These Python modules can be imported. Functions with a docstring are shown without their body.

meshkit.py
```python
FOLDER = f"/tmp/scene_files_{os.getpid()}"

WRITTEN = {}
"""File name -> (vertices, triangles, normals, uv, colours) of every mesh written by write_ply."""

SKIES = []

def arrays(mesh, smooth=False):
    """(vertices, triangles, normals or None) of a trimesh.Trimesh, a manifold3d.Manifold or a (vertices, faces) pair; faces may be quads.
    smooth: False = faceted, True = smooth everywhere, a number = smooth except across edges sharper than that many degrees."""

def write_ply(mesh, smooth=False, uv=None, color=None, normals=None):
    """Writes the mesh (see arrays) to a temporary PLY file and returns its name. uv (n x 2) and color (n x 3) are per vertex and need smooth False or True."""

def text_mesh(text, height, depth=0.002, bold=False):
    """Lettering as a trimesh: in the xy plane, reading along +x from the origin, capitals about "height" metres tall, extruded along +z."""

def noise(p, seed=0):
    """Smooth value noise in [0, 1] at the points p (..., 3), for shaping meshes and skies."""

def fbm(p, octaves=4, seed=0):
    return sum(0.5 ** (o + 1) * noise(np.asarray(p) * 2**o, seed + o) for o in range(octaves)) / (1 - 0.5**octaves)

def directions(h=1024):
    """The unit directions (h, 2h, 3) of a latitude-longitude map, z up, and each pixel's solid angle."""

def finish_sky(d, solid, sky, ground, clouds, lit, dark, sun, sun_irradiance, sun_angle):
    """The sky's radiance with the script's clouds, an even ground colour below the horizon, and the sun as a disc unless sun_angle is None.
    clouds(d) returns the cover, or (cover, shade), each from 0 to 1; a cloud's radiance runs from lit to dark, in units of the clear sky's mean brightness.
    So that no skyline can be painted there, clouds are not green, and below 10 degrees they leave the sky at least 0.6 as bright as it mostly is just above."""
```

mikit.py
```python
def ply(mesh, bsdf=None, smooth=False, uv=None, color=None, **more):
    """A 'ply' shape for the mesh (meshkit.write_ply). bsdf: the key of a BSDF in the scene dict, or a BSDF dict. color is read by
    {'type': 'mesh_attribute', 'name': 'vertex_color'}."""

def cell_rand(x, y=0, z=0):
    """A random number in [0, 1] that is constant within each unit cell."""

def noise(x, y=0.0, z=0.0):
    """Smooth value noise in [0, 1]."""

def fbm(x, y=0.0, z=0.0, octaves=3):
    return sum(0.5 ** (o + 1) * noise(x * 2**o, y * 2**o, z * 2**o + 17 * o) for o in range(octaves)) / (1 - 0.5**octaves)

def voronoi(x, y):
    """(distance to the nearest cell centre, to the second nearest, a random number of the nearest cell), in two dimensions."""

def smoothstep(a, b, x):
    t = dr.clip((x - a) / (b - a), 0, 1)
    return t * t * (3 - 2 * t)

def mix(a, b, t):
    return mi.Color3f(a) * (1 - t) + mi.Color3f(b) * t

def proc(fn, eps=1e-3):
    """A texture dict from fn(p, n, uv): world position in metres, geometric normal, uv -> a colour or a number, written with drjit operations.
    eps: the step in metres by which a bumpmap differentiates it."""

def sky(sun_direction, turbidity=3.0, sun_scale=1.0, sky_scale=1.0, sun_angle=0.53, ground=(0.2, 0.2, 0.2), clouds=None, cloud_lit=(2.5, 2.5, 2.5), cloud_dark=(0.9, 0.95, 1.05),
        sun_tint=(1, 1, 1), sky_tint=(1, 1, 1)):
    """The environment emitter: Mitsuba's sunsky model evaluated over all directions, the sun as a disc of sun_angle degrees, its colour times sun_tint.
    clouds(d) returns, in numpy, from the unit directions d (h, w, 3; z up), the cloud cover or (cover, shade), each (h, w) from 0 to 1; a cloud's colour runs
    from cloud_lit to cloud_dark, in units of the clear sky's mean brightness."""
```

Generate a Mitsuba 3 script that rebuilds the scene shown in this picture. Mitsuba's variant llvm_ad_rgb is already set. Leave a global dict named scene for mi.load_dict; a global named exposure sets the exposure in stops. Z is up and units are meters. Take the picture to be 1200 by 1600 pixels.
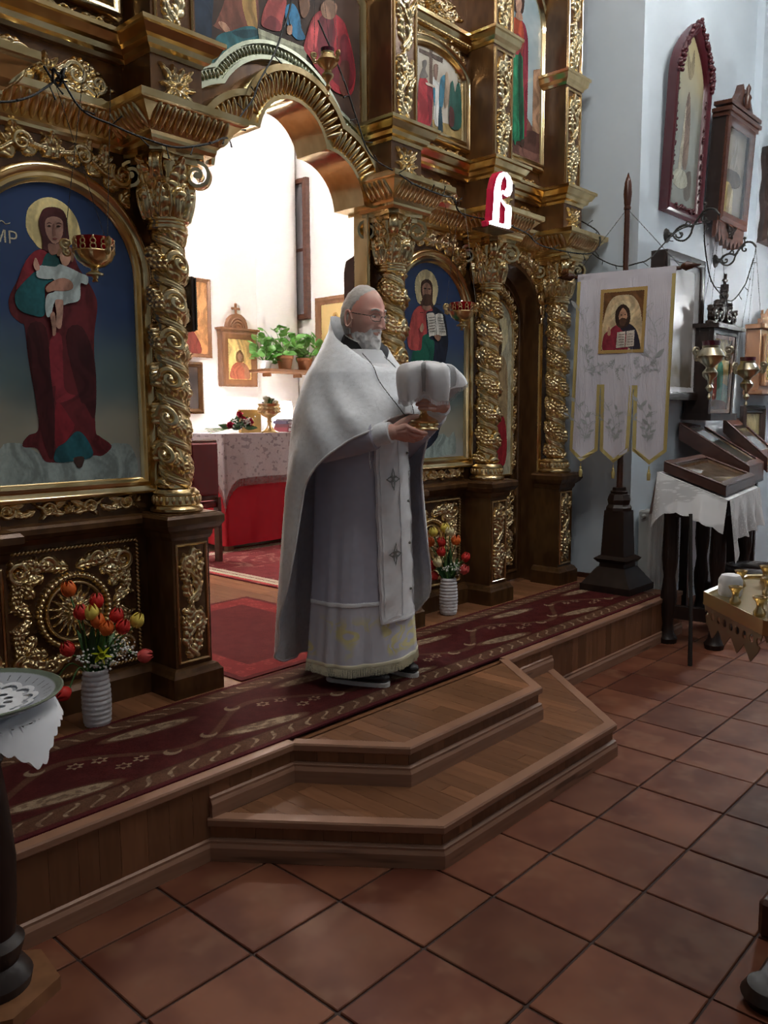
import math, random
import numpy as np, trimesh, mitsuba as mi, drjit as dr, mikit, meshkit
import manifold3d as m3
import shapely.geometry as sg, shapely.affinity as sa
from mikit import proc, noise, fbm, voronoi, cell_rand, smoothstep, mix
T = mi.ScalarTransform4f
PI = math.pi
rng = random.Random(7)
scene, labels = {}, {}

# ---------------------------------------------------------------- camera
YAW, TILT, ROLL, CAM_Z = math.radians(47.5), math.radians(6.7), math.radians(0.3), 1.43
fwd = np.array([math.sin(YAW)*math.cos(TILT), math.cos(YAW)*math.cos(TILT), -math.sin(TILT)])
right = np.array([math.cos(YAW), -math.sin(YAW), 0.0])
down = np.cross(fwd, right)
upv = -(-math.sin(ROLL)*right + math.cos(ROLL)*down)
scene['camera'] = {'type': 'perspective', 'fov': math.degrees(2*math.atan(600/1280)), 'fov_axis': 'x', 'near_clip': 0.05,
                   'to_world': T().look_at(origin=[0, 0, CAM_Z], target=[float(v) for v in (np.array([0, 0, CAM_Z])+fwd)], up=[float(v) for v in upv])}
exposure = 0.45

# ---------------------------------------------------------------- materials
def mat(key, d, two=True):
    scene[key] = {'type': 'twosided', 'b': d} if two else d
    return key
def rgb(c): return {'type': 'rgb', 'value': [float(x) for x in c]}
def hexc(h):
    c = [int(h[i:i+2], 16)/255 for i in (0, 2, 4)]
    return [x/12.92 if x <= .04045 else ((x+.055)/1.055)**2.4 for x in c]
def prin(key, c, rough=.5, metal=0., spec=.5, **k):
    return mat(key, {'type': 'principled', 'base_color': c if isinstance(c, dict) else rgb(c), 'roughness': rough, 'metallic': metal, 'specular': spec, **k})

def gold_fn(p, n, uv):
    t = fbm(p.x*9, p.y*9, p.z*9, 3)
    return mix((.72, .55, .28), (.93, .77, .47), smoothstep(.3, .7, t))
prin('m_gold', proc(gold_fn), .19, 1.0)
def gold_flat_fn(p, n, uv):
    t = fbm(p.x*14, p.y*14, p.z*5, 3)
    return mix((.66, .48, .23), (.85, .67, .38), smoothstep(.3, .7, t))
prin('m_gold_flat', proc(gold_flat_fn), .17, 1.0)
def brown_fn(p, n, uv):
    t = fbm(p.x*30, p.y*30, p.z*9, 3)
    return mix((.060, .026, .010), (.105, .050, .018), smoothstep(.2, .8, t))
prin('m_gilt_wood', proc(brown_fn), .26, .35, .6)
def dwood_fn(p, n, uv):
    t = fbm(p.x*40, p.y*40, p.z*5, 3)
    return mix((.009, .005, .004), (.021, .010, .007), t)
prin('m_dark_wood', proc(dwood_fn), .42, 0, .35)
def redwood_fn(p, n, uv):
    t = fbm(p.x*8, p.y*40, p.z*40, 3)
    return mix((.034, .011, .007), (.068, .023, .012), t)
prin('m_red_wood', proc(redwood_fn), .3)
def midwood_fn(p, n, uv):
    t = fbm(p.x*30, p.y*30, p.z*6, 3)
    return mix((.13, .055, .024), (.22, .10, .045), t)
prin('m_mid_wood', proc(midwood_fn), .4)
prin('m_silver_gilt', (.36, .385, .30), .34, 1.0)
prin('m_brass', (.74, .57, .30), .2, 1.0)
prin('m_iron', (.03, .028, .026), .45, .4)
prin('m_cable', (.012, .013, .012), .6)
def wall_fn(p, n, uv):
    t = fbm(p.x*2.2, p.y*2.2, p.z*2.2, 4)
    return mix((.47, .54, .60), (.55, .61, .665), t)
prin('m_wall', proc(wall_fn), .8, 0, .2)
prin('m_altar_wall', (.80, .77, .75), .85, 0, .2)
prin('m_ceiling', (.7, .69, .66), .9, 0, .2)
def glass_pane(key): scene[key] = {'type': 'thindielectric'}
glass_pane('m_pane')

# ---------------------------------------------------------------- lights (the altar's own lamps and the nave's chandelier; daylight from the south windows)
def bulb(name, pos, r, power, color, label, group=None):
    m = trimesh.creation.icosphere(2, r); m.apply_translation(pos)
    scene[name+'__globe'] = mikit.ply(m, 'm_ceiling', smooth=True, emitter={'type': 'area', 'radiance': rgb([c*power for c in color])})
    scene[name+'__cord'] = mikit.ply(trimesh.creation.cylinder(.006, segment=[(pos[0], pos[1], pos[2]+r), (pos[0], pos[1], 6.2)], sections=8), 'm_cable')
    labels[name] = {'label': label, 'category': 'lamp'}
    if group: labels[name]['group'] = group
NAVE = (1.0, .985, .95)
def chandelier(name, x, y, z, n, power, label):
    ring = trimesh.creation.torus(.42, .014, 40, 8); ring.apply_translation((x, y, z-.10)); arms = [ring, trimesh.creation.cylinder(.012, segment=[(x, y, z-.2), (x, y, 6.2)], sections=10)]
    for i in range(n):
        a = 2*PI*(i+.5)/n; c, s = math.cos(a), math.sin(a); arms.append(trimesh.creation.cylinder(.008, segment=[(x, y, z-.18), (x+.42*c, y+.42*s, z-.10)], sections=8))
        m = trimesh.creation.icosphere(2, .058); m.apply_translation((x+.42*c, y+.42*s, z-.03))
        scene[name+'__bulb'+(f'_{i:03d}' if i else '')] = mikit.ply(m, 'm_ceiling', smooth=True, emitter={'type': 'area', 'radiance': rgb([q*power for q in NAVE])})
    scene[name+'__frame'] = mikit.ply(trimesh.util.concatenate(arms), 'm_brass', smooth=40)
    labels[name] = {'label': label, 'category': 'lamp', 'group': 'brass chandeliers under the nave ceiling'}
chandelier('chandelier', 2.2, 1.25, 4.7, 7, 150, 'brass chandelier with globe bulbs hanging before the doorway')
chandelier('chandelier_001', 5.0, .95, 4.7, 7, 112, 'brass chandelier with globe bulbs hanging before the wall of framed icons')
bulb('pendant_lamp', (6.95, 1.72, 2.30), .07, 480, (.97, 1.0, .98), 'white globe lamp hanging before the icons on the wall, outside the picture')
bulb('altar_lamp', (4.4, 5.4, 5.2), .16, 230, (1.0, .92, .84), 'white globe lamp under the altar ceiling')
bulb('altar_lamp_001', (3.55, 5.9, 2.9), .12, 330, (1.0, .93, .86), 'white globe lamp hanging low in the altar room, hidden by the screen')

# ---------------------------------------------------------------- helpers
_count = {}
def numbered(name):
    if name not in scene and name not in _count:
        _count[name] = 0; return name
    _count[name] = _count.get(name, 0) + 1
    return f'{name}_{_count[name]:03d}'
def thing(name, label, cat, group=None, kind=None):
    key = numbered(name); _count.setdefault(key, 0)
    labels[key] = {'label': label, 'category': cat}
    if group: labels[key]['group'] = group
    if kind: labels[key]['kind'] = kind
    return key
def obj(name, mesh, m, parent=None, smooth=30, label=None, kind=None, **k):
    key = numbered(parent + '__' + name if parent else name)
    scene[key] = mesh if isinstance(mesh, dict) else mikit.ply(mesh, m, smooth=smooth, **k)
    if isinstance(mesh, dict): scene[key] = {**mesh, **({'bsdf': {'type': 'ref', 'id': m}} if m else {}), **k}
    if label or kind:
        labels[key] = {}
        if label: labels[key]['label'] = label
        if kind: labels[key]['kind'] = kind
    return key
def solo(name, mesh, m, label, cat, group=None, smooth=30, kind=None, **k):
    key = obj(name, mesh, m, None, smooth, **k)
    labels[key] = {'label': label, 'category': cat}
    if group: labels[key]['group'] = group
    if kind: labels[key]['kind'] = kind
    return key
def struct(name, mesh, m, label=None, smooth=False, parent=None):
    key = obj(name, mesh, m, parent, smooth)
    labels[key] = {'kind': 'structure'}
    if label: labels[key]['label'] = label
    return key
def cat_(ms): 
    ms = [m for m in ms if m is not None]
    return trimesh.util.concatenate(ms) if len(ms) > 1 else ms[0]
def tm(man):
    m = man.to_mesh(); return trimesh.Trimesh(m.vert_properties[:, :3], m.tri_verts, process=False)
def box(x0, x1, y0, y1, z0, z1, b=0.):
    if b <= 0:
        m = trimesh.creation.box((x1-x0, y1-y0, z1-z0)); m.apply_translation(((x0+x1)/2, (y0+y1)/2, (z0+z1)/2)); return m
    pts = [(x, y, z) for sx in (0, 1) for sy in (0, 1) for sz in (0, 1)
           for x, y, z in ((((x0+b, x1-b)[sx]), (y0, y1)[sy], (z0+b, z1-b)[sz]), ((x0, x1)[sx], (y0+b, y1-b)[sy], (z0+b, z1-b)[sz]), ((x0+b, x1-b)[sx], (y0+b, y1-b)[sy], (z0, z1)[sz]))]
    return trimesh.convex.convex_hull(np.array(pts))
def lathe(prof, n=32, at=(0, 0, 0)):
    m = trimesh.creation.revolve(np.array(prof, float), sections=n); m.apply_translation(at); return m
def rings(R, closed=True, caps=True):
    """mesh from rings: array (k, n, 3)"""
    R = np.asarray(R, float); k, n = R.shape[:2]
    f = []
    i = np.arange(k-1)[:, None]; j = np.arange(n if closed else n-1)[None]
    a = i*n+j; b = i*n+(j+1) % n; c = a+n; d = b+n
    f = np.concatenate([np.stack([a, b, d], -1).reshape(-1, 3), np.stack([a, d, c], -1).reshape(-1, 3)])
    v = R.reshape(-1, 3)
    if closed and caps:
        c0, c1 = len(v), len(v)+1
        v = np.vstack([v, R[0].mean(0), R[-1].mean(0)])
        jj = np.arange(n)
        f = np.vstack([f, np.stack([(jj+1) % n, jj, jj*0+c0], 1), np.stack([(k-1)*n+jj, (k-1)*n+(jj+1) % n, jj*0+c1], 1)])
    return trimesh.Trimesh(v, f, process=False)
def tube(pts, r, n=8):
    P = np.asarray(pts, float); k = len(P); r = np.broadcast_to(r, k).astype(float)
    t = np.gradient(P, axis=0); t /= np.maximum(np.linalg.norm(t, axis=1, keepdims=True), 1e-9)
    ref = np.array([0, 0, 1.]) if abs(t[0][2]) < .9 else np.array([1., 0, 0])
    u = np.cross(t[0], ref); u /= np.linalg.norm(u); out = []
    a = np.arange(n)*2*PI/n
    for i in range(k):
        u = u - t[i]*(u@t[i]); u /= np.linalg.norm(u); w = np.cross(t[i], u)
        out.append(P[i] + r[i]*(np.cos(a)[:, None]*u + np.sin(a)[:, None]*w))
    return rings(out)
def spline(pts, n=8, closed=False):
    P = np.asarray(pts, float); out = []
    k = len(P)
    for i in range(k if closed else k-1):
        g = lambda j: P[j % k] if closed else P[min(max(j, 0), k-1)]
        a, b, c, d = g(i-1), g(i), g(i+1), g(i+2)
        for s in np.arange(n)/n:
            out.append(.5*((2*b)+(c-a)*s+(2*a-5*b+4*c-d)*s*s+(3*b-a-3*c+d)*s**3))
    if not closed: out.append(P[-1])
    return np.array(out)
def sweep(prof, path, closed=False, side=1):
    """Moulding: profile of (out, z) carried along a plan path of (x, y) with mitred corners; 'out' points to the right of the path (times side). Profile is closed."""
    P = np.asarray(path, float); k = len(P); prof = np.asarray(prof, float); out = []
    for i in range(k):
        if closed: a, b = P[i]-P[i-1], P[(i+1) % k]-P[i]
        else: a, b = P[i]-P[max(i-1, 0)], P[min(i+1, k-1)]-P[i]
        if np.linalg.norm(a) < 1e-9: a = b
        if np.linalg.norm(b) < 1e-9: b = a
        a = a/np.linalg.norm(a); b = b/np.linalg.norm(b)
        na, nb = np.array([a[1], -a[0]]), np.array([b[1], -b[0]])
        m = na+nb; m = m/np.linalg.norm(m); m = m/max(.25, m@na)
        out.append([[P[i][0]+side*m[0]*o, P[i][1]+side*m[1]*o, z] for o, z in prof])
    if closed: out.append(out[0])
    m = rings(out, caps=not closed); m.fix_normals(); return m
def vsweep(prof, path, y0, closed=False):
    """Frame moulding in an upright x-z plane: path of (x, z), profile of (inset, -y): 'inset' to the left of the path."""
    m = sweep([(-i, d) for i, d in prof], path, closed)
    v = m.vertices; m = trimesh.Trimesh(np.stack([v[:, 0], y0 - v[:, 2], v[:, 1]], 1), m.faces, process=False); m.fix_normals(); return m
def ext(poly, h, engine='earcut'):
    ps = getattr(poly, 'geoms', [poly])
    return cat_([trimesh.creation.extrude_polygon(p, h, engine=engine) for p in ps if p.area > 1e-9])
def ext_y(poly, y0, y1):
    """extrude an x-z polygon between y0 and y1"""
    m = ext(poly, y1-y0); v = m.vertices
    m = trimesh.Trimesh(np.stack([v[:, 0], y1 - v[:, 2], v[:, 1]], 1), m.faces, process=False); m.fix_normals(); return m
def moved(m, at=(0, 0, 0), rz=0., rx=0., ry=0., s=1.):
    m = m.copy(); M = trimesh.transformations
    A = M.rotation_matrix(rz, [0, 0, 1]) @ M.rotation_matrix(ry, [0, 1, 0]) @ M.rotation_matrix(rx, [1, 0, 0])
    A[:3, :3] *= s; A[:3, 3] = at; m.apply_transform(A); return m
def arch_path(xc, hw, z0, zs, n=24, hr=None):
    """open path of (x, z) round an arched opening: up the right side is last; anticlockwise from bottom left"""
    hr = hw if hr is None else hr
    a = np.linspace(0, PI, n)
    return [(xc-hw, z0), (xc+hw, z0)] + [(xc+hw*math.cos(t), zs+hr*math.sin(t)) for t in a]
# ---------------------------------------------------------------- the room
H = .28                                    # height of the raised platform before the iconostasis
WALL_Y, JAMB_X = 2.50, 5.20
def tile_fn(p, n, uv):
    i, j = dr.floor((p.x-1.265)/.325), dr.floor((p.y-.995)/.325)
    r = cell_rand(i, j, 3)
    t = fbm(p.x*5+31*r, p.y*5+17*r, r*9, 4); u = fbm(p.x*13+7*r, p.y*13, 3+r*5, 3)
    c = mix((.088, .024, .013), (.155, .056, .029), smoothstep(.25, .75, t))
    c = mix(c, mi.Color3f(.165, .078, .043), .55*smoothstep(.5, .8, u))
    return c*(.82+.36*cell_rand(i, j, 8))
prin('m_tile', proc(tile_fn), .58, 0, .18)
prin('m_grout', (.035, .016, .012), .85)
def lam_fn(p, n, uv):
    t = fbm(p.x*45, p.y*5, p.z*5, 3)
    return mix((.21, .088, .041), (.33, .155, .080), t)
def lam(key, k, v=False):
    def f(p, n, uv):
        t = fbm(p.x*(60 if v else 50)+k*7.3, p.y*(60 if v else 5)+k*3.1, p.z*(7 if v else 5), 3)
        return mix((.135, .056, .026), (.21, .095, .047), t)*(.78+.44*((k*.37) % 1))
    prin(key, proc(f), .34, 0, .4)
for k in range(4): lam(f'm_plank_{k}', k); lam(f'm_board_{k}', k, True)
def trim_fn(p, n, uv):
    t = fbm(p.x*7, p.y*7, p.z*90, 3); kn = fbm(p.x*3+9, p.y*3, p.z*30, 2)
    return mix((.21, .103, .062), (.28, .152, .097), t)*(1-.5*smoothstep(.68, .8, kn))
prin('m_pine_trim', proc(trim_fn), .45, 0, .35)

struct('floor', box(-6, 9, -6, WALL_Y+.1, -.2, -.006), 'm_grout', 'terracotta tiled church floor')
tile_m = mikit.ply(box(0, .317, 0, .317, -.01, 0, .0025), 'm_tile', smooth=False)
n = 0
for j in range(-1, 5):
    for i in range(-4, 16):
        x, y = 1.265+.325*i+.004, .995+.325*j+.004
        if y > 2.0 and 1.5 < x < 3.2 or y > 2.12 and x < 4.6: continue
        ang = math.atan2(x, max(y, .01))
        if not math.radians(8) < ang < math.radians(93): continue
        k = f'floor__tile_{n:03d}' if n else 'floor__tile'; n += 1
        dz = rng.uniform(-.0008, .0008)
        scene[k] = {**tile_m, 'to_world': T().translate([x, y, dz])}
far = []
for j in range(-12, 5):
    for i in range(-14, 22):
        x, y = 1.265+.325*i+.004, .995+.325*j+.004
        ang = math.atan2(x, max(y, .01))
        if j >= -1 and -4 <= i < 16 and math.radians(8) < ang < math.radians(93): continue
        if x > -5 and y > -5 and y < 2.3 and x < 8.6: far.append(box(x, x+.317, y, y+.317, -.01, 0))
obj('tile_field', cat_(far), 'm_tile', 'floor', False, kind='stuff')

struct('platform', box(-3, JAMB_X, 2.14, 9, .0, H-.012), 'm_plank_1', 'raised wooden platform running in front of and behind the gilded screen')
def planks(parent, poly, z, prefix='plank', w=.066, seed=1, lmin=.35, lmax=.8, thick=.012):
    r = random.Random(seed); x0, y0, x1, y1 = poly.bounds; x = x0; q = 0
    while x < x1:
        y = y0 - r.uniform(0, lmax)
        while y < y1:
            L = r.uniform(lmin, lmax)
            c = sg.box(x+.0006, y+.0006, x+w-.0006, y+L-.0006).intersection(poly)
            if c.area > 2e-5 and c.geom_type == 'Polygon':
                m = ext(c, thick); m.apply_translation((0, 0, z-thick+r.uniform(-.0003, 0)))
                obj(prefix, m, f'm_plank_{r.randrange(4)}', parent, False)
            y += L
        x += w
def boards(parent, a, b, z0, z1, seed, out=.008, w=.075, prefix='board'):
    """upright laminate boards along a riser from plan point a to b; their faces stand 'out' to the right of a->b"""
    r = random.Random(seed); a, b = np.array(a, float), np.array(b, float); L = np.linalg.norm(b-a); t = (b-a)/L; nrm = np.array([t[1], -t[0]])
    s = 0
    while s < L-.002:
        e = min(s+w*r.uniform(.75, 1.3), L)
        c = [a+t*(s+.0005)-nrm*.004, a+t*(e-.0005)-nrm*.004, a+t*(e-.0005)+nrm*out, a+t*(s+.0005)+nrm*out]
        m = ext(sg.Polygon([tuple(p) for p in c]), z1-z0); m.apply_translation((0, 0, z0))
        obj(prefix, m, f'm_board_{r.randrange(4)}', parent, False); s = e
LOW = [(1.475, 2.13), (1.94, 1.535), (3.09, 1.535), (3.58, 2.13)]
UPP = [(1.84, 2.13), (2.085, 1.80), (2.93, 1.80), (3.17, 2.13)]
skirt = [(0, 0), (.022, 0), (.022, .045), (.016, .058), (.016, .066), (.006, .072), (0, .072)]
nose = [(-.03, -.026), (.014, -.026), (.017, -.022), (.017, -.004), (.013, .002), (-.03, .002)]
def at_z(prof, z): return [(o, q+z) for o, q in prof]
for a, b, sd in (((.2, 2.132), (1.475, 2.132), 3), ((3.58, 2.132), (JAMB_X, 2.132), 4)):
    boards('platform', a, b, .0, H-.02, sd)
    obj('skirting_board', sweep(at_z(skirt, 0), [a, b]), 'm_pine_trim', 'platform', False)
for a, b in (((.2, 2.132), (1.84, 2.132)), ((3.17, 2.132), (JAMB_X, 2.132))):
    obj('edge_strip', sweep(at_z(nose, H), [a, b]), 'm_pine_trim', 'platform', False)
    
for a, b, sd in (((1.475, 2.132), (1.84, 2.132), 5), ((3.17, 2.132), (3.58, 2.132), 6)):
    boards('platform', a, b, H/2, H-.02, sd)
    obj('skirting_board', sweep(at_z(skirt, H/2), [a, b]), 'm_pine_trim', 'platform', False)
for name, poly, z0, z1, sd, lab in (('step', LOW, 0, H/2, 11, 'lower wooden step with slanted ends, standing on the tile floor'),
                                    ('step', UPP, H/2, H, 12, 'upper wooden step, flush with the platform and the smaller of the two')):
    st = thing(name, lab, 'step')
    P = sg.Polygon(poly)
    inner = P.buffer(-.008, join_style=2).intersection(sg.box(-9, -9, 9, 2.122))
    m = ext(inner, z1-z0-.014); m.apply_translation((0, 0, z0)); obj('body', m, 'm_board_1', st, False)
    planks(st, P.buffer(-.022, join_style=2), z1, seed=sd)
    for q in range(3):
        boards(st, poly[q], poly[q+1], z0, z1-.02, sd*7+q, out=.002)
    obj('nosing', sweep(at_z(nose, z1), poly), 'm_pine_trim', st, False)
    obj('skirting_board', sweep(at_z(skirt, z0), poly), 'm_pine_trim', st, False)
planks('platform', sg.box(.5, 2.765, JAMB_X-.01, 3.1), H, seed=21, w=.075, lmin=.6, lmax=1.1)
alt = sg.box(2.0, 3.1, 5.2, 6.4)
planks('platform', alt, H, prefix='plank', seed=22, w=.11, lmin=.9, lmax=1.4)

# walls: the arch jamb beside the screen, the south-east wall with its icons, the pier beyond it, and the rest of the nave shell
struct('wall_east', box(JAMB_X, 7.2, WALL_Y, WALL_Y+.5, 0, 6.2), 'm_wall', 'pale blue-grey plaster wall hung with framed icons')
struct('wall_south', box(7.2, 9.2, WALL_Y-.06, WALL_Y+.5, 0, 6.2), 'm_wall', 'pale blue pier at the far right end of the wall')
struct('wall_right', box(JAMB_X, JAMB_X+.45, WALL_Y+.5, 4.2, 0, 6.2), 'm_wall', 'side of the arch beside the gilded screen')
struct('ceiling', box(-6.2, 9.4, -6.2, 9.2, 6.2, 6.4), 'm_ceiling', 'plaster ceiling')
struct('wall_back', box(-6.2, 9.4, -6.2, -6, 0, 6.2), 'm_wall', 'rear wall of the nave')
struct('wall_left', box(-6.2, -6, -6, 9, 0, 6.2), 'm_wall', 'north wall')
# south wall
sw = ext(sg.box(-6.2, 0, 9.2, 6.2), .3)
v = sw.vertices; sw = trimesh.Trimesh(np.stack([9.0+v[:, 2], v[:, 0], v[:, 1]], 1), sw.faces, process=False); sw.fix_normals()
struct('wall_side', sw, 'm_wall', 'south wall of the nave')
# baseboard along the jamb
struct('baseboard_right', box(JAMB_X-.015, JAMB_X, 2.5, 3.0, H, H+.035), 'm_red_wood')
# the altar room
struct('wall_altar', box(-6, 9.2, 6.98, 7.2, 0, 6.2), 'm_altar_wall', 'white plaster wall at the back of the altar room')
struct('wall_altar_side', box(6.16, 6.4, 2.8, 7.0, 0, 6.2), 'm_altar_wall', 'white side wall of the altar room')
# ---------------------------------------------------------------- carved ornament: acanthus relief built as height over a small grid, then meshed
class Relief:
    def __init__(s, w, h, res=.003):
        s.w, s.h, s.res = w, h, res
        s.nx, s.nz = int(round(w/res))+1, int(round(h/res))+1
        s.X, s.Z = np.meshgrid(np.arange(s.nx)*res, np.arange(s.nz)*res)
        s.H = np.zeros_like(s.X)
    def win(s, pts, pad):
        p = np.asarray(pts); x0, z0 = p.min(0)-pad; x1, z1 = p.max(0)+pad
        i0, i1 = max(0, int(x0/s.res)), min(s.nx, int(x1/s.res)+2); j0, j1 = max(0, int(z0/s.res)), min(s.nz, int(z1/s.res)+2)
        if i0 >= i1 or j0 >= j1: return None
        return slice(j0, j1), slice(i0, i1)
    def put(s, w, h): s.H[w] = np.maximum(s.H[w], h)
    def over(s, w, h, mask, gap=.004):
        """lay on top: a groove is left round the new piece so that pieces read one by one"""
        s.H[w] = np.where(mask, h, s.H[w])
    def stroke(s, pts, r0, r1=None, h=.018, base=0., groove=0):
        pts = np.asarray(pts, float); r1 = r0 if r1 is None else r1
        w = s.win(pts, max(r0, r1)*1.2)
        if w is None: return
        X, Z = s.X[w], s.Z[w]; best = np.full(X.shape, -1.); k = len(pts)-1
        for i in range(k):
            a, b = pts[i], pts[i+1]; d = b-a; L = max(d@d, 1e-12)
            t = np.clip(((X-a[0])*d[0]+(Z-a[1])*d[1])/L, 0, 1)
            dist = np.hypot(X-a[0]-t*d[0], Z-a[1]-t*d[1]); r = r0+(r1-r0)*(i+t)/k
            q = 1-(dist/r)**2
            hh = np.where(q > 0, base+h*(.35+.65*np.sqrt(np.maximum(q, 0)))*(1-.30*groove*np.exp(-(dist/(r*.28))**2)), -1)
            best = np.maximum(best, hh)
        s.put(w, best)
    def bead(s, x, z, r, h=None, base=0.):
        h = r if h is None else h
        w = s.win([(x, z)], r*1.2)
        if w is None: return
        q = 1-((s.X[w]-x)**2+(s.Z[w]-z)**2)/r**2
        s.put(w, np.where(q > 0, base+h*np.sqrt(np.maximum(q, 0)), 0))
    def leaf(s, x, z, ang, L, W, h=.022, bend=0., lobes=4, base=.002):
        """acanthus leaf from (x, z) along ang, curving by 'bend' radians over its length; lobed edge, veins, raised rolled tip"""
        w = s.win([(x, z)], L*1.25+W)
        if w is None: return
        dx, dz = s.X[w]-x, s.Z[w]-z; c, sn = math.cos(ang), math.sin(ang)
        u, v = dx*c+dz*sn, -dx*sn+dz*c
        if abs(bend) > 1e-3:
            f = 1 if bend > 0 else -1; R = L/abs(bend); v = v*f; rr = np.hypot(u, R-v)
            u, v = np.arctan2(u, R-v)*R, (R-rr)*f
        t = u/L
        m0 = (t > 0) & (t < 1)
        tt = np.clip(t, 0, 1)
        env = np.sin(PI*np.clip(tt, 0, 1)**.62)**.8*(1-.25*tt)
        ph = tt*lobes - .55*np.abs(v)/max(W, 1e-6)
        lob = .62+.38*np.abs(np.sin(PI*ph))**.6
        Wt = W*env*lob+1e-6
        q = np.abs(v)/Wt
        m = m0 & (q < 1)
        vein = .74+.26*np.abs(np.sin(PI*ph))
        mid = 1-.45*np.exp(-(np.abs(v)/(W*.13))**2)
        hh = base+h*(.45+.75*tt**2)*(1-q**2.5*.75)*vein*mid
        s.put(w, np.where(m, hh, 0))
    def scroll(s, x, z, r, a0, turns, wid, h=.02, hand=1, knob=True):
        """spiral that ends at its centre (x, z); starts at radius r, angle a0"""
        t = np.linspace(0, 1, int(26*turns)+8); rad = r*(1-t)**.85+wid*.5*t
        a = a0+hand*2*PI*turns*t
        P = np.stack([x+rad*np.cos(a), z+rad*np.sin(a)], 1)
        s.stroke(P, wid, wid*.62, h, groove=1)
        if knob: s.bead(x, z, wid*1.15, h*1.25)
        return P[0]
    def flower(s, x, z, r, n=8, h=.02, base=.004, a0=0.):
        for i in range(n): s.leaf(x, z, a0+2*PI*i/n, r, r*1.9/n+.004, h, 0, 2, base)
        for i in range(n): s.leaf(x, z, a0+2*PI*(i+.5)/n, r*.62, r*1.2/n+.003, h*1.25, 0, 1, base)
        s.bead(x, z, r*.17, h*1.7)
    def mirror(s): s.H = np.maximum(s.H, s.H[:, ::-1])
    def mesh(s, eps=1e-5, clip=None):
        Hh = s.H.copy()
        if clip is not None: Hh[~clip] = 0
        Hh[0] = Hh[-1] = 0; Hh[:, 0] = Hh[:, -1] = 0
        on = Hh > eps
        cell = on[:-1, :-1] | on[1:, :-1] | on[:-1, 1:] | on[1:, 1:]
        idx = np.full(Hh.shape, -1)
        used = np.zeros(Hh.shape, bool); used[:-1, :-1] |= cell; used[1:, :-1] |= cell; used[:-1, 1:] |= cell; used[1:, 1:] |= cell
        idx[used] = np.arange(used.sum())
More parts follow.
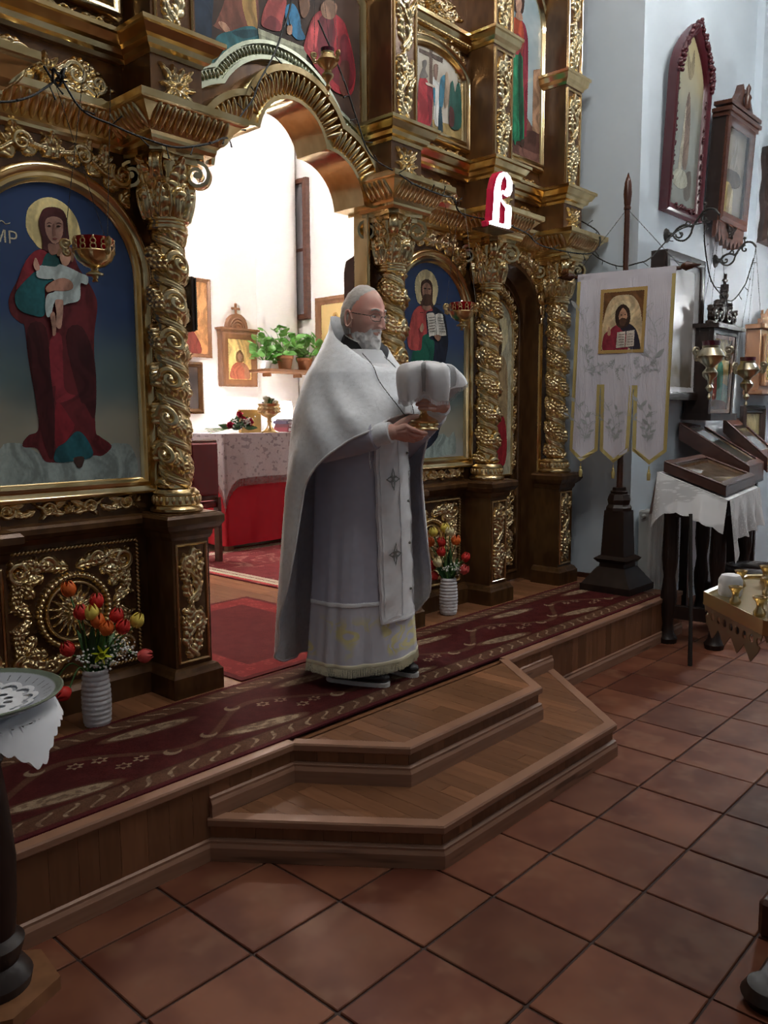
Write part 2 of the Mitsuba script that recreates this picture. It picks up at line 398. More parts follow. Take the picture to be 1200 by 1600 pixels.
        vtx = np.stack([s.X[used], -Hh[used], s.Z[used]], 1)
        j, i = np.nonzero(cell)
        a, b, c, d = idx[j, i], idx[j, i+1], idx[j+1, i+1], idx[j+1, i]
        return trimesh.Trimesh(vtx, np.concatenate([np.stack([a, b, c], 1), np.stack([a, c, d], 1)]), process=False)
def spray(R, x, z, ang, L, n=5, fan=1.9, W=None, h=.022, bend=0.):
    """palmette: leaves fanned about ang"""
    W = W or L*.16
    for i in sorted(range(n), key=lambda i: -abs(i-(n-1)/2)):
        f = (i-(n-1)/2)/((n-1)/2) if n > 1 else 0
        R.leaf(x, z, ang+f*fan/2, L*(1-.32*abs(f)), W*(1-.15*abs(f)), h*(1.12-.2*abs(f)), bend-f*.7, 3)
def rinceau(R, pts, wid, r, h=.02, hand=1, every=1.0, leafL=None):
    """a stem through pts with leaves springing to both sides and a scroll at its end"""
    P = spline(pts, 8); R.stroke(P, wid*.8, wid, h*.8, groove=1)
    d = np.gradient(P, axis=0); L = np.concatenate([[0], np.cumsum(np.linalg.norm(np.diff(P, axis=0), axis=1))]); leafL = leafL or r*1.5
    s, k = leafL*.25, 0
    while s < L[-1]:
        i = min(int(np.searchsorted(L, s)), len(P)-1); a = math.atan2(d[i][1], d[i][0]); sd = 1 if k % 2 else -1
        R.leaf(P[i][0], P[i][1], a+sd*.45, leafL, leafL*.27, h*1.1, sd*1.1, 4); s += leafL*.52*every; k += 1
    e = P[-1]; a = math.atan2(d[-1][1], d[-1][0]); c = e+r*np.array([-math.sin(a), math.cos(a)])*hand
    R.scroll(c[0], c[1], r, math.atan2(e[1]-c[1], e[0]-c[0]), 1.35, wid*.95, h, hand)
    for q in (.5, 1.5, 2.5): R.leaf(e[0], e[1], a-hand*(.2+.5*q), leafL*(.9-.12*q), leafL*.22, h, hand*.9, 3)
def pilaster_relief(w, h, res=.0028, seed=0):
    R = Relief(w, h, res); c = w/2; r = random.Random(seed)
    n = max(2, int(round(h/(w*2.0)))); st = h/n
    for i in range(n):
        z = i*st; sd = 1 if i % 2 else -1
        P = [(c-sd*w*.12, z+st*.04), (c+sd*w*.28, z+st*.30), (c-sd*w*.10, z+st*.62), (c+sd*w*.05, z+st*.98)]
        R.stroke(spline(P, 8), w*.075, w*.06, .016, groove=1)
        R.scroll(c-sd*w*.12, z+st*.72, w*.27, -PI/2 if sd > 0 else -PI/2, 1.25, w*.085, .018, -sd)
        R.leaf(c-sd*w*.05, z+st*.10, PI/2+sd*.55, st*.46, w*.22, .022, -sd*.9, 4)
        R.leaf(c+sd*w*.02, z+st*.02, PI/2-sd*.9, st*.34, w*.16, .022, sd*1.0, 4)
        R.leaf(c-sd*w*.02, z+st*.60, PI/2+sd*.9, st*.36, w*.18, .024, -sd*.9, 4)
        R.leaf(c+sd*w*.10, z+st*.66, PI/2-sd*.2, st*.40, w*.17, .022, sd*.7, 4)
        R.leaf(c+sd*w*.18, z+st*.22, PI/2-sd*.3, st*.52, w*.22, .026, sd*1.0, 4)
        R.leaf(c+sd*w*.05, z+st*.48, PI/2-sd*1.0, st*.38, w*.20, .024, sd*.9, 4)
        R.leaf(c-sd*w*.22, z+st*.38, PI/2+sd*.1, st*.36, w*.18, .024, sd*.8, 4)
        R.bead(c+sd*w*.28, z+st*.86, w*.11, .02)
    return R.mesh()
def frieze_relief(w, h, res=.0028, flower=True, tall=.9):
    """symmetric horizontal spray: flower in the middle, scrolls and long leaf tips outwards"""
    R = Relief(w, h, res); c, zc = w/2, h*.46; k = w/2; f = h*.38
    P = [(c+f*.4, zc), (c+f*1.15, zc+h*.22), (c+f*2.0, zc-h*.06), (c+f*2.6, zc-h*.20)]
    P = [(min(x, w-h*.2), z) for x, z in P]
    R.stroke(spline(P, 8), h*.075, h*.06, .02, groove=1)
    R.scroll(c+f*1.55, zc+h*.10, h*.24, PI, 1.4, h*.075, .024, -1)
    m = (k-f*1.9)
    R.leaf(c+f*.7, zc-h*.10, -.45, f*1.6, h*.16, .024, .8, 4)
    R.leaf(c+f*1.3, zc+h*.28, .45, f*1.5, h*.16, .024, -.9, 4)
    if m > 0:
        R.leaf(c+f*1.7, zc-h*.05, .15, m*.98, h*.17, .026, -.25, 5)
        R.leaf(c+f*1.7, zc-h*.18, -.10, m*.85, h*.14, .022, -.25, 5)
        R.leaf(c+f*1.75, zc+h*.12, .55, m*.62, h*.13, .022, -.6, 4)
        R.scroll(c+f*2.0+m*.38, zc+h*.02, h*.17, -PI/2, 1.2, h*.06, .022, 1)
    R.mirror()
    if flower: R.flower(c, zc, f, 8, .03, .006, .2)
    else:
        spray(R, c, zc-h*.28, PI/2, h*.62, 5, 1.5, h*.12, .03)
    return R.mesh()
def scrollstrip_relief(w, h, res=.0028, n=3):
    R = Relief(w, h, res); st = w/2/n
    for i in range(n):
        x = w/2+i*st; up = 1 if i % 2 else -1; zc = h/2
        R.scroll(x+st*.55, zc+up*h*.05, min(h*.36, st*.42), PI, 1.4, h*.085, .022, up)
        R.leaf(x+st*.05, zc-up*h*.28, up*.20, st*1.0, h*.22, .024, up*.8, 5)
        R.leaf(x+st*.10, zc+up*h*.27, -up*.05, st*.95, h*.20, .024, -up*.7, 5)
        R.leaf(x+st*.85, zc, up*.6, st*.6, h*.2, .026, -up*.8, 4)
    R.mirror(); spray(R, w/2, h*.18, PI/2, h*.62, 5, 1.9, h*.15, .028); R.bead(w/2, h*.3, h*.12, .03)
    return R.mesh()
def spandrel_relief(hw, zs, rad, ztop, res=.003, below=.28):
    """carved crest that follows a round arch of radius rad about (0, 0) in a panel hw wide to either side and up to ztop above the spring"""
    R = Relief(2*hw, ztop+below, res); c = hw; z0 = below
    def pol(a, r): return (c+r*math.cos(a), z0+r*math.sin(a))
    g = ztop-rad
    cut = rad*math.sqrt(2)-rad
    for i, a in enumerate(np.linspace(math.radians(80), math.radians(4), 8)):
        x, z = pol(a, rad+.006); L = .085+.03*(i % 2)
        R.leaf(x, z, a-.9, L*1.2, .026, .022, .8, 4)
        R.leaf(x, z, a+.2, L*.9, .022, .022, -.9, 4)
    P = [pol(math.radians(q), rad+d) for q, d in ((86, .03), (74, .055), (62, .04), (50, .075), (40, .085), (30, .05), (18, .045), (6, .03))]
    R.stroke(spline(P, 6), .010, .007, .026, groove=1)
    for q, d, rr_, hd in ((75, .05, .036, -1), (55, .085, .045, 1), (36, .10, .05, -1), (22, .06, .034, 1)):
        x, z = pol(math.radians(q), rad+d); R.scroll(x, z, rr_, math.radians(q)+PI/2, 1.4, rr_*.27, .030, hd)
    for q, d, da, L, bd in ((70, .05, .9, .11, -1.2), (64, .07, .1, .10, 1.0), (48, .10, 1.1, .12, -1.3), (44, .12, -.4, .11, .9), (45, .05, -.9, .12, .9), (30, .10, .9, .12, -1.0), (27, .08, -.9, .14, .6), (14, .05, -1.1, .16, .4)):
        x, z = pol(math.radians(q), rad+d); R.leaf(x, z, math.radians(q)+da, L, L*.27, .034, bd, 4)
    R.mirror()
    spray(R, c, z0+rad+.006, PI/2, min(g*.95, .13), 5, 2.2, .03, .034)
    clip = (np.hypot(R.X-c, np.maximum(R.Z-z0, 0)) > rad+.004) & ((R.Z > z0) | (np.abs(R.X-c) > rad+.004))
    return R.mesh(clip=clip)
def medallion_relief(w, h, res=.003):
    R = Relief(w, h, res); cx, cz = w/2, h/2; r = min(w, h)*.30
    for q in range(2):
        for p in range(2):
            sx, sz = (1 if q else -1), (1 if p else -1)
            if q == 0: continue
            X = lambda d: cx+sx*d
            Zf = lambda d: cz+sz*d
            A = lambda a: a if sz > 0 else -a
            R.scroll(X(w*.40), Zf(h*.38), w*.075, A(-PI/2), 1.4, w*.022, .026, sz)
            R.scroll(X(w*.20), Zf(h*.41), w*.06, A(PI), 1.3, w*.020, .024, -sz)
            R.leaf(X(w*.03), Zf(h*.36), A(.35), w*.26, w*.055, .028, sz*-.7, 5)
            R.leaf(X(w*.30), Zf(h*.24), A(.9), w*.22, w*.055, .03, sz*.8, 5)
            R.leaf(X(w*.34), Zf(h*.30), A(2.3), w*.20, w*.05, .026, sz*-.8, 4)
            R.leaf(X(w*.36), Zf(h*.20), A(.25), w*.14, w*.045, .026, sz*.9, 4)
            R.leaf(X(w*.38), Zf(h*.05), A(.8), w*.19, w*.05, .026, sz*.7, 5)
            R.leaf(X(w*.34), Zf(h*.10), A(.1), w*.16, w*.04, .028, sz*-.5, 4)
            R.leaf(X(w*.44), Zf(h*.16), A(1.7), w*.17, w*.04, .022, sz*.5, 4)
            R.leaf(X(w*.12), Zf(h*.45), A(-.1), w*.18, w*.04, .022, sz*-.6, 3)
            for (px, pz, aa, L, bd) in ((.10, .40, .5, .2, -.9), (.22, .33, -.6, .18, .9), (.26, .40, .9, .16, -1.1), (.42, .28, 2.0, .17, .9), (.30, .15, 1.1, .18, -.8), (.44, .08, 2.2, .15, -.8), (.32, .02, .3, .16, .6)):
                R.leaf(X(w*px), Zf(h*pz), A(aa), w*L, w*L*.26, .032, sz*bd, 4)
            R.bead(X(w*.45), Zf(h*.46), w*.02, .02)
    R.mirror()
    for i in range(44):
        a = 2*PI*i/44; R.bead(cx+r*math.cos(a), cz+r*math.sin(a), .0125, .02, .008)
    a = np.linspace(0, 2*PI, 70); ring = np.stack([cx+r*.80*np.cos(a), cz+r*.80*np.sin(a)], 1); R.stroke(ring, .007, .007, .020)
    for i in range(18): R.leaf(cx, cz, 2*PI*i/18+.1, r*.72, r*.10, .018, .15, 2)
    R.flower(cx, cz, r*.34, 8, .022, .01)
    return R.mesh()
def at_panel(m, x, y, z): return moved(m, (x, y, z))
# ---------------------------------------------------------------- the gilded screen
CX = [1.08, 1.92, 3.27, 4.135, 4.93]           # column centres: the first is at the very left edge of the view
PY, AX, RC = 3.03, 2.93, 2.60                  # panel plane, column axis, centre of the royal doorway
ICO = thing('iconostasis', 'tall gilded church screen with carved scrolls, cornices and arched doorway', 'iconostasis')
def tri(d, low=1.0):
    """trefoil door opening widened by d, as an x-z polygon"""
    c = [sg.Point(RC, 2.642).buffer(.203+d, 48), sg.Point(RC-.22, 2.45).buffer(.23+d, 48), sg.Point(RC+.22, 2.45).buffer(.23+d, 48), sg.box(RC-.55-d*.0, low, RC+.55+d*.0, 2.47)]
    return c[0].union(c[1]).union(c[2]).union(c[3])
def arched(xc, hw, z0, zs, hr=None):
    return sg.Polygon(arch_path(xc, hw, z0, zs, 40, hr))
DOOR2 = (4.52, .34, H, 2.04)
wallp = sg.box(-6, H, JAMB_X, 6.19).difference(tri(.03, 0)).difference(sg.box(RC-.615, 0, RC+.555, 2.3)).difference(sg.box(RC-.56, 0, RC+.555, 2.5)).difference(arched(DOOR2[0], DOOR2[1], 0, DOOR2[3]))
obj('panel_wall', ext_y(wallp, PY, PY+.06), 'm_gilt_wood', ICO)
# plinth, ledge, lower panels of the two icon bays
plinth = [(0, H), (.05, H), (.05, H+.09), (.04, H+.10), (.028, H+.112), (.015, H+.118), (0, H+.12)]
ledge = [(0, .955), (.012, .955), (.02, .975), (.05, .985), (.06, 1.0), (.06, 1.02), (.05, 1.03), (0, 1.035)]
for x0, x1 in ((CX[0]+.10, CX[1]-.10), (CX[2]+.10, CX[3]-.10)):
    w, xc = x1-x0, (x0+x1)/2
    obj('plinth', sweep(plinth, [(x0, PY), (x1, PY)]), 'm_gilt_wood', ICO)
    obj('ledge', sweep(ledge, [(x0, PY), (x1, PY)]), 'm_gilt_wood', ICO)
    pw, z0, z1 = .56, .425, .93
    pth = [(xc-pw/2, z0), (xc+pw/2, z0), (xc+pw/2, z1), (xc-pw/2, z1)]
    # rope frame
    rp = []
    for q in range(4):
        a, b = np.array(pth[q]), np.array(pth[(q+1) % 4]); L = np.linalg.norm(b-a); nb = int(L/.016)
        for i in range(nb):
            c = a+(b-a)*(i+.5)/nb; t = (b-a)/L
            m = trimesh.creation.icosphere(1, 1); m.vertices *= (.011, .009, .006)
            rp.append(moved(moved(m, ry=-math.atan2(t[1], t[0])-.7), (c[0], PY-.008, c[1])))
    obj('rope_frame', cat_(rp), 'm_gold_flat', ICO, True)
    med = medallion_relief(pw-.03, z1-z0-.03)
    obj('carved_panel', at_panel(med, xc-pw/2+.015, PY, z0+.015), 'm_gold', ICO, True)
    st = scrollstrip_relief(w-.02, .082, n=2)
    obj('carved_strip', at_panel(st, x0+.01, PY, 1.045), 'm_gold', ICO, True)
    sp = spandrel_relief(w/2-.004, 0, .40, .50, below=.30)
    obj('carved_crest', at_panel(sp, x0+.004, PY, 1.975-.30), 'm_gold', ICO, True)

def breaks(y, over, xs=CX, x_end=JAMB_X, x0=.55, half=.135):
    p = [(x0, y)]
    for x in xs: p += [(x-half, y), (x-half, over), (x+half, over), (x+half, y)]
    p = [q for q in p if q[0] <= x_end]
    return p
# main cornice in pieces left and right of the arch
cove = [(-.06, 2.455), (.004, 2.455), (.012, 2.468), (.012, 2.480), (.022, 2.49), (.034, 2.515), (.085, 2.565), (.098, 2.570), (.104, 2.575), (.104, 2.600), (-.06, 2.600)]
tg = trimesh.creation.icosphere(2, 1); tg.vertices *= (.0135, .019, .054)
tongue_ply = mikit.ply(tg, 'm_gold', smooth=True)
gut = [(-.055, .0), (.006, 0), (.009, .012), (0, .014)]
TILT_T = math.atan2(.056, .055)
nT = [0]
def tongue(parent, x, y, z, rz, rx):
    k = numbered(parent+'__tongue')
    scene[k] = {**tongue_ply, 'to_world': T().translate([x, y, z]).rotate([0, 0, 1], math.degrees(rz)).rotate([1, 0, 0], math.degrees(rx))}
def cornice_tongues(parent, path, o=.055, z=2.536, pitch=.031):
    for a, b in zip(path[:-1], path[1:]):
        a, b = np.array(a, float), np.array(b, float); L = np.linalg.norm(b-a)
        if L < .03: continue
        t = (b-a)/L; nrm = np.array([t[1], -t[0]]); rz = math.atan2(t[1], t[0]); n = max(1, int(round((L+.06)/pitch)))
        for i in range(n):
            s = -.03+(i+.5)*(L+.06)/n if L > .15 else (i+.5)*L/n
            p = a+t*s+nrm*o; tongue(parent, p[0], p[1], z, rz, math.degrees(0)+.72)
full = breaks(PY, 2.80)
lp = [q for q in full if q[0] <= CX[1]+.136]; lp[-1] = (CX[1]+.135, PY)
rp_ = [q for q in full if q[0] >= CX[2]-.136]; 
C1 = obj('cornice', sweep(cove, lp), 'm_gold_flat', ICO, False)
C2 = obj('cornice', sweep(cove, rp_), 'm_gold_flat', ICO, False)
cornice_tongues(C1, [q for q in lp if q[0] > 1.15]); cornice_tongues(C2, rp_)
# entablature blocks over the columns, frieze band, upper cornice
for i, x in enumerate(CX):
    obj('frieze_block', box(x-.115, x+.115, 2.83, PY, 2.595, 2.79), 'm_gilt_wood', ICO, False)
    R = Relief(.19, .17, .0026); R.flower(.095, .085, .082, 10, .024, .004); 
    for q in range(4): R.leaf(.095, .085, PI/4+q*PI/2, .11, .02, .022, .1, 3)
    obj('rosette', at_panel(R.mesh(), x-.095, 2.83, 2.605), 'm_gold', ICO, True)
up = [(-.05, 2.785), (.006, 2.785), (.012, 2.80), (.030, 2.808), (.036, 2.826), (.050, 2.834), (.066, 2.862), (.076, 2.866), (.076, 2.882), (-.05, 2.89)]
full2 = breaks(PY-.02, 2.83, half=.11)
lp2 = [q for q in full2 if q[0] <= CX[1]+.12]; lp2[-1] = (CX[1]+.11, PY)
rp2 = [q for q in full2 if q[0] >= CX[2]-.12]; rp2[0] = (CX[2]-.11, PY)
obj('upper_cornice', sweep(up, lp2), 'm_gold_flat', ICO, False); obj('upper_cornice', sweep(up, rp2), 'm_gold_flat', ICO, False)
for x0, x1, fl in ((CX[0]+.12, CX[1]-.12, True), (CX[2]+.12, CX[3]-.12, True), (CX[3]+.12, CX[4]-.12, False)):
    fr = frieze_relief(x1-x0-.02, .18, flower=fl)
    obj('frieze_carving', at_panel(fr, x0+.01, PY, 2.60), 'm_gold', ICO, True)
    st = scrollstrip_relief(x1-x0-.06, .066, n=2)
    obj('carved_strip', at_panel(st, x0+.03, PY, 2.882), 'm_gold', ICO, True)
# upper pilasters with framed carved panels
for i, (x, z1) in enumerate(((CX[0], 4.6), (CX[1], 4.6), (CX[2], 4.6), (CX[3], 3.50), (CX[4], 3.50))):
    pil = obj('upper_pilaster', box(x-.10, x+.10, 2.84, PY, 2.88, 4.6), 'm_gilt_wood', ICO, False)
    for q, (za, zb) in enumerate(((2.90, 3.50), (3.60, 4.25)) if i >= 3 else ((2.90, 3.58), (3.62, 4.3))):
        bead = [(0, 0), (.012, 0), (.012, .008), (.006, .012), (0, .008)]
        fpath = [(x-.088, za), (x+.088, za), (x+.088, zb), (x-.088, zb)]
        obj('bead_frame', vsweep(bead, fpath, 2.84, True), 'm_gold_flat', pil, False)
        rel = pilaster_relief(.145, zb-za-.03, seed=i*3+q)
        obj('carving', at_panel(rel, x-.0725, 2.84, za+.015), 'm_gold', pil, True)
        if i >= 3 and q == 0:
            cp = [(0, 3.515), (.006, 3.515), (.012, 3.53), (.03, 3.545), (.036, 3.575), (.045, 3.58), (.045, 3.595), (0, 3.6)]
            obj('band', sweep(cp, [(x-.1, PY), (x-.1, 2.84), (x+.1, 2.84), (x+.1, PY)]), 'm_gold_flat', pil, False)
# small cornice and carving above the cross icon
cp = [(-.02, 3.50), (.01, 3.50), (.02, 3.515), (.05, 3.53), (.062, 3.555), (.072, 3.56), (.072, 3.58), (-.02, 3.585)]
c3 = obj('upper_cornice', sweep(cp, [(CX[2]+.1, PY), (CX[3]-.1, PY)]), 'm_gold_flat', ICO, False)
bd = [moved(trimesh.creation.icosphere(1, .011), (x, PY-.045, 3.522)) for x in np.arange(CX[2]+.12, CX[3]-.11, .022)]
obj('bead_row', cat_(bd), 'm_gold', ICO, True)
obj('frieze_carving', at_panel(frieze_relief(.62, .17, flower=True), CX[2]+.12, PY, 3.59), 'm_gold', ICO, True)
obj('carved_crest', at_panel(spandrel_relief(.30, 0, .28, .33, below=.1), 3.70-.30, PY, 3.17-.1), 'm_gold', ICO, True)

# trefoil arch over the royal doorway
ARCH = obj('doorway_arch', ext_y(tri(.11, 2.3).difference(tri(0, 0)).intersection(sg.box(0, 2.46, 9, 9)), AX, PY+.1), 'm_gold_flat', ICO)
obj('arch_fillet', ext_y(tri(.135, 2.3).difference(tri(.108, 0)).intersection(sg.box(RC-.57, 2.50, RC+.57, 9)), AX-.045, PY), 'm_gold_flat', ARCH)
obj('arch_bead', ext_y(tri(.016, 2.3).difference(tri(0, 0)).intersection(sg.box(0, 2.46, 9, 9)), AX-.012, AX+.01), 'm_gold_flat', ARCH)
ln = np.array(tri(.062, 2.3).exterior.coords); 
ls = sg.LineString(ln)
n = int(ls.length/.030)
for i in range(n):
    p = ls.interpolate(i*.030); q = ls.interpolate(i*.030+.004)
    if p.y < 2.50 or abs(p.x-RC) > .50: continue
    t = np.array([q.x-p.x, q.y-p.y]); t /= np.linalg.norm(t)
    g = ls.interpolate(0)
    nz = np.array([t[1], -t[0]])
    ang = math.atan2(t[1], t[0])
    k = numbered(ARCH+'__tongue')
    scene[k] = {**tongue_ply, 'to_world': T().translate([p.x, AX-.012, p.y]).rotate([0, 1, 0], -math.degrees(ang)).rotate([1, 0, 0], 28)}
# jamb lining on the right of the doorway
obj('door_jamb', box(RC+.55, RC+.58, 3.00, PY+.061, H, 2.47, .003), 'm_gold_flat', ICO, False)
obj('jamb_bead', tube([(RC+.556, 2.994, H), (RC+.556, 2.994, 2.47)], .011, 10), 'm_gold_flat', ICO)

# ---------------------------------------------------------------- pedestals
PED = ['carved wooden pedestal at the left edge, under the first spiral column', 'carved wooden pedestal left of the doorway, behind the runner carpet', 'carved wooden pedestal hidden behind the priest, right of the doorway',
       'carved wooden pedestal between the flower vase and the side door', 'carved wooden pedestal at the right end of the screen by the wall']
cap = [(0, .93), (.004, .93), (.012, .945), (.014, .962), (.034, .975), (.046, .992), (.050, 1.0), (.050, 1.024), (.040, 1.036), (0, 1.04)]
foot = [(0, H), (.034, H), (.034, H+.085), (.026, H+.095), (.018, H+.11), (.004, H+.118), (0, H+.118)]
def pedestal(i):
    x = CX[i]; hw = .088
    p = thing('pedestal', PED[i], 'pedestal', 'pedestals of the spiral columns')
    y0 = AX-.09
    obj('die', box(x-hw, x+hw, y0, PY, H, .94), 'm_gilt_wood', p, False)
    path = [(x-hw, PY), (x-hw, y0), (x+hw, y0), (x+hw, PY)]
    obj('base_moulding', sweep(foot, path), 'm_gilt_wood', p, False)
    m = sweep(cap, path); top = box(x-hw-.03, x+hw+.03, y0-.03, PY, 1.0, 1.04)
    obj('cap', cat_([m, top]), 'm_gilt_wood', p, False)
    bead = [(0, 0), (.010, 0), (.010, .006), (.005, .010), (0, .006)]
    obj('bead_frame', vsweep(bead, [(x-.076, .415), (x+.076, .415), (x+.076, .915), (x-.076, .915)], y0, True), 'm_gold_flat', p, False)
    obj('carving', at_panel(pilaster_relief(.13, .47, seed=i), x-.065, y0, .43), 'm_gold', p, True)
for i in range(5): pedestal(i)

# ---------------------------------------------------------------- spiral columns
PITCH, ZB, ZT = .157, 1.135, 2.175
def shaft_mesh():
    turns = (ZT-ZB)/PITCH+1; Lt = 2*PI*.072
    R = Relief(turns*Lt, PITCH, .003); r = random.Random(5)
    s, k = .02, 0
    while s < R.w-.02:
        zc = PITCH*.5; kind = k % 3
        if kind == 0:      # bunch of grapes under a leaf
            R.leaf(s, zc+.026, -.15, .10, .044, .026, -.4, 4); R.leaf(s, zc-.022, .1, .09, .040, .026, .5, 4)
            for row in range(6):
                nrow = (2, 3, 4, 4, 3, 2)[row]
                for q in range(nrow): R.bead(s+.060+.019*row+(.004 if q % 2 else 0), zc+(q-(nrow-1)/2)*.022-.006*(row-2)*.8, .0135, .026, .008)
            s += .165
        elif kind == 1:
            R.leaf(s-.01, zc-.030, .0, .14, .040, .024, .7, 5); R.leaf(s+.05, zc+.040, -.35, .10, .036, .026, -.7, 4); R.leaf(s+.085, zc-.008, -.2, .09, .036, .030, .6, 4)
            R.scroll(s+.05, zc+.012, .044, PI, 1.4, .014, .030, -1); s += .14
        else:
            R.leaf(s-.005, zc+.030, -.35, .135, .044, .026, .6, 5); R.leaf(s+.01, zc-.040, .30, .13, .038, .024, -.5, 5); R.leaf(s+.05, zc+.002, .05, .11, .042, .032, -.5, 5); s += .13
        k += 1
    R.stroke([(0, PITCH*.5), (R.w, PITCH*.5)], .006, .006, .008)
    nt, nz = 150, 350
    th = np.arange(nt)/nt*2*PI; z = np.linspace(ZB, ZT, nz)
    TH, Z = np.meshgrid(th, z)
    g = (Z-ZB)/PITCH+TH/(2*PI)               # going right (theta up) the band goes down
    turn = np.floor(g); phi = g-turn
    s_ = ((turn-TH/(2*PI))*0+ (turns-(turn)) - 1 + TH/(2*PI))*Lt
    s_ = np.mod(s_, R.w-.01)
    ii = np.clip((s_/R.res), 0, R.nx-2); jj = np.clip(phi*PITCH/R.res, 0, R.nz-2)
    i0, j0 = ii.astype(int), jj.astype(int); fi, fj = ii-i0, jj-j0
    h = (R.H[j0, i0]*(1-fi)+R.H[j0, i0+1]*fi)*(1-fj)+(R.H[j0+1, i0]*(1-fi)+R.H[j0+1, i0+1]*fi)*fj
    d = np.minimum(phi, 1-phi)
    bulge = .043+.016*np.sin(PI*phi)**.7
    band = np.where(d < .105, .0685-.0035*np.abs(np.cos(d/.105*PI*1.5)), 0)
    rad = np.maximum(bulge+h*1.0, band)
    end = np.clip(np.minimum(Z-ZB, ZT-Z)/.02, 0, 1); rad = .05+(rad-.05)*end**.5
    V = np.stack([rad*np.cos(TH), rad*np.sin(TH), Z], -1)
    return rings(V)
def bell_mesh():
    Lc = 2*PI*.095; R = Relief(Lc, .15, .003)
    for q in range(8):
        x = Lc*(q+.5)/8
        if q % 2: R.stroke([(x, .01), (x, .09)], .026, .030, .014); R.bead(x, .085, .024, .022, .006); R.stroke([(x-.010, .02), (x-.012, .09)], .004, .004, .022); R.stroke([(x+.010, .02), (x+.012, .09)], .004, .004, .022)
        else: R.leaf(x, -.01, PI/2, .155, .042, .026, 0, 4)
    for q in range(16):
        x = Lc*q/16; R.stroke(spline([(x-.006, .005), (x, .05), (x+.008*(1 if q % 2 else -1), .11), (x+.018*(1 if q % 2 else -1), .12)], 6), .006, .005, .020)
    R.H[:, -1] = R.H[:, 0]
    nt = 180; th = np.arange(nt)/nt*2*PI; nz = R.nz
    V = []
    for j in range(nz):
        t = j/(nz-1); r0 = .074+.012*math.sin(t*PI)+.018*t
        h = np.interp(th/(2*PI)*Lc, R.X[0], R.H[j])
        V.append(np.stack([(r0+h)*np.cos(th), (r0+h)*np.sin(th), np.full(nt, 2.205+t*.15)], 1))
    return rings(np.array(V))
def volute_mesh():
    """in the plane of (d, z): stem rising from the bell, curling outwards and down into a spiral; ribbon .044 wide"""
    c = np.array([.128, 2.378]); t = np.linspace(0, 1, 40); a = math.radians(115)-2*PI*1.45*t; r = .045*(1-t)**.8+.009
    spi = np.stack([c[0]+r*np.cos(a), c[1]+r*np.sin(a)], 1)
    stem = spline([(.066, 2.24), (.070, 2.32), (.084, 2.385), spi[0]], 6)[:-1]
    P = np.vstack([stem, spi]); k = len(P)
    tn = np.gradient(P, axis=0); tn /= np.linalg.norm(tn, axis=1, keepdims=True); nn = np.stack([-tn[:, 1], tn[:, 0]], 1)
    w = np.concatenate([np.full(len(stem), .020), np.linspace(.022, .026, len(spi))]); th = .0065
    prof = [(-1, -1), (1, -1), (1, 1), (.6, .55), (.3, 1), (-.3, 1), (-.6, .55), (-1, 1)]
    Rg = [[(P[i][0]+nn[i][0]*q*th, p*w[i], P[i][1]+nn[i][1]*q*th) for p, q in prof] for i in range(k)]
    m = rings(np.array(Rg)); m.fix_normals()
    kn = trimesh.creation.cylinder(.013, .056, sections=20); kn.apply_transform(trimesh.transformations.rotation_matrix(PI/2, [1, 0, 0])); kn.apply_translation((c[0], 0, c[1]))
    return cat_([m, kn])
def face_leaf_mesh():
    R = Relief(.12, .14, .0026); R.leaf(.06, 0, PI/2, .135, .05, .03, 0, 4); m = R.mesh(); v = m.vertices
    v[:, 0] -= .06; t = v[:, 2]/.14; v[:, 1] += -.082-.035*t**2; v[:, 2] += 2.30
    return m
def abacus(z0, z1, half, nick):
    pts = []
    for q in range(4):
        for x, y in ((-half, -half+nick), (-half+nick, -half), (-nick*.6, -half+nick*.55), (nick*.6, -half+nick*.55), (half-nick, -half)):
            c, s = math.cos(q*PI/2), math.sin(q*PI/2); pts.append((x*c-y*s, x*s+y*c))
    m = ext(sg.Polygon(pts), z1-z0); m.apply_translation((0, 0, z0)); return m
base_prof = [(0, 1.04), (.102, 1.04), (.108, 1.047), (.108, 1.056), (.100, 1.066), (.092, 1.070), (.096, 1.074), (.090, 1.108), (.094, 1.112), (.094, 1.120), (.086, 1.127), (.080, 1.135), (0, 1.135)]
base_ply = mikit.ply(lathe(base_prof, 48), 'm_gold_flat', smooth=30)
bl = []
for q in range(22):
    m = trimesh.creation.icosphere(1, 1); m.vertices *= (.008, .009, .018); a = 2*PI*q/22
    bl.append(moved(m, (.094*math.cos(a), .094*math.sin(a), 1.091), rz=a))
leafring_ply = mikit.ply(cat_(bl), 'm_gold', smooth=True)
shaft_ply = mikit.ply(shaft_mesh(), 'm_gold', smooth=True)
neck_ply = mikit.ply(lathe([(0, 2.165), (.074, 2.165), (.080, 2.170), (.080, 2.182), (.076, 2.188), (.076, 2.196), (.086, 2.200), (.086, 2.208), (.074, 2.214), (0, 2.214)], 48), 'm_gold_flat', smooth=30)
bell_ply = mikit.ply(bell_mesh(), 'm_gold', smooth=True)
vol_ply = mikit.ply(volute_mesh(), 'm_gold', smooth=30)
fl_ply = mikit.ply(face_leaf_mesh(), 'm_gold', smooth=True)
ab_ply = mikit.ply(cat_([abacus(2.415, 2.438, .108, .03), abacus(2.438, 2.462, .128, .035), lathe([(0, 2.34), (.09, 2.34), (.10, 2.415), (0, 2.415)], 32)]), 'm_gold_flat', smooth=False)
COL = ['gilded spiral column at the left edge of the picture', 'gilded spiral column with grapes and vine, left of the royal doorway', 'gilded spiral column just behind the head of the priest', 'gilded spiral column to the right of the icon of Christ', 'gilded spiral column at the right end of the screen beside the blue wall']
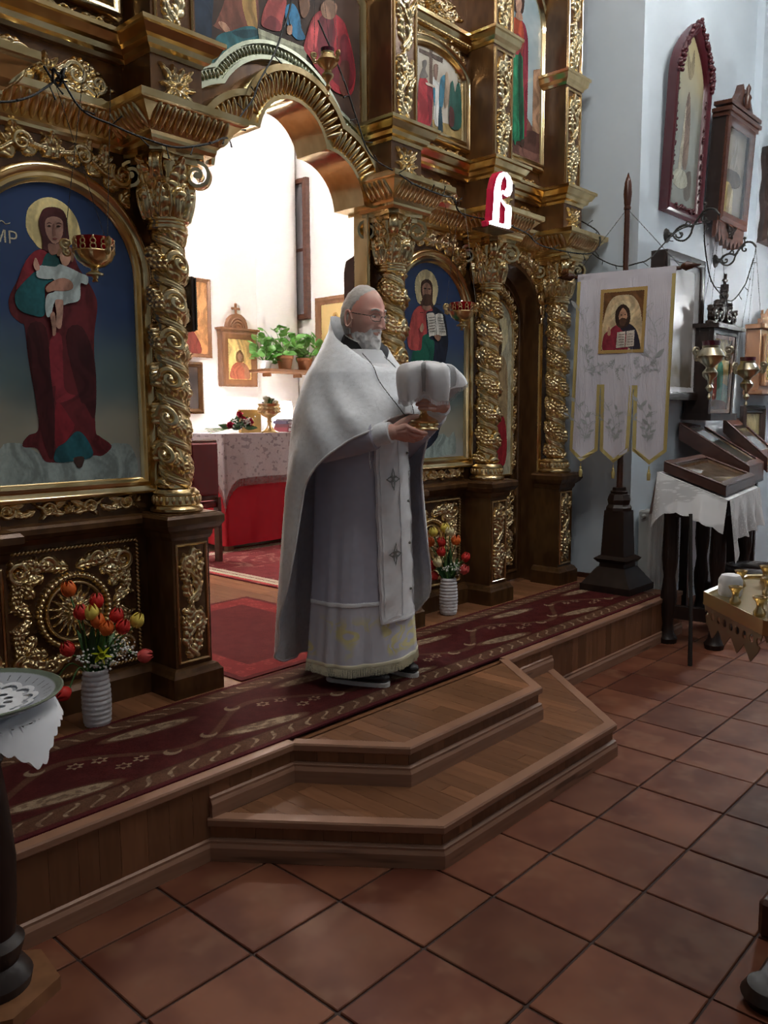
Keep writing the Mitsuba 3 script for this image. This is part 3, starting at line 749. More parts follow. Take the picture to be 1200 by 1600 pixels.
for i, x in enumerate(CX):
    c = thing('spiral_column', COL[i], 'column', 'spiral columns of the screen')
    W = T().translate([x, AX, 0])
    def add(nm, d, rz=0): 
        k = numbered(c+'__'+nm); scene[k] = {**d, 'to_world': W.rotate([0, 0, 1], rz)}; return k
    b = add('base', base_ply); k = numbered(b+'__leaf_ring'); scene[k] = {**leafring_ply, 'to_world': W}
    add('shaft', shaft_ply, -75+40*i); 
    cp_ = add('capital', bell_ply, 22.5)
    for nm, d, angs in (('volute', vol_ply, (45, 135, 225, 315)), ('acanthus_leaf', fl_ply, (0, 90, 180, 270))):
        for a in angs:
            k = numbered(cp_+'__'+nm); scene[k] = {**d, 'to_world': W.rotate([0, 0, 1], a)}
    k = numbered(cp_+'__necking'); scene[k] = {**neck_ply, 'to_world': W}
    k = numbered(cp_+'__abacus'); scene[k] = {**ab_ply, 'to_world': W}
PAINT = {
 'mother': [
  ('cloud','8d9a98',[-0.26,1.315,-0.23,1.338,-0.161,1.331,-0.087,1.283,0.024,1.263,0.103,1.281,0.175,1.321,0.223,1.325,0.276,1.307,0.279,1.191,-0.013,1.188,-0.362,1.18,-0.355,1.289]),
  ('halo','e8d79a',[-0.113,2.131,-0.101,2.182,-0.061,2.22,-0.012,2.236,0.041,2.221,0.079,2.181,0.095,2.132,0.09,2.104,0.038,2.068,-0.056,2.045,-0.088,2.068,-0.108,2.096]),
  ('robe','5a1f24',[-0.061,2.044,-0.1,2.021,-0.131,1.976,-0.157,1.919,-0.185,1.867,-0.192,1.831,-0.182,1.796,-0.152,1.771,-0.138,1.759,-0.131,1.647,-0.119,1.55,-0.105,1.431,-0.112,1.379,-0.144,1.366,-0.167,1.341,-0.165,1.322,-0.117,1.316,-0.091,1.269,-0.052,1.261,0.024,1.264,0.104,1.281,0.144,1.279,0.186,1.316,0.137,1.355,0.12,1.385,0.127,1.586,0.132,1.743,0.151,1.858,0.136,1.917,0.085,1.99,0.047,2.05]),
  ('robe_fold','7c2a33',[-0.046,1.716,0.0,1.734,0.001,1.542,0.045,1.512,-0.034,1.485,-0.034,1.546,-0.057,1.556]),
  ('robe_fold','731f28',[-0.034,1.485,0.016,1.429,0.031,1.388,-0.044,1.312]),
  ('robe_fold','3a1418',[0.016,1.735,0.083,1.775,0.13,1.639,0.119,1.429,0.08,1.481,0.059,1.507]),
  ('robe_fold','3d1317',[-0.13,1.749,-0.061,1.764,-0.05,1.581,-0.043,1.43,-0.062,1.272,-0.098,1.37,-0.115,1.529]),
  ('hem','1f4f57',[-0.044,1.312,-0.005,1.337,0.041,1.377,0.079,1.35,0.103,1.281,0.024,1.263,-0.051,1.264]),
  ('shoe','3a2a26',[0.022,1.274,0.064,1.277,0.056,1.241,0.039,1.237]),
  ('shoulder','7d2831',[-0.059,2.042,-0.033,2.021,-0.062,1.987,-0.085,1.96,-0.109,1.943,-0.163,1.887,-0.131,1.976,-0.1,2.021]),
  ('bodice','1d4a4a',[-0.061,1.994,-0.048,2.024,-0.033,2.035,-0.009,2.031,0.007,2.008,-0.001,1.984,-0.059,1.985]),
  ('sleeve','235a60',[-0.08,1.962,-0.104,1.948,-0.159,1.888,-0.17,1.851,-0.154,1.816,-0.108,1.802,-0.07,1.801,-0.057,1.834,-0.058,1.89,-0.051,1.918,-0.018,1.94,-0.048,1.939]),
  ('veil','4b2424',[-0.059,2.167,-0.044,2.19,-0.009,2.202,0.025,2.197,0.041,2.17,0.045,2.124,0.047,2.092,0.04,2.059,0.017,2.046,-0.012,2.049,-0.032,2.039,-0.056,2.045,-0.057,2.081,-0.064,2.116,-0.066,2.143]),
  ('face','b08878',[-0.044,2.14,-0.035,2.157,-0.01,2.168,0.018,2.164,0.026,2.145,0.023,2.112,0.01,2.085,-0.006,2.071,-0.021,2.073,-0.037,2.093,-0.044,2.115]),
  ('neck','8f6a5c',[-0.036,2.066,-0.011,2.068,0.011,2.073,0.007,2.045,-0.019,2.028,-0.035,2.037]),
  ('brow','5a3a34',[-0.039,2.136,-0.029,2.144,-0.018,2.141,-0.029,2.14]),
  ('brow','5a3a34',[-0.004,2.142,0.008,2.149,0.021,2.145,0.007,2.145]),
  ('eye','33231f',[-0.036,2.129,-0.029,2.134,-0.022,2.131,-0.03,2.127]),
  ('eye','33231f',[-0.002,2.134,0.006,2.139,0.015,2.136,0.006,2.132]),
  ('nose','95695c',[-0.014,2.138,-0.008,2.138,-0.007,2.107,-0.005,2.101,-0.014,2.097,-0.017,2.101]),
  ('mouth','8a4a45',[-0.021,2.087,-0.01,2.091,0.0,2.089,-0.011,2.084]),
  ('child_tunic','a9b5b4',[-0.084,1.973,-0.069,1.984,-0.016,1.986,0.004,1.998,0.044,1.989,0.084,1.975,0.114,1.965,0.108,1.935,0.082,1.937,0.08,1.894,0.068,1.869,0.027,1.856,0.007,1.849,-0.023,1.858,-0.04,1.808,-0.057,1.802,-0.061,1.843,-0.051,1.881,-0.021,1.898,-0.023,1.939,-0.048,1.937,-0.086,1.941]),
  ('child_hair','7a5a44',[-0.006,2.029,0.002,2.051,0.023,2.063,0.05,2.065,0.062,2.043,0.053,2.012,0.036,2.03,0.006,2.026]),
  ('child_face','b78d78',[0.004,2.028,0.017,2.045,0.042,2.045,0.046,2.018,0.03,1.995,0.012,1.999]),
  ('hand','a57a68',[-0.054,1.908,-0.023,1.935,0.017,1.949,0.046,1.938,0.05,1.915,0.019,1.902,-0.025,1.898,-0.05,1.89]),
  ('hand','b58c7c',[-0.098,1.985,-0.087,2.009,-0.074,1.974,-0.089,1.963]),
  ('leg','ab8575',[-0.023,1.861,0.003,1.868,0.009,1.854,-0.002,1.774,-0.013,1.76,-0.025,1.772,-0.02,1.814]),
  ('leg','a07a6a',[-0.045,1.808,-0.027,1.818,-0.025,1.762,-0.028,1.737,-0.039,1.734,-0.04,1.766]),
 ],
 'teacher': [
  ('cloud','8f9f9c',[0.002,1.187,0.024,1.256,0.061,1.306,0.114,1.324,0.167,1.299,0.222,1.331,0.238,1.207,0.153,1.196]),
  ('cloud','8f9f9c',[-0.538,1.124,-0.536,1.273,-0.41,1.3,-0.211,1.268,0.002,1.266,0.024,1.191,-0.211,1.151]),
  ('halo','e9dcae',[-0.143,2.14,-0.134,2.188,-0.097,2.227,-0.046,2.245,0.005,2.236,0.044,2.205,0.063,2.155,0.054,2.106,0.018,2.05,-0.103,2.051,-0.134,2.094]),
  ('mantle','1c2233',[0.018,2.05,0.084,2.032,0.125,2.007,0.156,1.886,0.15,1.803,0.093,1.594,0.061,1.302,-0.197,1.227,-0.178,1.588,-0.071,1.811,-0.026,1.874,-0.046,2.004,-0.007,2.02]),
  ('robe','b5504e',[-0.09,2.044,-0.134,2.024,-0.165,1.99,-0.19,1.922,-0.208,1.862,-0.202,1.815,-0.172,1.794,-0.09,1.802,-0.078,1.871,-0.036,1.893,-0.046,2.004,0.012,2.023,-0.008,2.044]),
  ('robe_fold','933a3d',[-0.116,1.916,-0.071,1.895,-0.084,1.806,-0.116,1.801,-0.103,1.857]),
  ('tunic','1d5c4c',[-0.078,1.871,-0.033,1.889,-0.007,1.863,0.029,1.849,0.019,1.755,-0.019,1.55,-0.178,1.548,-0.172,1.762,-0.134,1.792,-0.09,1.802]),
  ('hair','4a3226',[-0.094,2.146,-0.084,2.174,-0.053,2.191,-0.014,2.19,0.008,2.165,0.012,2.117,0.009,2.077,0.022,2.046,-0.027,2.034,-0.094,2.044,-0.081,2.084,-0.092,2.114]),
  ('face','a8826e',[-0.081,2.147,-0.053,2.172,-0.021,2.169,-0.001,2.14,-0.008,2.107,-0.027,2.074,-0.052,2.067,-0.072,2.085,-0.079,2.116]),
  ('beard','553a2c',[-0.075,2.097,-0.046,2.111,-0.004,2.106,-0.017,2.067,-0.045,2.048,-0.068,2.066]),
  ('neck','a27c6a',[-0.075,2.045,-0.046,2.044,-0.008,2.05,-0.004,2.032,-0.046,2.018,-0.081,2.031]),
  ('eye','33241e',[-0.072,2.138,-0.059,2.144,-0.046,2.141,-0.059,2.136]),
  ('eye','33241e',[-0.033,2.14,-0.022,2.145,-0.009,2.142,-0.022,2.137]),
  ('nose','8e6856',[-0.042,2.143,-0.036,2.144,-0.033,2.117,-0.045,2.114]),
  ('book_page','d6d4cc',[-0.046,2.002,-0.014,2.01,0.019,2.012,0.028,1.999,0.042,1.885,0.006,1.884,-0.023,1.874],1),
  ('book_page','dedcd4',[0.032,2.003,0.058,2.014,0.098,2.011,0.136,1.893,0.085,1.887,0.045,1.885],1),
  ('hand','b08a76',[-0.109,1.912,-0.085,1.946,-0.07,1.923,-0.089,1.896]),
  ('hand','94705f',[0.019,1.881,0.058,1.892,0.085,1.881,0.059,1.855]),
  ('text_line','77746e',[-0.033,1.981,0.022,1.99,0.022,1.986,-0.033,1.978],1),
  ('text_line','77746e',[-0.031,1.966,0.023,1.975,0.023,1.971,-0.031,1.962],1),
  ('text_line','77746e',[-0.029,1.951,0.025,1.96,0.025,1.956,-0.029,1.947],1),
  ('text_line','77746e',[-0.027,1.936,0.026,1.944,0.026,1.94,-0.027,1.932],1),
  ('text_line','77746e',[-0.025,1.921,0.027,1.929,0.027,1.925,-0.025,1.917],1),
  ('text_line','77746e',[-0.023,1.906,0.029,1.914,0.029,1.91,-0.023,1.902],1),
  ('text_line','77746e',[0.051,1.988,0.098,1.99,0.098,1.986,0.051,1.984],1),
  ('text_line','77746e',[0.053,1.973,0.102,1.975,0.102,1.971,0.054,1.969],1),
  ('text_line','77746e',[0.056,1.958,0.106,1.96,0.106,1.955,0.056,1.954],1),
  ('text_line','77746e',[0.058,1.943,0.11,1.944,0.11,1.94,0.058,1.939],1),
  ('text_line','77746e',[0.06,1.928,0.114,1.929,0.114,1.925,0.06,1.924],1),
  ('text_line','77746e',[0.062,1.912,0.119,1.914,0.119,1.91,0.062,1.908],1),
 ],
 'cross': [
  ('ground','a08a5a',[-0.379,3.007,-0.024,3.061,0.156,3.075,0.278,3.101,0.293,2.989,0.184,2.987,-0.141,2.994,-0.379,2.989],1),
  ('cross_beam','5a4a42',[-0.018,3.422,0.009,3.427,0.011,3.008,-0.017,3.007],1),
  ('cross_beam','55463f',[-0.105,3.403,0.102,3.413,0.099,3.386,-0.105,3.383],1),
  ('red_figure','9c3038',[-0.102,3.249,-0.05,3.264,-0.025,3.241,0.013,3.221,0.007,3.106,-0.012,3.026,-0.086,3.007,-0.123,3.006,-0.117,3.149]),
  ('robe_fold','74242e',[-0.037,3.23,0.01,3.22,0.004,3.106,-0.018,3.028,-0.031,3.134]),
  ('grey_head','6f6a66',[-0.077,3.345,-0.047,3.358,-0.042,3.337,-0.055,3.307,-0.031,3.275,-0.099,3.252,-0.086,3.294,-0.074,3.316]),
  ('white_figure','c4c6c4',[0.013,3.289,0.038,3.277,0.064,3.273,0.083,3.313,0.065,3.236,0.065,3.054,0.026,3.05,0.02,3.147,0.01,3.228]),
  ('head','7a6258',[0.019,3.351,0.051,3.364,0.056,3.339,0.043,3.279,0.019,3.291]),
  ('cloak','3a6f86',[0.077,3.292,0.102,3.322,0.117,3.311,0.104,3.177,0.077,3.132,0.064,3.159,0.07,3.245]),
  ('cloak','3a6f86',[0.01,3.224,0.029,3.229,0.025,3.134]),
  ('cloak_fold','27424f',[0.064,3.129,0.084,3.141,0.097,3.018,0.059,3.012]),
  ('arm','b9a79c',[-0.05,3.242,0.026,3.244,0.019,3.233,-0.043,3.23]),
  ('beige_figure','9c8a78',[0.122,3.328,0.141,3.341,0.156,3.261,0.142,3.176,0.116,3.163]),
  ('green_figure','27514a',[0.162,3.262,0.181,3.314,0.196,3.295,0.208,3.259,0.228,3.311,0.245,3.316,0.262,3.266,0.264,3.083,0.156,3.071]),
  ('maroon_figure','4f2a2a',[0.156,3.168,0.196,3.155,0.196,3.073,0.156,3.071]),
 ],
 'martyr': [
  ('ground','6b4a42',[-0.59,3.209,-0.203,3.273,-0.087,3.284,0.132,3.314,0.21,3.261,0.302,3.256,0.309,3.035,-0.198,3.036,-0.589,3.032],1),
  ('ground_shade','4d332f',[-0.2,3.137,-0.037,3.195,0.289,3.253,0.293,3.126,0.013,3.123]),
  ('tower','9b7a62',[0.199,3.619,0.282,3.65,0.282,3.245,0.195,3.251],1),
  ('cloak','7c2a3a',[-0.099,3.825,-0.053,3.855,0.067,3.867,0.118,3.814,0.134,3.69,0.131,3.268,0.098,3.188,-0.085,3.234,-0.129,3.361,-0.13,3.642]),
  ('bodice','a5482f',[-0.093,3.82,-0.029,3.86,0.055,3.863,0.085,3.771,0.054,3.666,-0.047,3.636,-0.096,3.72]),
  ('bodice_fold','86383a',[-0.073,3.715,0.021,3.782,0.071,3.722,0.036,3.648,-0.047,3.636]),
  ('skirt','1f6a4c',[-0.071,3.616,0.0,3.65,0.067,3.657,0.076,3.545,0.1,3.228,0.076,3.163,-0.036,3.14,-0.097,3.212,-0.071,3.377]),
  ('skirt_fold','12402f',[0.019,3.618,0.061,3.63,0.085,3.198,0.049,3.17]),
  ('skirt_fold','2c8560',[-0.041,3.6,-0.005,3.623,0.012,3.181,-0.018,3.154]),
  ('hair','3a2822',[-0.04,3.974,0.015,4.015,0.076,4.008,0.069,3.924,0.03,3.894,-0.028,3.904]),
  ('face','b08a76',[-0.017,3.964,0.022,3.989,0.052,3.975,0.047,3.936,0.027,3.904,-0.004,3.9]),
  ('neck','a8826e',[-0.006,3.896,0.044,3.91,0.061,3.868,-0.011,3.86]),
  ('hand','a27c6a',[-0.065,3.643,-0.03,3.66,-0.017,3.632,-0.053,3.618]),
  ('shoe','3a2a24',[0.062,3.16,0.099,3.162,0.087,3.123,0.056,3.123]),
 ],
 'supper': [
  ('blue_drape','1c2a3c',[-0.453,3.273,-0.347,3.312,-0.363,3.098,-0.374,3.005,-0.44,2.841,-0.5,2.825]),
  ('seated_figure','6d4236',[-0.347,3.091,-0.306,3.171,-0.264,3.258,-0.124,3.308,-0.118,3.147,-0.213,3.098,-0.27,3.074,-0.356,3.077]),
  ('ochre_drape','9a7a4a',[-0.201,3.219,-0.183,3.275,-0.133,3.28,-0.12,3.209,-0.12,3.143,-0.163,3.125]),
  ('hand','a9826c',[-0.332,3.102,-0.292,3.109,-0.266,3.078,-0.301,3.075]),
  ('teal_robe','2c6068',[-0.367,2.989,-0.334,3.048,-0.261,3.089,-0.187,3.131,-0.124,3.142,-0.11,3.074,-0.215,3.035,-0.297,2.967,-0.353,2.933,-0.409,2.88,-0.436,2.848,-0.407,2.935]),
  ('robe_fold','1c424c',[-0.261,3.086,-0.129,3.136,-0.117,3.116,-0.197,3.078]),
  ('red_figure','a04a48',[-0.093,3.199,-0.066,3.265,-0.021,3.325,0.05,3.33,0.047,3.278,0.029,3.22,0.01,3.174,-0.086,3.161]),
  ('robe_fold','7c3438',[-0.085,3.177,-0.041,3.223,0.011,3.214,0.006,3.173,-0.069,3.16]),
  ('blue_figure','2f6f96',[0.049,3.291,0.095,3.32,0.131,3.286,0.143,3.231,0.166,3.192,0.119,3.171,0.082,3.185,0.048,3.233]),
  ('arm','b48c74',[0.056,3.209,0.083,3.225,0.082,3.185,0.057,3.177]),
  ('head','7a5844',[0.133,3.372,0.18,3.395,0.198,3.342,0.168,3.285,0.14,3.289]),
  ('tablecloth','a7a892',[-0.118,3.145,0.174,3.151,0.174,3.141,0.009,3.123,-0.117,3.122],1),
  ('tablecloth','8a8c78',[-0.117,3.122,0.009,3.123,0.174,3.141,0.168,3.079,0.08,3.08,-0.106,3.069],1),
  ('right_figure','9a2f38',[0.171,3.2,0.216,3.301,0.285,3.357,0.394,3.36,0.445,3.314,0.5,3.148,0.472,3.026,0.388,3.004,0.328,3.015,0.23,3.077,0.193,3.113,0.155,3.142]),
  ('robe_fold','641f2a',[0.254,3.307,0.334,3.347,0.363,3.281,0.351,3.188,0.41,3.038,0.289,3.087,0.242,3.175]),
  ('robe_fold','bb4c50',[0.18,3.203,0.22,3.296,0.255,3.321,0.232,3.172,0.184,3.144]),
  ('robe_fold','6d2630',[0.392,3.242,0.445,3.286,0.495,3.118,0.43,3.029]),
  ('head','8a6a56',[0.265,3.364,0.315,3.415,0.375,3.405,0.346,3.337,0.284,3.324]),
  ('chair','5a3028',[0.391,3.144,0.453,3.163,0.44,3.018,0.389,3.018]),
 ],
}
# ---------------------------------------------------------------- icons set in the screen: flat painted panels (thin layers of paint) in gilded frames
def brush_fn(p, n, uv):
    a = fbm((p.x+p.y)*34+4*noise(p.z*9, p.x*9), p.z*9, p.y*3, 3); b = fbm((p.x+p.y)*110, p.z*90, 2., 2)
    return dr.clip(smoothstep(.28, .72, a)*.85+(b-.5)*.5, 0, 1)
BRUSH = proc(brush_fn)
def paint(h, gloss=.48):
    k = 'paint_'+h
    if k not in scene:
        c = hexc(h); d = lambda f: {'type': 'principled', 'base_color': rgb([min(1, x*f*.86) for x in c]), 'roughness': gloss, 'specular': .22}
        mat(k, {'type': 'blendbsdf', 'weight': BRUSH, 'a': d(.72), 'b': d(1.42)})
    return k
def flat_y(poly, y):
    ps = [p for p in getattr(poly, 'geoms', [poly]) if p.geom_type == 'Polygon' and p.area > 1e-7]
    if not ps: return None
    ms = []
    for p in ps:
        v, f = trimesh.creation.triangulate_polygon(p, engine='earcut'); 
        m = trimesh.Trimesh(np.stack([v[:, 0], np.full(len(v), y), v[:, 1]], 1), f, process=False)
        if m.face_normals[:, 1].mean() > 0: m.invert()
        ms.append(m)
    return cat_(ms)
def picture(parent, layers, xc, y, clip, post=None, gloss=.48):
    for i, L in enumerate(layers):
        nm, col, P = L[:3]; P = np.array(P, float).reshape(-1, 2)+(xc, 0)
        if len(L) < 4: P = spline(P, 4, True)
        g = sg.Polygon(P).buffer(0).intersection(clip)
        m = flat_y(g, y-.0004*(i+1))
        if m is None: continue
        if post: m = post(m)
        obj(nm, m, paint(col, gloss), parent, False)
FRAME = [(0, 0), (0, .030), (.006, .038), (.014, .040), (.020, .033), (.034, .028), (.040, .036), (.052, .038), (.058, .030), (.062, .020), (.070, .014), (.070, 0)]
def night_fn(z0, z1):
    def f(p, n, uv):
        t = (p.z-z0)/(z1-z0)+.12*(fbm(p.x*4, p.z*6, 1.5, 3)-.5)
        c = mix((.30, .31, .30), (.25, .24, .19), smoothstep(.02, .14, t))
        c = mix(c, mi.Color3f(.085, .13, .14), smoothstep(.16, .34, t))
        c = mix(c, mi.Color3f(.022, .045, .115), smoothstep(.34, .62, t))
        return mix(c, mi.Color3f(.018, .042, .125), smoothstep(.7, 1., t))
    return f
prin('paint_night', proc(night_fn(1.18, 2.3)), .42, 0, .35)
def sky_fn(p, n, uv):
    t = fbm(p.x*5, p.z*7, 3.3, 3)
    return mix((.20, .27, .30), (.34, .40, .42), smoothstep(.2, .8, t))
prin('paint_sky', proc(sky_fn), .3)
def umber_fn(p, n, uv):
    t = fbm(p.x*5, p.z*5, 7.7, 3)
    return mix((.020, .014, .013), (.075, .045, .035), smoothstep(.25, .8, t))
prin('paint_umber', proc(umber_fn), .55, 0, .2)
def fog_fn(p, n, uv):
    t = fbm(p.x*6, p.z*5, 2.2, 4)
    return mix((.34, .30, .24), (.52, .50, .46), smoothstep(.25, .75, t))
prin('paint_fog', proc(fog_fn), .3)
def icon(label, layers, xc, hw, z0, zs, bg, hr=None, y=PY, fr=FRAME, m='m_gold_flat', fw=.07):
    t = thing('framed_icon', label, 'icon')
    outer = arch_path(xc, hw+fw, z0-fw, zs, 40, None if hr is None else hr+fw)
    obj('frame', vsweep(fr, outer, y, True), m, t, 40)
    clip = arched(xc, hw+.004, z0-.004, zs, hr)
    obj('background', flat_y(clip, y-.010), bg, t, False)
    picture(t, layers, xc, y-.0105, clip)
    return t
t = icon('arched icon of a haloed woman in maroon holding a child, deep blue sky', PAINT['mother'], 1.50, .312, 1.185, 1.975, 'paint_night')
LET = 'paint_c9c2ac'; paint('c9c2ac')
def letters(parent, txt, h, x, y, z, m):
    tx = meshkit.text_mesh(txt, h, .0006); v = tx.vertices
    obj('lettering', trimesh.Trimesh(np.stack([v[:, 0]+x, y-v[:, 2], v[:, 1]+z], 1), tx.faces, process=False), m, parent, False)
letters(t, 'МР', .045, 1.262, PY-.0112, 2.048, LET)
obj('lettering', tube(spline([(1.285, PY-.0112, 2.112), (1.30, PY-.0112, 2.122), (1.315, PY-.0112, 2.113), (1.33, PY-.0112, 2.12)], 5), .002, 5), LET, t)
letters(t, 'Θ', .045, 1.675, PY-.0112, 2.048, LET)
obj('lettering', tube(spline([(1.665, PY-.0112, 2.112), (1.68, PY-.0112, 2.122), (1.695, PY-.0112, 2.113), (1.71, PY-.0112, 2.12)], 5), .002, 5), LET, t)
t = icon('arched icon of a haloed bearded man with an open book, blue sky, behind the priest', PAINT['teacher'], 3.70, .312, 1.185, 1.975, 'paint_night')
for a, b in (((3.60, 2.065), (3.635, 2.062)), ((3.60, 2.005), (3.635, 2.0)), ((3.745, 2.065), (3.785, 2.06)), ((3.745, 2.005), (3.785, 1.998))):
    obj('halo_line', box(a[0], b[0], PY-.0128, PY-.012, a[1]-.0015, a[1]+.0015), 'm_dark_wood', t)
cross_t = icon('small arched icon of robed figures beside a tall brown cross, upper right', PAINT['cross'], 3.70, .27, 3.015, 3.325, 'paint_fog', hr=.10, fw=.062, fr=[(a*.88, b) for a, b in FRAME])
icon('tall arched icon of a standing woman in a red cloak and green skirt', PAINT['martyr'], 4.53, .285, 3.065, 3.86, 'paint_sky', fw=.062, fr=[(a*.88, b) for a, b in FRAME])
# picture above the doorway: its lower edge follows the trefoil
t = thing('framed_icon', 'large dark painting of robed figures seated at a table, over the doorway', 'icon')
SUP = sg.Polygon([(2.06, 2.4), (3.14, 2.4), (3.14, 3.46), (3.02, 3.59), (2.18, 3.59), (2.06, 3.46)])
clip = SUP.difference(tri(.24, 0)).intersection(sg.box(0, 2.7, 9, 9))
obj('background', flat_y(clip, PY-.006), 'paint_umber', t, False)
picture(t, PAINT['supper'], 2.60, PY-.0062, clip, gloss=.5)
rope = [(0, 0), (0, .020), (.010, .032), (.022, .026), (.030, .020), (.056, .020), (.064, .030), (.078, .034), (.088, .026), (.098, .012), (.098, 0)]
obj('frame', vsweep([(a, b) for a, b in rope], [(3.235, 2.74), (3.235, 3.50), (3.07, 3.68), (2.13, 3.68), (1.965, 3.50), (1.965, 2.74)], PY), 'm_gold_flat', t, 40)
bl = [moved(trimesh.creation.icosphere(1, .012), (3.235-.043, PY-.022, z)) for z in np.arange(2.76, 3.47, .019)]
bl += [moved(trimesh.creation.icosphere(1, .012), (3.192-.165*q, PY-.022, 3.475+.18*q)) for q in np.linspace(.02, 1, 12)]
obj('bead_row', cat_(bl), 'm_gold', t, True)
band = tri(.262, 2.3).difference(tri(.182, 0)).intersection(sg.box(2.06, 2.66, 3.135, 9))
sf = obj('silver_arch', ext_y(band, PY-.022, PY-.001), 'm_silver_gilt', t, False, 'pale silvery trefoil border')
for d0, d1 in ((.262, .246), (.200, .182)):
    obj('fillet', ext_y(tri(d0, 2.3).difference(tri(d1, 0)).intersection(sg.box(2.06, 2.66, 3.135, 9)), PY-.034, PY-.02), 'm_silver_gilt', sf, False)
ln = sg.LineString(np.array(tri(.223, 2.3).exterior.coords)); bl = []
for i in range(int(ln.length/.021)):
    p = ln.interpolate(i*.021); q = ln.interpolate(i*.021+.004)
    if p.y < 2.68 or abs(p.x-RC) > .525: continue
    m = trimesh.creation.icosphere(1, 1); m.vertices *= (.008, .012, .019)
    bl.append(moved(m, (p.x, PY-.024, p.y), ry=-math.atan2(q.y-p.y, q.x-p.x)))
obj('leaf_row', cat_(bl), 'm_silver_gilt', sf, True)
# upper left framed picture, only its lower edge in view
t = thing('framed_icon', 'dark framed picture at the very top left, cut by the picture edge', 'icon')
obj('frame', vsweep(FRAME, [(1.13, 2.95), (1.80, 2.95), (1.80, 3.9), (1.13, 3.9)], PY, True), 'm_gold_flat', t, 40)
obj('background', flat_y(sg.box(1.19, 3.01, 1.74, 3.84), PY-.010), 'paint_umber', t, False)

# the side door: arched leaf standing slightly ajar
D = thing('side_door', 'gilded side door leaf with carved border and painted saint, slightly ajar', 'door')
hx, hy, ang = DOOR2[0]-DOOR2[1]+.012, PY+.105, math.radians(2.0)
def dm(m):
    m = m.copy(); v = m.vertices-(hx, 0, 0); c, s = math.cos(ang), math.sin(ang)
    m.vertices = np.stack([hx+v[:, 0]*c-v[:, 1]*s, hy+v[:, 0]*s+v[:, 1]*c, v[:, 2]], 1); return m
dx, dw = DOOR2[0], DOOR2[1]-.016
obj('leaf_board', dm(ext_y(arched(dx, dw, H+.012, 2.03), .0, .03)), 'm_gilt_wood', D, False)
fr = [(0, 0), (0, .016), (.008, .022), (.05, .022), (.058, .028), (.066, .022), (.07, 0)]
obj('frame', dm(vsweep(fr, arch_path(dx, dw, H+.012, 2.03, 40), 0, True)), 'm_gilt_wood', D, 40)
bpath = arch_path(dx, dw-.115, 1.02, 1.98, 40)
obj('bead_frame', dm(vsweep([(0, 0), (0, .012), (.006, .018), (.012, .012), (.012, 0)], bpath, 0, True)), 'm_gold_flat', D, 40)
cl = arched(dx, dw-.12, 1.02, 1.98)
obj('background', dm(flat_y(cl, -.006)), paint('b7b39c'), D, False)
SAINT = [('halo', 'd8cfa8', [-.16, 1.99, -.1, 2.08, 0, 2.11, .1, 2.08, .15, 1.98, .10, 1.86, 0, 1.82, -.12, 1.86]), ('robe', 'a08a68', [-.14, 1.80, 0, 1.83, .12, 1.79, .15, 1.6, .13, 1.2, .05, 1.15, -.14, 1.18, -.17, 1.6]), ('hair', '4a3a2c', [-.07, 1.95, -.02, 2.03, .05, 2.01, .07, 1.9, .05, 1.82, -.05, 1.82]), ('face', 'a8846e', [-.04, 1.93, 0, 1.98, .04, 1.93, .03, 1.85, 0, 1.82, -.03, 1.85]),
         ('hem', '9c2a34', [-.05, 1.45, .1, 1.42, .145, 1.25, .12, 1.10, 0, 1.07, -.12, 1.10]), ('shoe', '3a2c26', [.04, 1.10, .10, 1.09, .09, 1.04, .04, 1.04])]
picture(D, SAINT, dx, -.0065, cl, post=dm)
R = Relief(2*dw, 2.45-H-.012, .003); cxr = dw
for i, z in enumerate(np.arange(.80, 1.72, .125)):
    R.scroll(2*dw-.098, z, .026, -PI/2, 1.3, .0085, .022, 1 if i % 2 else -1); R.leaf(2*dw-.10, z+.03, PI/2+(.5 if i % 2 else -.5), .085, .022, .024, -.8 if i % 2 else .8, 4); R.leaf(2*dw-.09, z-.01, PI/2-.8, .06, .016, .02, .5, 3)
for a in np.linspace(0, PI/2, 7):
    x, z = cxr+(dw-.10)*math.cos(a), 1.74+(dw-.10)*math.sin(a); R.scroll(x, z, .03, a+PI, 1.3, .010, .026, 1); R.leaf(x, z, a+1.9, .09, .024, .024, -.6, 4); R.leaf(x, z, a-.4, .05, .02, .022, .6, 3)
R.mirror()
R2 = medallion_relief(2*dw-.16, .56)
obj('carving', dm(at_panel(R.mesh(), dx-dw, -.001, H+.012)), 'm_gold', D, True)
obj('carved_panel', dm(at_panel(R2, dx-dw+.08, -.001, H+.10)), 'm_gold', D, True)
# reveal of the side doorway and a gold bead on its edge
obj('door_reveal', ext_y(arched(DOOR2[0], DOOR2[1]+.022, H, 2.04).difference(arched(DOOR2[0], DOOR2[1], 0, 2.04)), PY-.002, PY+.17), 'm_gilt_wood', ICO, False)
obj('door_bead', vsweep([(-.004, 0), (-.004, .012), (.010, .020), (.030, .014), (.030, 0)], [(DOOR2[0]+DOOR2[1]+.030, H), (DOOR2[0]+DOOR2[1]+.030, 2.04)] , PY), 'm_gold_flat', ICO, 40)
obj('carved_crest', at_panel(spandrel_relief(.385, 0, .36, .44, below=.18), DOOR2[0]-.385, PY, 2.045-.18), 'm_gold', ICO, True)
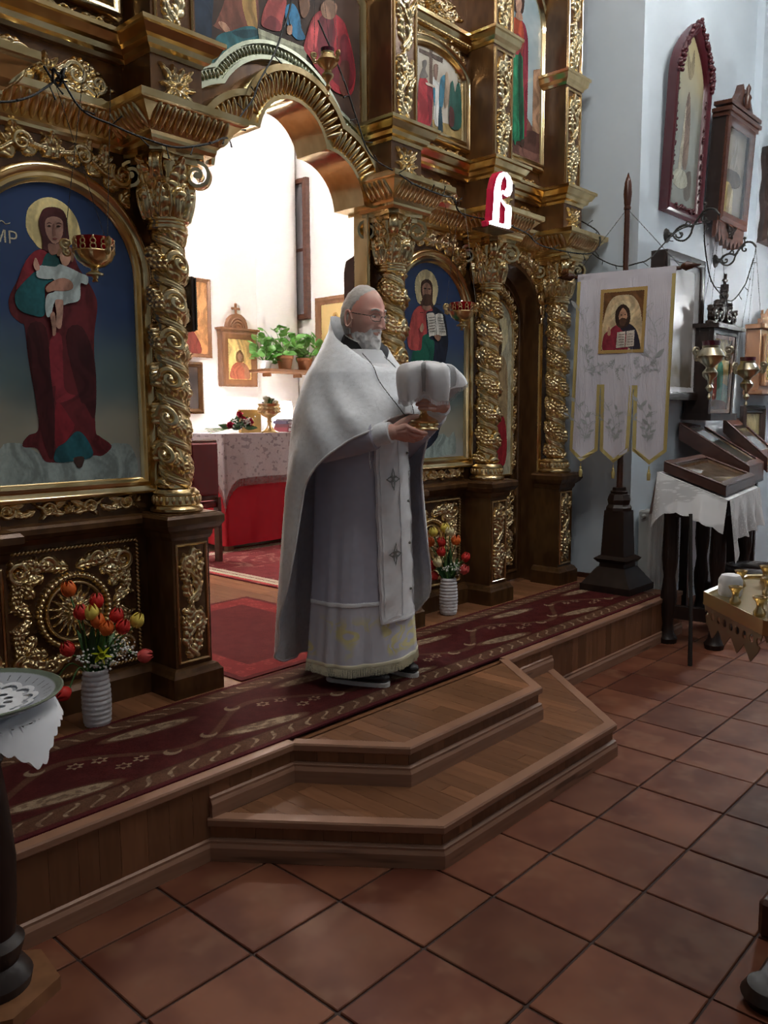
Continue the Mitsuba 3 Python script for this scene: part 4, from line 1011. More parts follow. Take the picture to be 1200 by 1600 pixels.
# ---------------------------------------------------------------- carpets
def carpet_fn(p, n, uv):
    v = (p.y-2.16)/.615; u0 = (p.x-1.08)/.79; u = u0-dr.floor(u0)
    t = fbm(p.x*28, p.y*28, 1.3, 3); fine = noise(p.x*260, p.y*260)
    field = mix((.026, .0045, .005), (.054, .0085, .0085), t)
    beige = mix((.14, .09, .056), (.25, .19, .13), t); brown = mix((.045, .020, .013), (.085, .040, .024), t)
    c = field
    def W(d): return d-dr.round(d)
    def ell(cu, cy, a, b, sl=0.):
        dx = W(u-cu)*.79; dy = p.y-cy-sl*dx
        return dr.square(dx/a)+dr.square(dy/b)
    for cu, cy, sl in ((0., 2.325, -.16), (.60, 2.60, -.10)):
        e = ell(cu, cy, .165, .034, sl); c = mix(c, brown, smoothstep(1.6, 1.2, e)); c = mix(c, beige, smoothstep(1.0, .8, e)*(.35+.65*smoothstep(.35, .6, fbm(p.x*45, p.y*70, 4., 2))))
    wav = dr.abs(p.y-(2.455+.10*dr.sin(2*PI*(u+.12)))); c = mix(c, brown, .8*smoothstep(.022, .012, wav))
    for cu, cy in ((.17, 2.50), (.27, 2.485), (.31, 2.385), (.40, 2.395)):
        dx, dy = W(u-cu)*.79, p.y-cy; r = dr.sqrt(dr.square(dx)+dr.square(dy*1.15)); a = dr.atan2(dy, dx)
        rr = .033*(.78+.22*dr.cos(6*a)); c = mix(c, beige, smoothstep(rr, rr-.005, r)*smoothstep(.010, .016, r)*(.5+.5*smoothstep(.3, .6, t)))
    for cu, cy in ((.53, 2.365), (.03, 2.555), (.75, 2.40)):
        dx, dy = W(u-cu)*.79, p.y-cy; r = dr.sqrt(dr.square(dx)+dr.square(dy*1.2)); q = dr.sqrt(dr.square(dx-.012)+dr.square(dy*1.2-.012))
        c = mix(c, beige, .8*smoothstep(.036, .030, r)*smoothstep(.022, .028, q))
    e = dr.minimum(v, 1-v)*.615
    inb = smoothstep(.105, .100, e)*smoothstep(.020, .024, e)
    k = p.x/.085; f = k-dr.floor(k); ee = (e-.062)/.034; sl = dr.abs(f-.5-.30*dr.sin(ee*1.6)-.12*dr.sin(3*ee+k))
    pat = smoothstep(.17, .08, sl*(1+.9*dr.abs(ee)))*smoothstep(1., .8, dr.abs(ee))
    bc = mix(brown, beige, pat*(.4+.6*smoothstep(.3, .7, noise(p.x*40, p.y*90))))
    c = mix(c, bc, inb); c = mix(c, brown*.6, smoothstep(.004, .002, dr.abs(e-.103))); c = mix(c, mi.Color3f(.055, .008, .010), smoothstep(.022, .020, e))
    return c*(.82+.36*fine)
prin('m_carpet', proc(carpet_fn), .95, 0, .1)
solo('runner_carpet', box(.3, 4.98, 2.16, 2.775, H, H+.007), 'm_carpet', 'long dark red patterned runner carpet laid along the platform before the screen', 'carpet', smooth=False)
def rug2_fn(p, n, uv):
    e = dr.minimum(dr.minimum(p.x-2.13, 3.2-p.x), dr.minimum(p.y-2.80, 4.13-p.y)); t = fbm(p.x*22, p.y*22, 5., 3)
    c = mix((.050, .006, .007), (.075, .011, .010), t)
    k = voronoi(p.x/.075, p.y/.075)[0]; pat = smoothstep(.34, .22, k)*smoothstep(.10, .16, k)
    c = mix(c, mi.Color3f(.22, .06, .05), .8*pat*smoothstep(.17, .16, e)*smoothstep(.03, .04, e)); c = mix(c, mi.Color3f(.16, .016, .016), .6*smoothstep(.17, .16, e)*smoothstep(.03, .04, e))
    return c*(.85+.3*noise(p.x*240, p.y*240))
prin('m_rug_dark', proc(rug2_fn), .95, 0, .1)
solo('dark_rug', box(2.13, 3.2, 2.80, 4.13, H, H+.006), 'm_rug_dark', 'plain dark red rug lying inside the doorway', 'rug', smooth=False)
def rug1_fn(p, n, uv):
    e = dr.minimum(p.x-3.50, dr.minimum(p.y-3.5, 5.75-p.y)); t = fbm(p.x*18, p.y*18, 8., 3)
    c = mix((.08, .011, .014), (.13, .025, .026), t); k = fbm(p.x*9, p.y*9, 2., 2); c = mix(c, mi.Color3f(.22, .11, .09), .7*smoothstep(.58, .64, k)*smoothstep(.72, .66, k))
    cream = mix((.38, .32, .24), (.45, .38, .30), t)
    c = mix(c, cream, smoothstep(.16, .155, e)*smoothstep(.05, .055, e)); c = mix(c, mi.Color3f(.10, .03, .03), smoothstep(.006, .003, dr.abs(e-.105))); c = mix(c, mi.Color3f(.3, .04, .04), smoothstep(.05, .045, e)*smoothstep(.02, .025, e))
    return c*(.85+.3*noise(p.x*200, p.y*200))
prin('m_rug_cream', proc(rug1_fn), .95, 0, .1)
solo('bordered_rug', box(3.50, 5.6, 3.5, 5.75, H, H+.008), 'm_rug_cream', 'red floral rug with a cream border under the altar table', 'rug', smooth=False)

# ---------------------------------------------------------------- altar table and what stands on it
TX0, TX1, TY0, TY1, TZ = 4.15, 5.35, 5.60, 6.45, 1.285
def red_fn(p, n, uv):
    return mix((.30, .009, .017), (.40, .014, .025), fbm(p.x*6, p.y*6, p.z*3, 3))
prin('m_red_cloth', proc(red_fn), .75, 0, .2, sheen=.3)
def acloth_fn(p, n, uv):
    t = fbm(p.x*60, p.y*60, p.z*60, 3); k = fbm(p.x*34+5, p.y*34, p.z*34, 2)
    return mix((.47, .42, .44), (.27, .225, .25), smoothstep(.60, .68, k))*(.9+.2*t)
prin('m_altar_cloth', proc(acloth_fn), .8, 0, .2)
prin('m_white_cloth', (.72, .72, .74), .8, 0, .2, sheen=.3)
def drape_box(x0, x1, y0, y1, z1, z0, amp, freq, flare=.03, seed=0, res=.03, corner_drop=0.):
    """cloth hanging round a box: open rings with waves that deepen downwards"""
    per = []
    for (a, b) in (((x0, y0), (x1, y0)), ((x1, y0), (x1, y1)), ((x1, y1), (x0, y1)), ((x0, y1), (x0, y0))):
        L = math.hypot(b[0]-a[0], b[1]-a[1]); n = max(2, int(L/res)); nx, ny = (b[1]-a[1])/L, -(b[0]-a[0])/L
        for i in range(n):
            t = i/n; w = min(1, min(t, 1-t)*L/.08); per.append((a[0]+(b[0]-a[0])*t, a[1]+(b[1]-a[1])*t, nx*w+(0 if w >= 1 else 0), ny*w, min(t, 1-t)*L))
    per = np.array(per); s = np.concatenate([[0], np.cumsum(np.hypot(np.diff(per[:, 0]), np.diff(per[:, 1])))]); c = np.array([(x0+x1)/2, (y0+y1)/2])
    rr = []
    for k in range(13):
        t = k/12; wv = np.sin(s*freq+seed)+.6*np.sin(s*freq*2.3+seed*2)
        o = flare*t+amp*t*wv*.5
        z = z1-(z1-z0)*t - corner_drop*t*np.exp(-per[:, 4]/.045)
        corner = np.exp(-per[:, 4]/.05)
        dirx, diry = np.sign(per[:, 0]-c[0])*.7, np.sign(per[:, 1]-c[1])*.7
        ox = per[:, 2]*o+corner*dirx*flare*t*1.4; oy = per[:, 3]*o+corner*diry*flare*t*1.4
        rr.append(np.stack([per[:, 0]+ox, per[:, 1]+oy, z], 1))
    return rings(np.array(rr), caps=False), rr
tab = thing('altar_table', 'altar table under a red cloth, standing behind the doorway', 'table')
obj('table_frame', cat_([box(TX0+.02, TX1-.02, TY0+.02, TY1-.02, .36, TZ-.02)]+[box(x, x+.06, y, y+.06, H, .40) for x in (TX0+.03, TX1-.1) for y in (TY0+.03, TY1-.1)]), 'm_mid_wood', tab, False)
m, _ = drape_box(TX0, TX1, TY0, TY1, TZ-.01, .34, .012, 16, .01, 1)
obj('red_cloth', m, 'm_red_cloth', tab, True)
m, rr = drape_box(TX0-.006, TX1+.006, TY0-.006, TY1+.006, TZ, .915, .014, 19, .03, 3, corner_drop=.21)
top = box(TX0-.006, TX1+.006, TY0-.006, TY1+.006, TZ-.003, TZ+.001)
cl = solo('patterned_cloth', m, 'm_altar_cloth', 'pale patterned cloth with a fringe, spread over the red altar table', 'tablecloth', smooth=True)
obj('top_sheet', top, 'm_altar_cloth', cl, False)
fr = []
rlast = rr[-1]
for i in range(0, len(rlast)):
    for q in (0., .25, .5, .75):
        a = rlast[i]*(1-q)+rlast[(i+1) % len(rlast)]*q; fr.append(tube([a, a-(0, .002, .03), a-(0, 0, .065)], .0022, 3))
obj('fringe', cat_(fr), 'm_altar_cloth', cl, False, kind='stuff')
# red chair to the left of the table
t = thing('red_chair', 'red upholstered chair back left of the altar table', 'chair')
prin('m_chair_red', (.10, .008, .010), .5)
obj('backrest', box(3.60, 3.845, 5.27, 5.31, .82, 1.23, .012), 'm_chair_red', t, False)
obj('back_frame', cat_([box(3.58, 3.865, 5.31, 5.34, .78, 1.25, .006), box(3.58, 3.61, 5.28, 5.34, H, .80), box(3.835, 3.865, 5.28, 5.34, H, .80)]), 'm_red_wood', t, False)
obj('seat', box(3.58, 3.865, 5.30, 5.56, .72, .77, .01), 'm_chair_red', t, False)
obj('leg', box(3.58, 3.61, 5.53, 5.56, H, .72), 'm_red_wood', t, False); obj('leg', box(3.835, 3.865, 5.53, 5.56, H, .72), 'm_red_wood', t, False)

# flowers
prin('m_leaf', (.045, .13, .03), .45, 0, .4); prin('m_leaf_dark', (.02, .06, .02), .5, 0, .4); prin('m_stem', (.06, .14, .03), .5)
for k, c in (('red', (.50, .025, .02)), ('orange', (.62, .12, .02)), ('yellow', (.70, .55, .10)), ('pink', (.55, .08, .07)), ('cream', (.75, .66, .38)), ('crimson', (.33, .01, .04)), ('white', (.80, .80, .76)), ('lime', (.50, .55, .03))):
    prin('m_petal_'+k, c, .5, 0, .3, sheen=.3)
def blade(L, W, curl, n=8, fold=.25):
    """a leaf from the origin along +z, bending towards +x"""
    V = []
    for i in range(n+1):
        t = i/n; w = W*math.sin(PI*min(.999, t**.75))**.8*(1 if i < n else 0)+.0004; a = curl*t
        x, z = (L/curl*(1-math.cos(a)), L/curl*math.sin(a)) if abs(curl) > 1e-3 else (0, L*t)
        nx, nz = math.cos(a), -math.sin(a)
        V += [(x+nx*w*fold, -w, z+nz*w*fold), (x, 0, z), (x+nx*w*fold, w, z+nz*w*fold)]
    F = []
    for i in range(n):
        for k in range(2):
            a = i*3+k; F += [(a, a+1, a+4), (a, a+4, a+3)]
    return trimesh.Trimesh(np.array(V), np.array(F), process=False)
def aim(m, at, d, roll=0.):
    d = np.array(d, float); d /= np.linalg.norm(d); M = trimesh.geometry.align_vectors([0, 0, 1], d) @ trimesh.transformations.rotation_matrix(roll, [0, 0, 1])
    M[:3, 3] = at; m = m.copy(); m.apply_transform(M); return m
def tulip_mesh(s=1., opened=0.):
    ms = []
    for i in range(6):
        inner = i % 2; V = []; n = 7
        for j in range(n+1):
            t = j/n; rad = (.0225*math.sin(PI*(.12+.81*t))**.75+.002+.010*opened*t*t)*(1 if not inner else .92); w = .62*math.sin(PI*min(.985, t*.8+.17))**.7
            for q in (-1, -.5, 0, .5, 1):
                a = i*PI/3+q*w; V.append((rad*math.cos(a), rad*math.sin(a), .052*t-(.004*abs(q)*t)))
        F = []
        for j in range(n):
            for k in range(4): a = j*5+k; F += [(a, a+1, a+6), (a, a+6, a+5)]
        ms.append(trimesh.Trimesh(np.array(V)*s, np.array(F), process=False))
    return cat_(ms)
def rose_mesh(r, seed=0):
    rr = random.Random(seed); ms = []
    for i in range(11):
        a = i*2.4; f = i/10; b = blade(r*1.15, r*.62, .9-.2*f, 5, .5)
        ms.append(aim(b, (r*.12*math.cos(a)*f, r*.12*math.sin(a)*f, 0), (math.cos(a)*(.15+.9*f), math.sin(a)*(.15+.9*f), 1.1-.5*f), a+PI))
    return cat_(ms)
def stalk(a, b, sag=.0, r=.0028):
    a, b = np.array(a, float), np.array(b, float); m = (a+b)/2+(0, 0, sag); return tube(spline([a, m, b], 5), r, 6)
b = thing('bouquet', 'small bouquet of dark red roses and white sprays lying on the altar table', 'flowers')
r_ = random.Random(3); bx, by, bz = 4.43, 5.78, TZ
for i, (dx, dz, col) in enumerate(((-.11, .06, 'crimson'), (-.01, .15, 'crimson'), (.10, .09, 'crimson'), (.04, .10, 'crimson'))):
    obj('rose', aim(rose_mesh(.045, i), (bx+dx, by-.02, bz+dz), (dx*3, -1, .6)), 'm_petal_'+col, b, True)
lv = [aim(blade(.12, .022, .6), (bx+r_.uniform(-.08, .08), by, bz+.05), (r_.uniform(-1, 1), r_.uniform(-1, .2), r_.uniform(-.1, .9)), r_.uniform(0, 6)) for _ in range(26)]
obj('leaves', cat_(lv), 'm_leaf_dark', b, True, kind='stuff')
sp = [moved(trimesh.creation.icosphere(1, .007), (bx+r_.gauss(.02, .06), by-.04+r_.gauss(0, .03), bz+.09+r_.gauss(0, .025))) for _ in range(70)]
obj('white_spray', cat_(sp), 'm_petal_white', b, True, kind='stuff')
obj('stems', cat_([stalk((bx-.05, by, bz+.05), (bx-.30, by+.02*i, bz+.006+.012*i)) for i in range(4)]), 'm_stem', b, True)
bk = thing('gold_book', 'gold-covered book standing upright on the altar table', 'book')
obj('cover', box(4.53, 4.755, 5.86, 5.905, TZ, TZ+.205, .004), prin('m_gold_cover', (.45, .30, .11), .5, .5), bk, False)
obj('pages', box(4.538, 4.762, 5.867, 5.898, TZ+.006, TZ+.199), 'm_white_cloth', bk, False)
for i, (z, w, c, off) in enumerate(((0, .26, (.16, .02, .03), 0), (.042, .25, (.10, .02, .03), .01), (.075, .27, (.05, .04, .08), -.01), (.105, .22, (.30, .28, .28), .02))):
    k = thing('closed_book', ('dark red thick book at the bottom of the pile on the altar table', 'maroon book second from the bottom of the pile', 'dark blue book third in the pile on the altar table', 'thin grey book on top of the pile')[i], 'book', 'books piled on the altar table')
    h = (.042, .033, .030, .016)[i]; x0 = 5.02+off
    obj('cover', cat_([box(x0, x0+w, 5.80, 6.0, TZ+z, TZ+z+.005), box(x0, x0+w, 5.80, 6.0, TZ+z+h-.005, TZ+z+h), box(x0, x0+.006, 5.80, 6.0, TZ+z, TZ+z+h)]), prin(f'm_book_{i}', c, .5), k, False)
    obj('pages', box(x0+.006, x0+w-.008, 5.806, 5.994, TZ+z+.005, TZ+z+h-.005), 'm_white_cloth', k, False)
v = thing('gold_goblet', 'ornate gold goblet holding white flowers, on the altar table', 'goblet')
gx, gy = 4.72, 5.70
obj('cup', lathe([(0, 0), (.075, 0), (.078, .008), (.05, .02), (.022, .05), (.015, .09), (.024, .10), (.015, .112), (.02, .13), (.06, .15), (.092, .18), (.098, .21), (.092, .235), (.10, .25), (.104, .255), (.092, .255), (.07, .19), (0, .16)], 32, (gx, gy, TZ)), 'm_brass', v, 40)
bd = []
for q in range(18):
    a = 2*PI*q/18
    for z in (.185, .215): m = trimesh.creation.icosphere(1, .0115); bd.append(moved(m, (gx+.094*math.cos(a), gy+.094*math.sin(a), TZ+z)))
obj('bosses', cat_(bd), 'm_brass', v, True)
obj('white_flowers', cat_([moved(rose_mesh(.035, i), (gx+r_.uniform(-.05, .05), gy+r_.uniform(-.05, .05), TZ+.25+r_.uniform(0, .04))) for i in range(7)]), 'm_petal_white', v, True)
obj('leaves', cat_([aim(blade(.08, .014, .8), (gx, gy, TZ+.245), (r_.uniform(-1, 1), r_.uniform(-1, 1), .5), r_.uniform(0, 6)) for _ in range(12)]), 'm_leaf_dark', v, True)
# lamp lighting the table and the wall
L_ = thing('table_lamp', 'white drum lamp shining at the back of the altar table', 'lamp')
lx, ly = 5.28, 6.18
obj('stand', cat_([lathe([(0, 0), (.07, 0), (.07, .012), (.012, .02), (.010, .30), (0, .30)], 20, (lx+.10, ly, TZ)), tube([(lx+.10, ly, TZ+.29), (lx, ly, TZ+.29)], .006)]), 'm_iron', L_, 40)
obj('lampshade', lathe([(.085, .06), (.10, .10), (.10, .25), (.085, .29), (0, .29), (0, .06), (.085, .06)], 24, (lx, ly, TZ)), 'm_ceiling', L_, 40, emitter={'type': 'area', 'radiance': rgb((40, 37, 33))})

# ---------------------------------------------------------------- altar walls
BY = 6.98
def wall_icon(name, label, x0, x1, z0, z1, w, m, bg, y=BY, prof=None, canvas=None, layers=None, cat='icon'):
    t = thing(name, label, cat)
    prof = prof or [(0, 0), (0, .03), (w*.3, .035), (w*.6, .025), (w, .015), (w, 0)]
    obj('frame', vsweep(prof, [(x0, z0), (x1, z0), (x1, z1), (x0, z1)], y, True), m, t, 40)
    obj('background', flat_y(sg.box(x0+w*.9, z0+w*.9, x1-w*.9, z1-w*.9), y-.012), bg, t, False)
    if layers: picture(t, layers, 0, y-.0125, sg.box(x0+w*.9, z0+w*.9, x1-w*.9, z1-w*.9))
    return t
def bust(cx, cz, s, robe, hair, halo='d9b95a', mantle='2a2a3a'):
    f = lambda P: [v for a, b in P for v in (cx+a*s, cz+b*s)]
    return [('halo', halo, f([(.42*math.cos(a), .62+.42*math.sin(a)) for a in np.linspace(0, 6.0, 12)])), ('robe', robe, f([(-.75, -.7), (-.62, -.1), (-.3, .18), (0, .22), (.3, .18), (.62, -.1), (.75, -.7), (0, -.8)])), ('mantle', mantle, f([(.05, .15), (.35, .15), (.66, -.12), (.78, -.7), (.35, -.75), (.3, -.2)])),
            ('hair', hair, f([(-.28, .3), (-.27, .7), (0, .95), (.27, .7), (.28, .3), (0, .2)])), ('face', 'a07a62', f([(-.17, .62), (0, .8), (.17, .62), (.12, .38), (0, .28), (-.12, .38)]))]
wall_icon('wall_icon', 'wooden icon with a large golden halo, left of the carved icon case', 4.40, 5.03, 2.02, 2.79, .035, 'm_mid_wood', paint('c08a5c'), layers=[('halo', 'e8c87c', [v for a in np.linspace(0, 6.0, 14) for v in (4.66+.22*math.cos(a), 2.50+.25*math.sin(a))]), ('robe', '6a3028', [4.42, 2.05, 4.5, 2.3, 4.66, 2.36, 4.82, 2.28, 4.9, 2.05])])
wall_icon('wall_icon', 'small icon in a wavy gilded frame, low on the altar wall behind the column', 4.56, 4.91, 1.46, 1.97, .05, 'm_gilt_wood', 'paint_umber', prof=[(0, 0), (0, .03), (.02, .045), (.035, .03), (.05, .02), (.05, 0)])
# carved icon case with a rounded top and cross
t = thing('icon_case', 'wooden icon case with rounded crest and cross, hanging on the altar wall', 'icon case')
x0, x1, z0, z1 = 5.10, 5.575, 1.74, 2.31
obj('case', box(x0+.02, x1-.02, BY-.07, BY, z0, z1), 'm_mid_wood', t, False)
obj('frame', vsweep([(0, 0), (0, .02), (.02, .03), (.05, .022), (.07, .012), (.07, 0)], [(x0+.02, z0), (x1-.02, z0), (x1-.02, z1-.02), (x0+.02, z1-.02)], BY-.07, True), 'm_mid_wood', t, 40)
obj('background', flat_y(sg.box(x0+.09, z0+.07, x1-.09, z1-.09), BY-.078), paint('d8b878'), t, False)
picture(t, [l for l in bust((x0+x1)/2, 1.95, .17, 'a05a44', '7a5a3a', 'e4c98a', '9a6a50')], 0, BY-.0785, sg.box(x0+.09, z0+.07, x1-.09, z1-.09))
obj('cornice', cat_([box(x0-.01, x1+.01, BY-.11, BY, z1, z1+.02), box(x0+.01, x1-.01, BY-.095, BY, z1-.02, z1)]), 'm_mid_wood', t, False)
cr = ext_y(sg.Polygon([((x0+x1)/2+.13*math.cos(a), z1+.02+.15*math.sin(a)) for a in np.linspace(0, PI, 30)]), BY-.06, BY); obj('crest', cr, 'm_mid_wood', t, False)
R = Relief(.2, .14, .003); [R.stroke([(.1+r*math.cos(a), .0+r*math.sin(a)) for a in np.linspace(0, PI, 24)], .008, .008, .008) for r in (.09, .06, .03)]
obj('carving', at_panel(R.mesh(), (x0+x1)/2-.1, BY-.06, z1+.03), 'm_mid_wood', t, True)
xc = (x0+x1)/2; obj('cross', cat_([box(xc-.009, xc+.009, BY-.04, BY-.02, z1+.16, z1+.265), box(xc-.035, xc+.035, BY-.04, BY-.02, z1+.215, z1+.233)]+[moved(trimesh.creation.icosphere(1, .015), (xc+dx, BY-.03, z1+dz)) for dx, dz in ((-.04, .224), (.04, .224), (0, .268))]), 'm_mid_wood', t, False)
# rounded white pier, window casement and icon on the side wall
m = trimesh.creation.cylinder(.27, 5.9, sections=48); struct('pillar', moved(m, (5.90, 7.04, 3.1)), 'm_altar_wall', 'rounded white pier in the corner of the altar room', True)
SX = 6.16
def side(m):      # built facing -y at y=0 with x along, turned to face -x on the side wall
    v = m.vertices; m = trimesh.Trimesh(np.stack([SX+v[:, 1], -v[:, 0], v[:, 2]], 1), m.faces, process=False); return m
w = struct('window_1', side(vsweep([(0, 0), (0, .05), (.05, .06), (.05, 0)], [(-6.97, 2.48), (-6.70, 2.48), (-6.70, 3.95), (-6.97, 3.95)], 0, True)), 'm_red_wood', 'narrow dark wooden window casement in the altar room')
obj('pane', side(box(-6.93, -6.74, -.02, -.012, 2.52, 3.9)), prin('m_dim_glass', (.16, .15, .16), .12, 0, .6), w, False)
obj('glazing_bar', side(box(-6.93, -6.74, -.03, -.005, 3.2, 3.23)), 'm_red_wood', w, False)
t = thing('wall_icon', 'wooden framed golden icon on the altar side wall, behind the head of the priest', 'icon')
obj('frame', side(vsweep([(0, 0), (0, .035), (.03, .045), (.05, .03), (.075, .02), (.075, 0)], [(-6.60, 1.80), (-6.02, 1.80), (-6.02, 2.68), (-6.60, 2.68)], 0, True)), 'm_mid_wood', t, 40)
obj('background', side(flat_y(sg.box(-6.53, 1.87, -6.09, 2.61), -.014)), prin('m_gold_leaf_panel', (.62, .45, .20), .4, .35), t, False)
picture(t, [('halo', 'b08a4a', [v for a in np.linspace(0, 6, 12) for v in (-6.31+.05*math.cos(a), 2.44+.075*math.sin(a))]), ('face', '8a6a4a', [v for a in np.linspace(0, 6, 10) for v in (-6.31+.03*math.cos(a), 2.44+.05*math.sin(a))])], 0, -.0145, sg.box(-6.53, 1.87, -6.09, 2.61), post=side)
# shelf with pot plants
sh = thing('wall_shelf', 'wooden shelf below the corner of the altar room, carrying pot plants', 'shelf')
obj('board', box(5.32, 6.12, 6.40, 6.74, 1.875, 1.905, .004), 'm_mid_wood', sh, False); obj('bracket', box(5.5, 5.52, 6.62, 6.74, 1.84, 1.875), 'm_mid_wood', sh, False); obj('bracket', box(5.92, 5.94, 6.62, 6.74, 1.84, 1.875), 'm_mid_wood', sh, False)
prin('m_terracotta', (.36, .15, .075), .7); prin('m_soil', (.03, .02, .015), .9)
def heart(L):
    m = blade(L, L*.42, .8, 6, .18); return m
def pot_plant(x, y, r, h, label, mpot, nl, spread, seed, hmax):
    q = random.Random(seed); t = thing('pot_plant', label, 'plant', 'pot plants on the altar shelf'); z = 1.905
    obj('pot', lathe([(0, 0), (r*.72, 0), (r*.95, h*.78), (r*1.05, h*.80), (r*1.05, h), (r*.92, h), (r*.9, h*.85), (0, h*.84)], 28, (x, y, z)), mpot, t, 30)
    obj('soil', moved(trimesh.creation.cylinder(r*.9, .006, sections=20), (x, y, z+h*.86)), 'm_soil', t, False)
    st, lv = [], []
    for i in range(nl):
        a = q.uniform(0, 2*PI); rad = spread*math.sqrt(q.uniform(.02, 1)); tz = z+h+q.uniform(.03, hmax)*(1.15-.5*rad/spread); tip = np.array([x+rad*math.cos(a), min(6.66, y+rad*math.sin(a)), tz])
        st.append(stalk((x+r*.4*math.cos(a), y+r*.4*math.sin(a), z+h*.85), tip, .02, .003))
        for w in range(2):
            d = (math.cos(a+q.uniform(-1, 1)), math.sin(a+q.uniform(-1, 1)), q.uniform(-.6, .5)); L = q.uniform(.07, .125)
            if tip[1]+L*d[1] < 6.72: lv.append(aim(heart(L), tip-(0, 0, .03*w), d, q.uniform(-.6, .6)))
    obj('stems', cat_(st), 'm_stem', t, True, kind='stuff')
    for m in lv[:60]: obj('leaf', m, 'm_leaf_bright', t, True)
scene['m_leaf_bright'] = {'type': 'twosided', 'b': {'type': 'principled', 'base_color': rgb((.09, .24, .05)), 'roughness': .45, 'specular': .4}}
pot_plant(5.36, 6.52, .07, .08, 'low leafy plant in a small white dish, at the left end of the altar shelf', 'm_white_cloth', 26, .17, 1, .26)
pot_plant(5.62, 6.52, .085, .14, 'bushy green plant in a terracotta pot, in the middle of the altar shelf', 'm_terracotta', 34, .24, 2, .36)
pot_plant(5.90, 6.53, .08, .13, 'green plant in a terracotta pot, at the right end of the altar shelf', 'm_terracotta', 24, .20, 4, .30)
m = ext(sg.Polygon([(PY+.06, H), (PY+.135, H), (PY+.135, 2.18), (PY+.12, 2.24), (PY+.06, 2.26)]), .03); v = m.vertices; m = trimesh.Trimesh(np.stack([RC+.55+v[:, 2], v[:, 0], v[:, 1]], 1), m.faces, process=False); m.fix_normals()
obj('hinge_post', m, 'm_red_wood', ICO, False)
# ---------------------------------------------------------------- the priest
P0 = np.array([2.545, 2.495, H+.007]); PR, PT = np.array([.7071, -.7071, 0]), np.array([-.7071, -.7071, 0]); UP = np.array([0, 0, 1.])
BF, BS = np.array([.75, .66]), np.array([-.66, .75])     # his front and his right, in (u to the right, w to the viewer)
BF = BF/np.linalg.norm(BF); BS = np.array([-BF[1], BF[0]])
def uwz(u, w, z): 
    u, w, z = np.broadcast_arrays(u, w, z); return P0+u[..., None]*PR+w[..., None]*PT+z[..., None]*UP
def sfz(s, f, z, u0=0., w0=0.):
    s, f, z = np.broadcast_arrays(np.asarray(s, float), np.asarray(f, float), np.asarray(z, float))
    return uwz(u0+s*BS[0]+f*BF[0], w0+s*BS[1]+f*BF[1], z)
PRIEST = thing('person', 'grey-bearded man in glasses and white vestments, holding a covered chalice', 'person')
def skin_fn(p, n, uv):
    t = fbm(p.x*28, p.y*28, p.z*28, 3); k = fbm(p.x*9+3, p.y*9, p.z*9, 2)
    return mix(mix((.62, .36, .29), (.70, .44, .36), t), mi.Color3f(.62, .27, .22), .75*smoothstep(.5, .75, k))
prin('m_skin', proc(skin_fn), .5, 0, .35)
def vest_fn(p, n, uv):
    t = fbm(p.x*70, p.y*70, p.z*70, 2); k = fbm((p.x-p.y)*30+3*noise(p.z*20, p.x*20), p.z*34, 5., 3); d = smoothstep(.035, .0, dr.abs(k-.5))
    return mix((.72, .745, .775), (.63, .65, .68), .8*d*smoothstep(.35, .6, fbm(p.x*9, p.y*9, p.z*9, 2)))*(.9+.2*t)
prin('m_vestment', proc(vest_fn), .62, 0, .35, sheen=.25)
ZP = float(P0[2])
def robe_fn(p, n, uv):
    t = fbm(p.x*40, p.y*40, p.z*40, 2); z = p.z-ZP
    c = mix((.385, .385, .465), (.43, .43, .51), t)
    u = (p.x-p.y)*.7; k = fbm(u*62+6*noise(z*30, u*20), z*34, 4., 3); f = fbm(u*9, z*6, 1., 2)
    e = .9*smoothstep(.42, .54, k)*smoothstep(.26, .42, f)*smoothstep(.12, .15, z)*smoothstep(.33, .25, z)
    c = mix(c, mi.Color3f(.60, .59, .62), smoothstep(.355, .35, z)*.55)
    c = mix(c, mi.Color3f(.62, .63, .65), smoothstep(1.10, 1.12, z))
    return mix(c, mi.Color3f(.62, .56, .27), e)
prin('m_robe', proc(robe_fn), .7, 0, .3, sheen=.3)
prin('m_stole', proc(lambda p, n, uv: mix((.70, .70, .72), (.78, .78, .80), fbm(p.x*60, p.y*60, p.z*60, 2))), .42, 0, .45, sheen=.2)
prin('m_silver_thread', (.20, .21, .20), .4, .4); prin('m_black_cloth', (.012, .012, .013), .8)
def hair_fn(p, n, uv): return mix((.40, .37, .34), (.62, .59, .56), fbm(p.x*90, p.y*90, p.z*160, 3))
prin('m_hair', proc(hair_fn), .7, 0, .3)
prin('m_beard', proc(lambda p, n, uv: mix((.72, .71, .69), (.90, .89, .87), fbm(p.x*160, p.y*160, p.z*70, 3))), .7, 0, .3)
prin('m_fringe', (.62, .58, .42), .7)

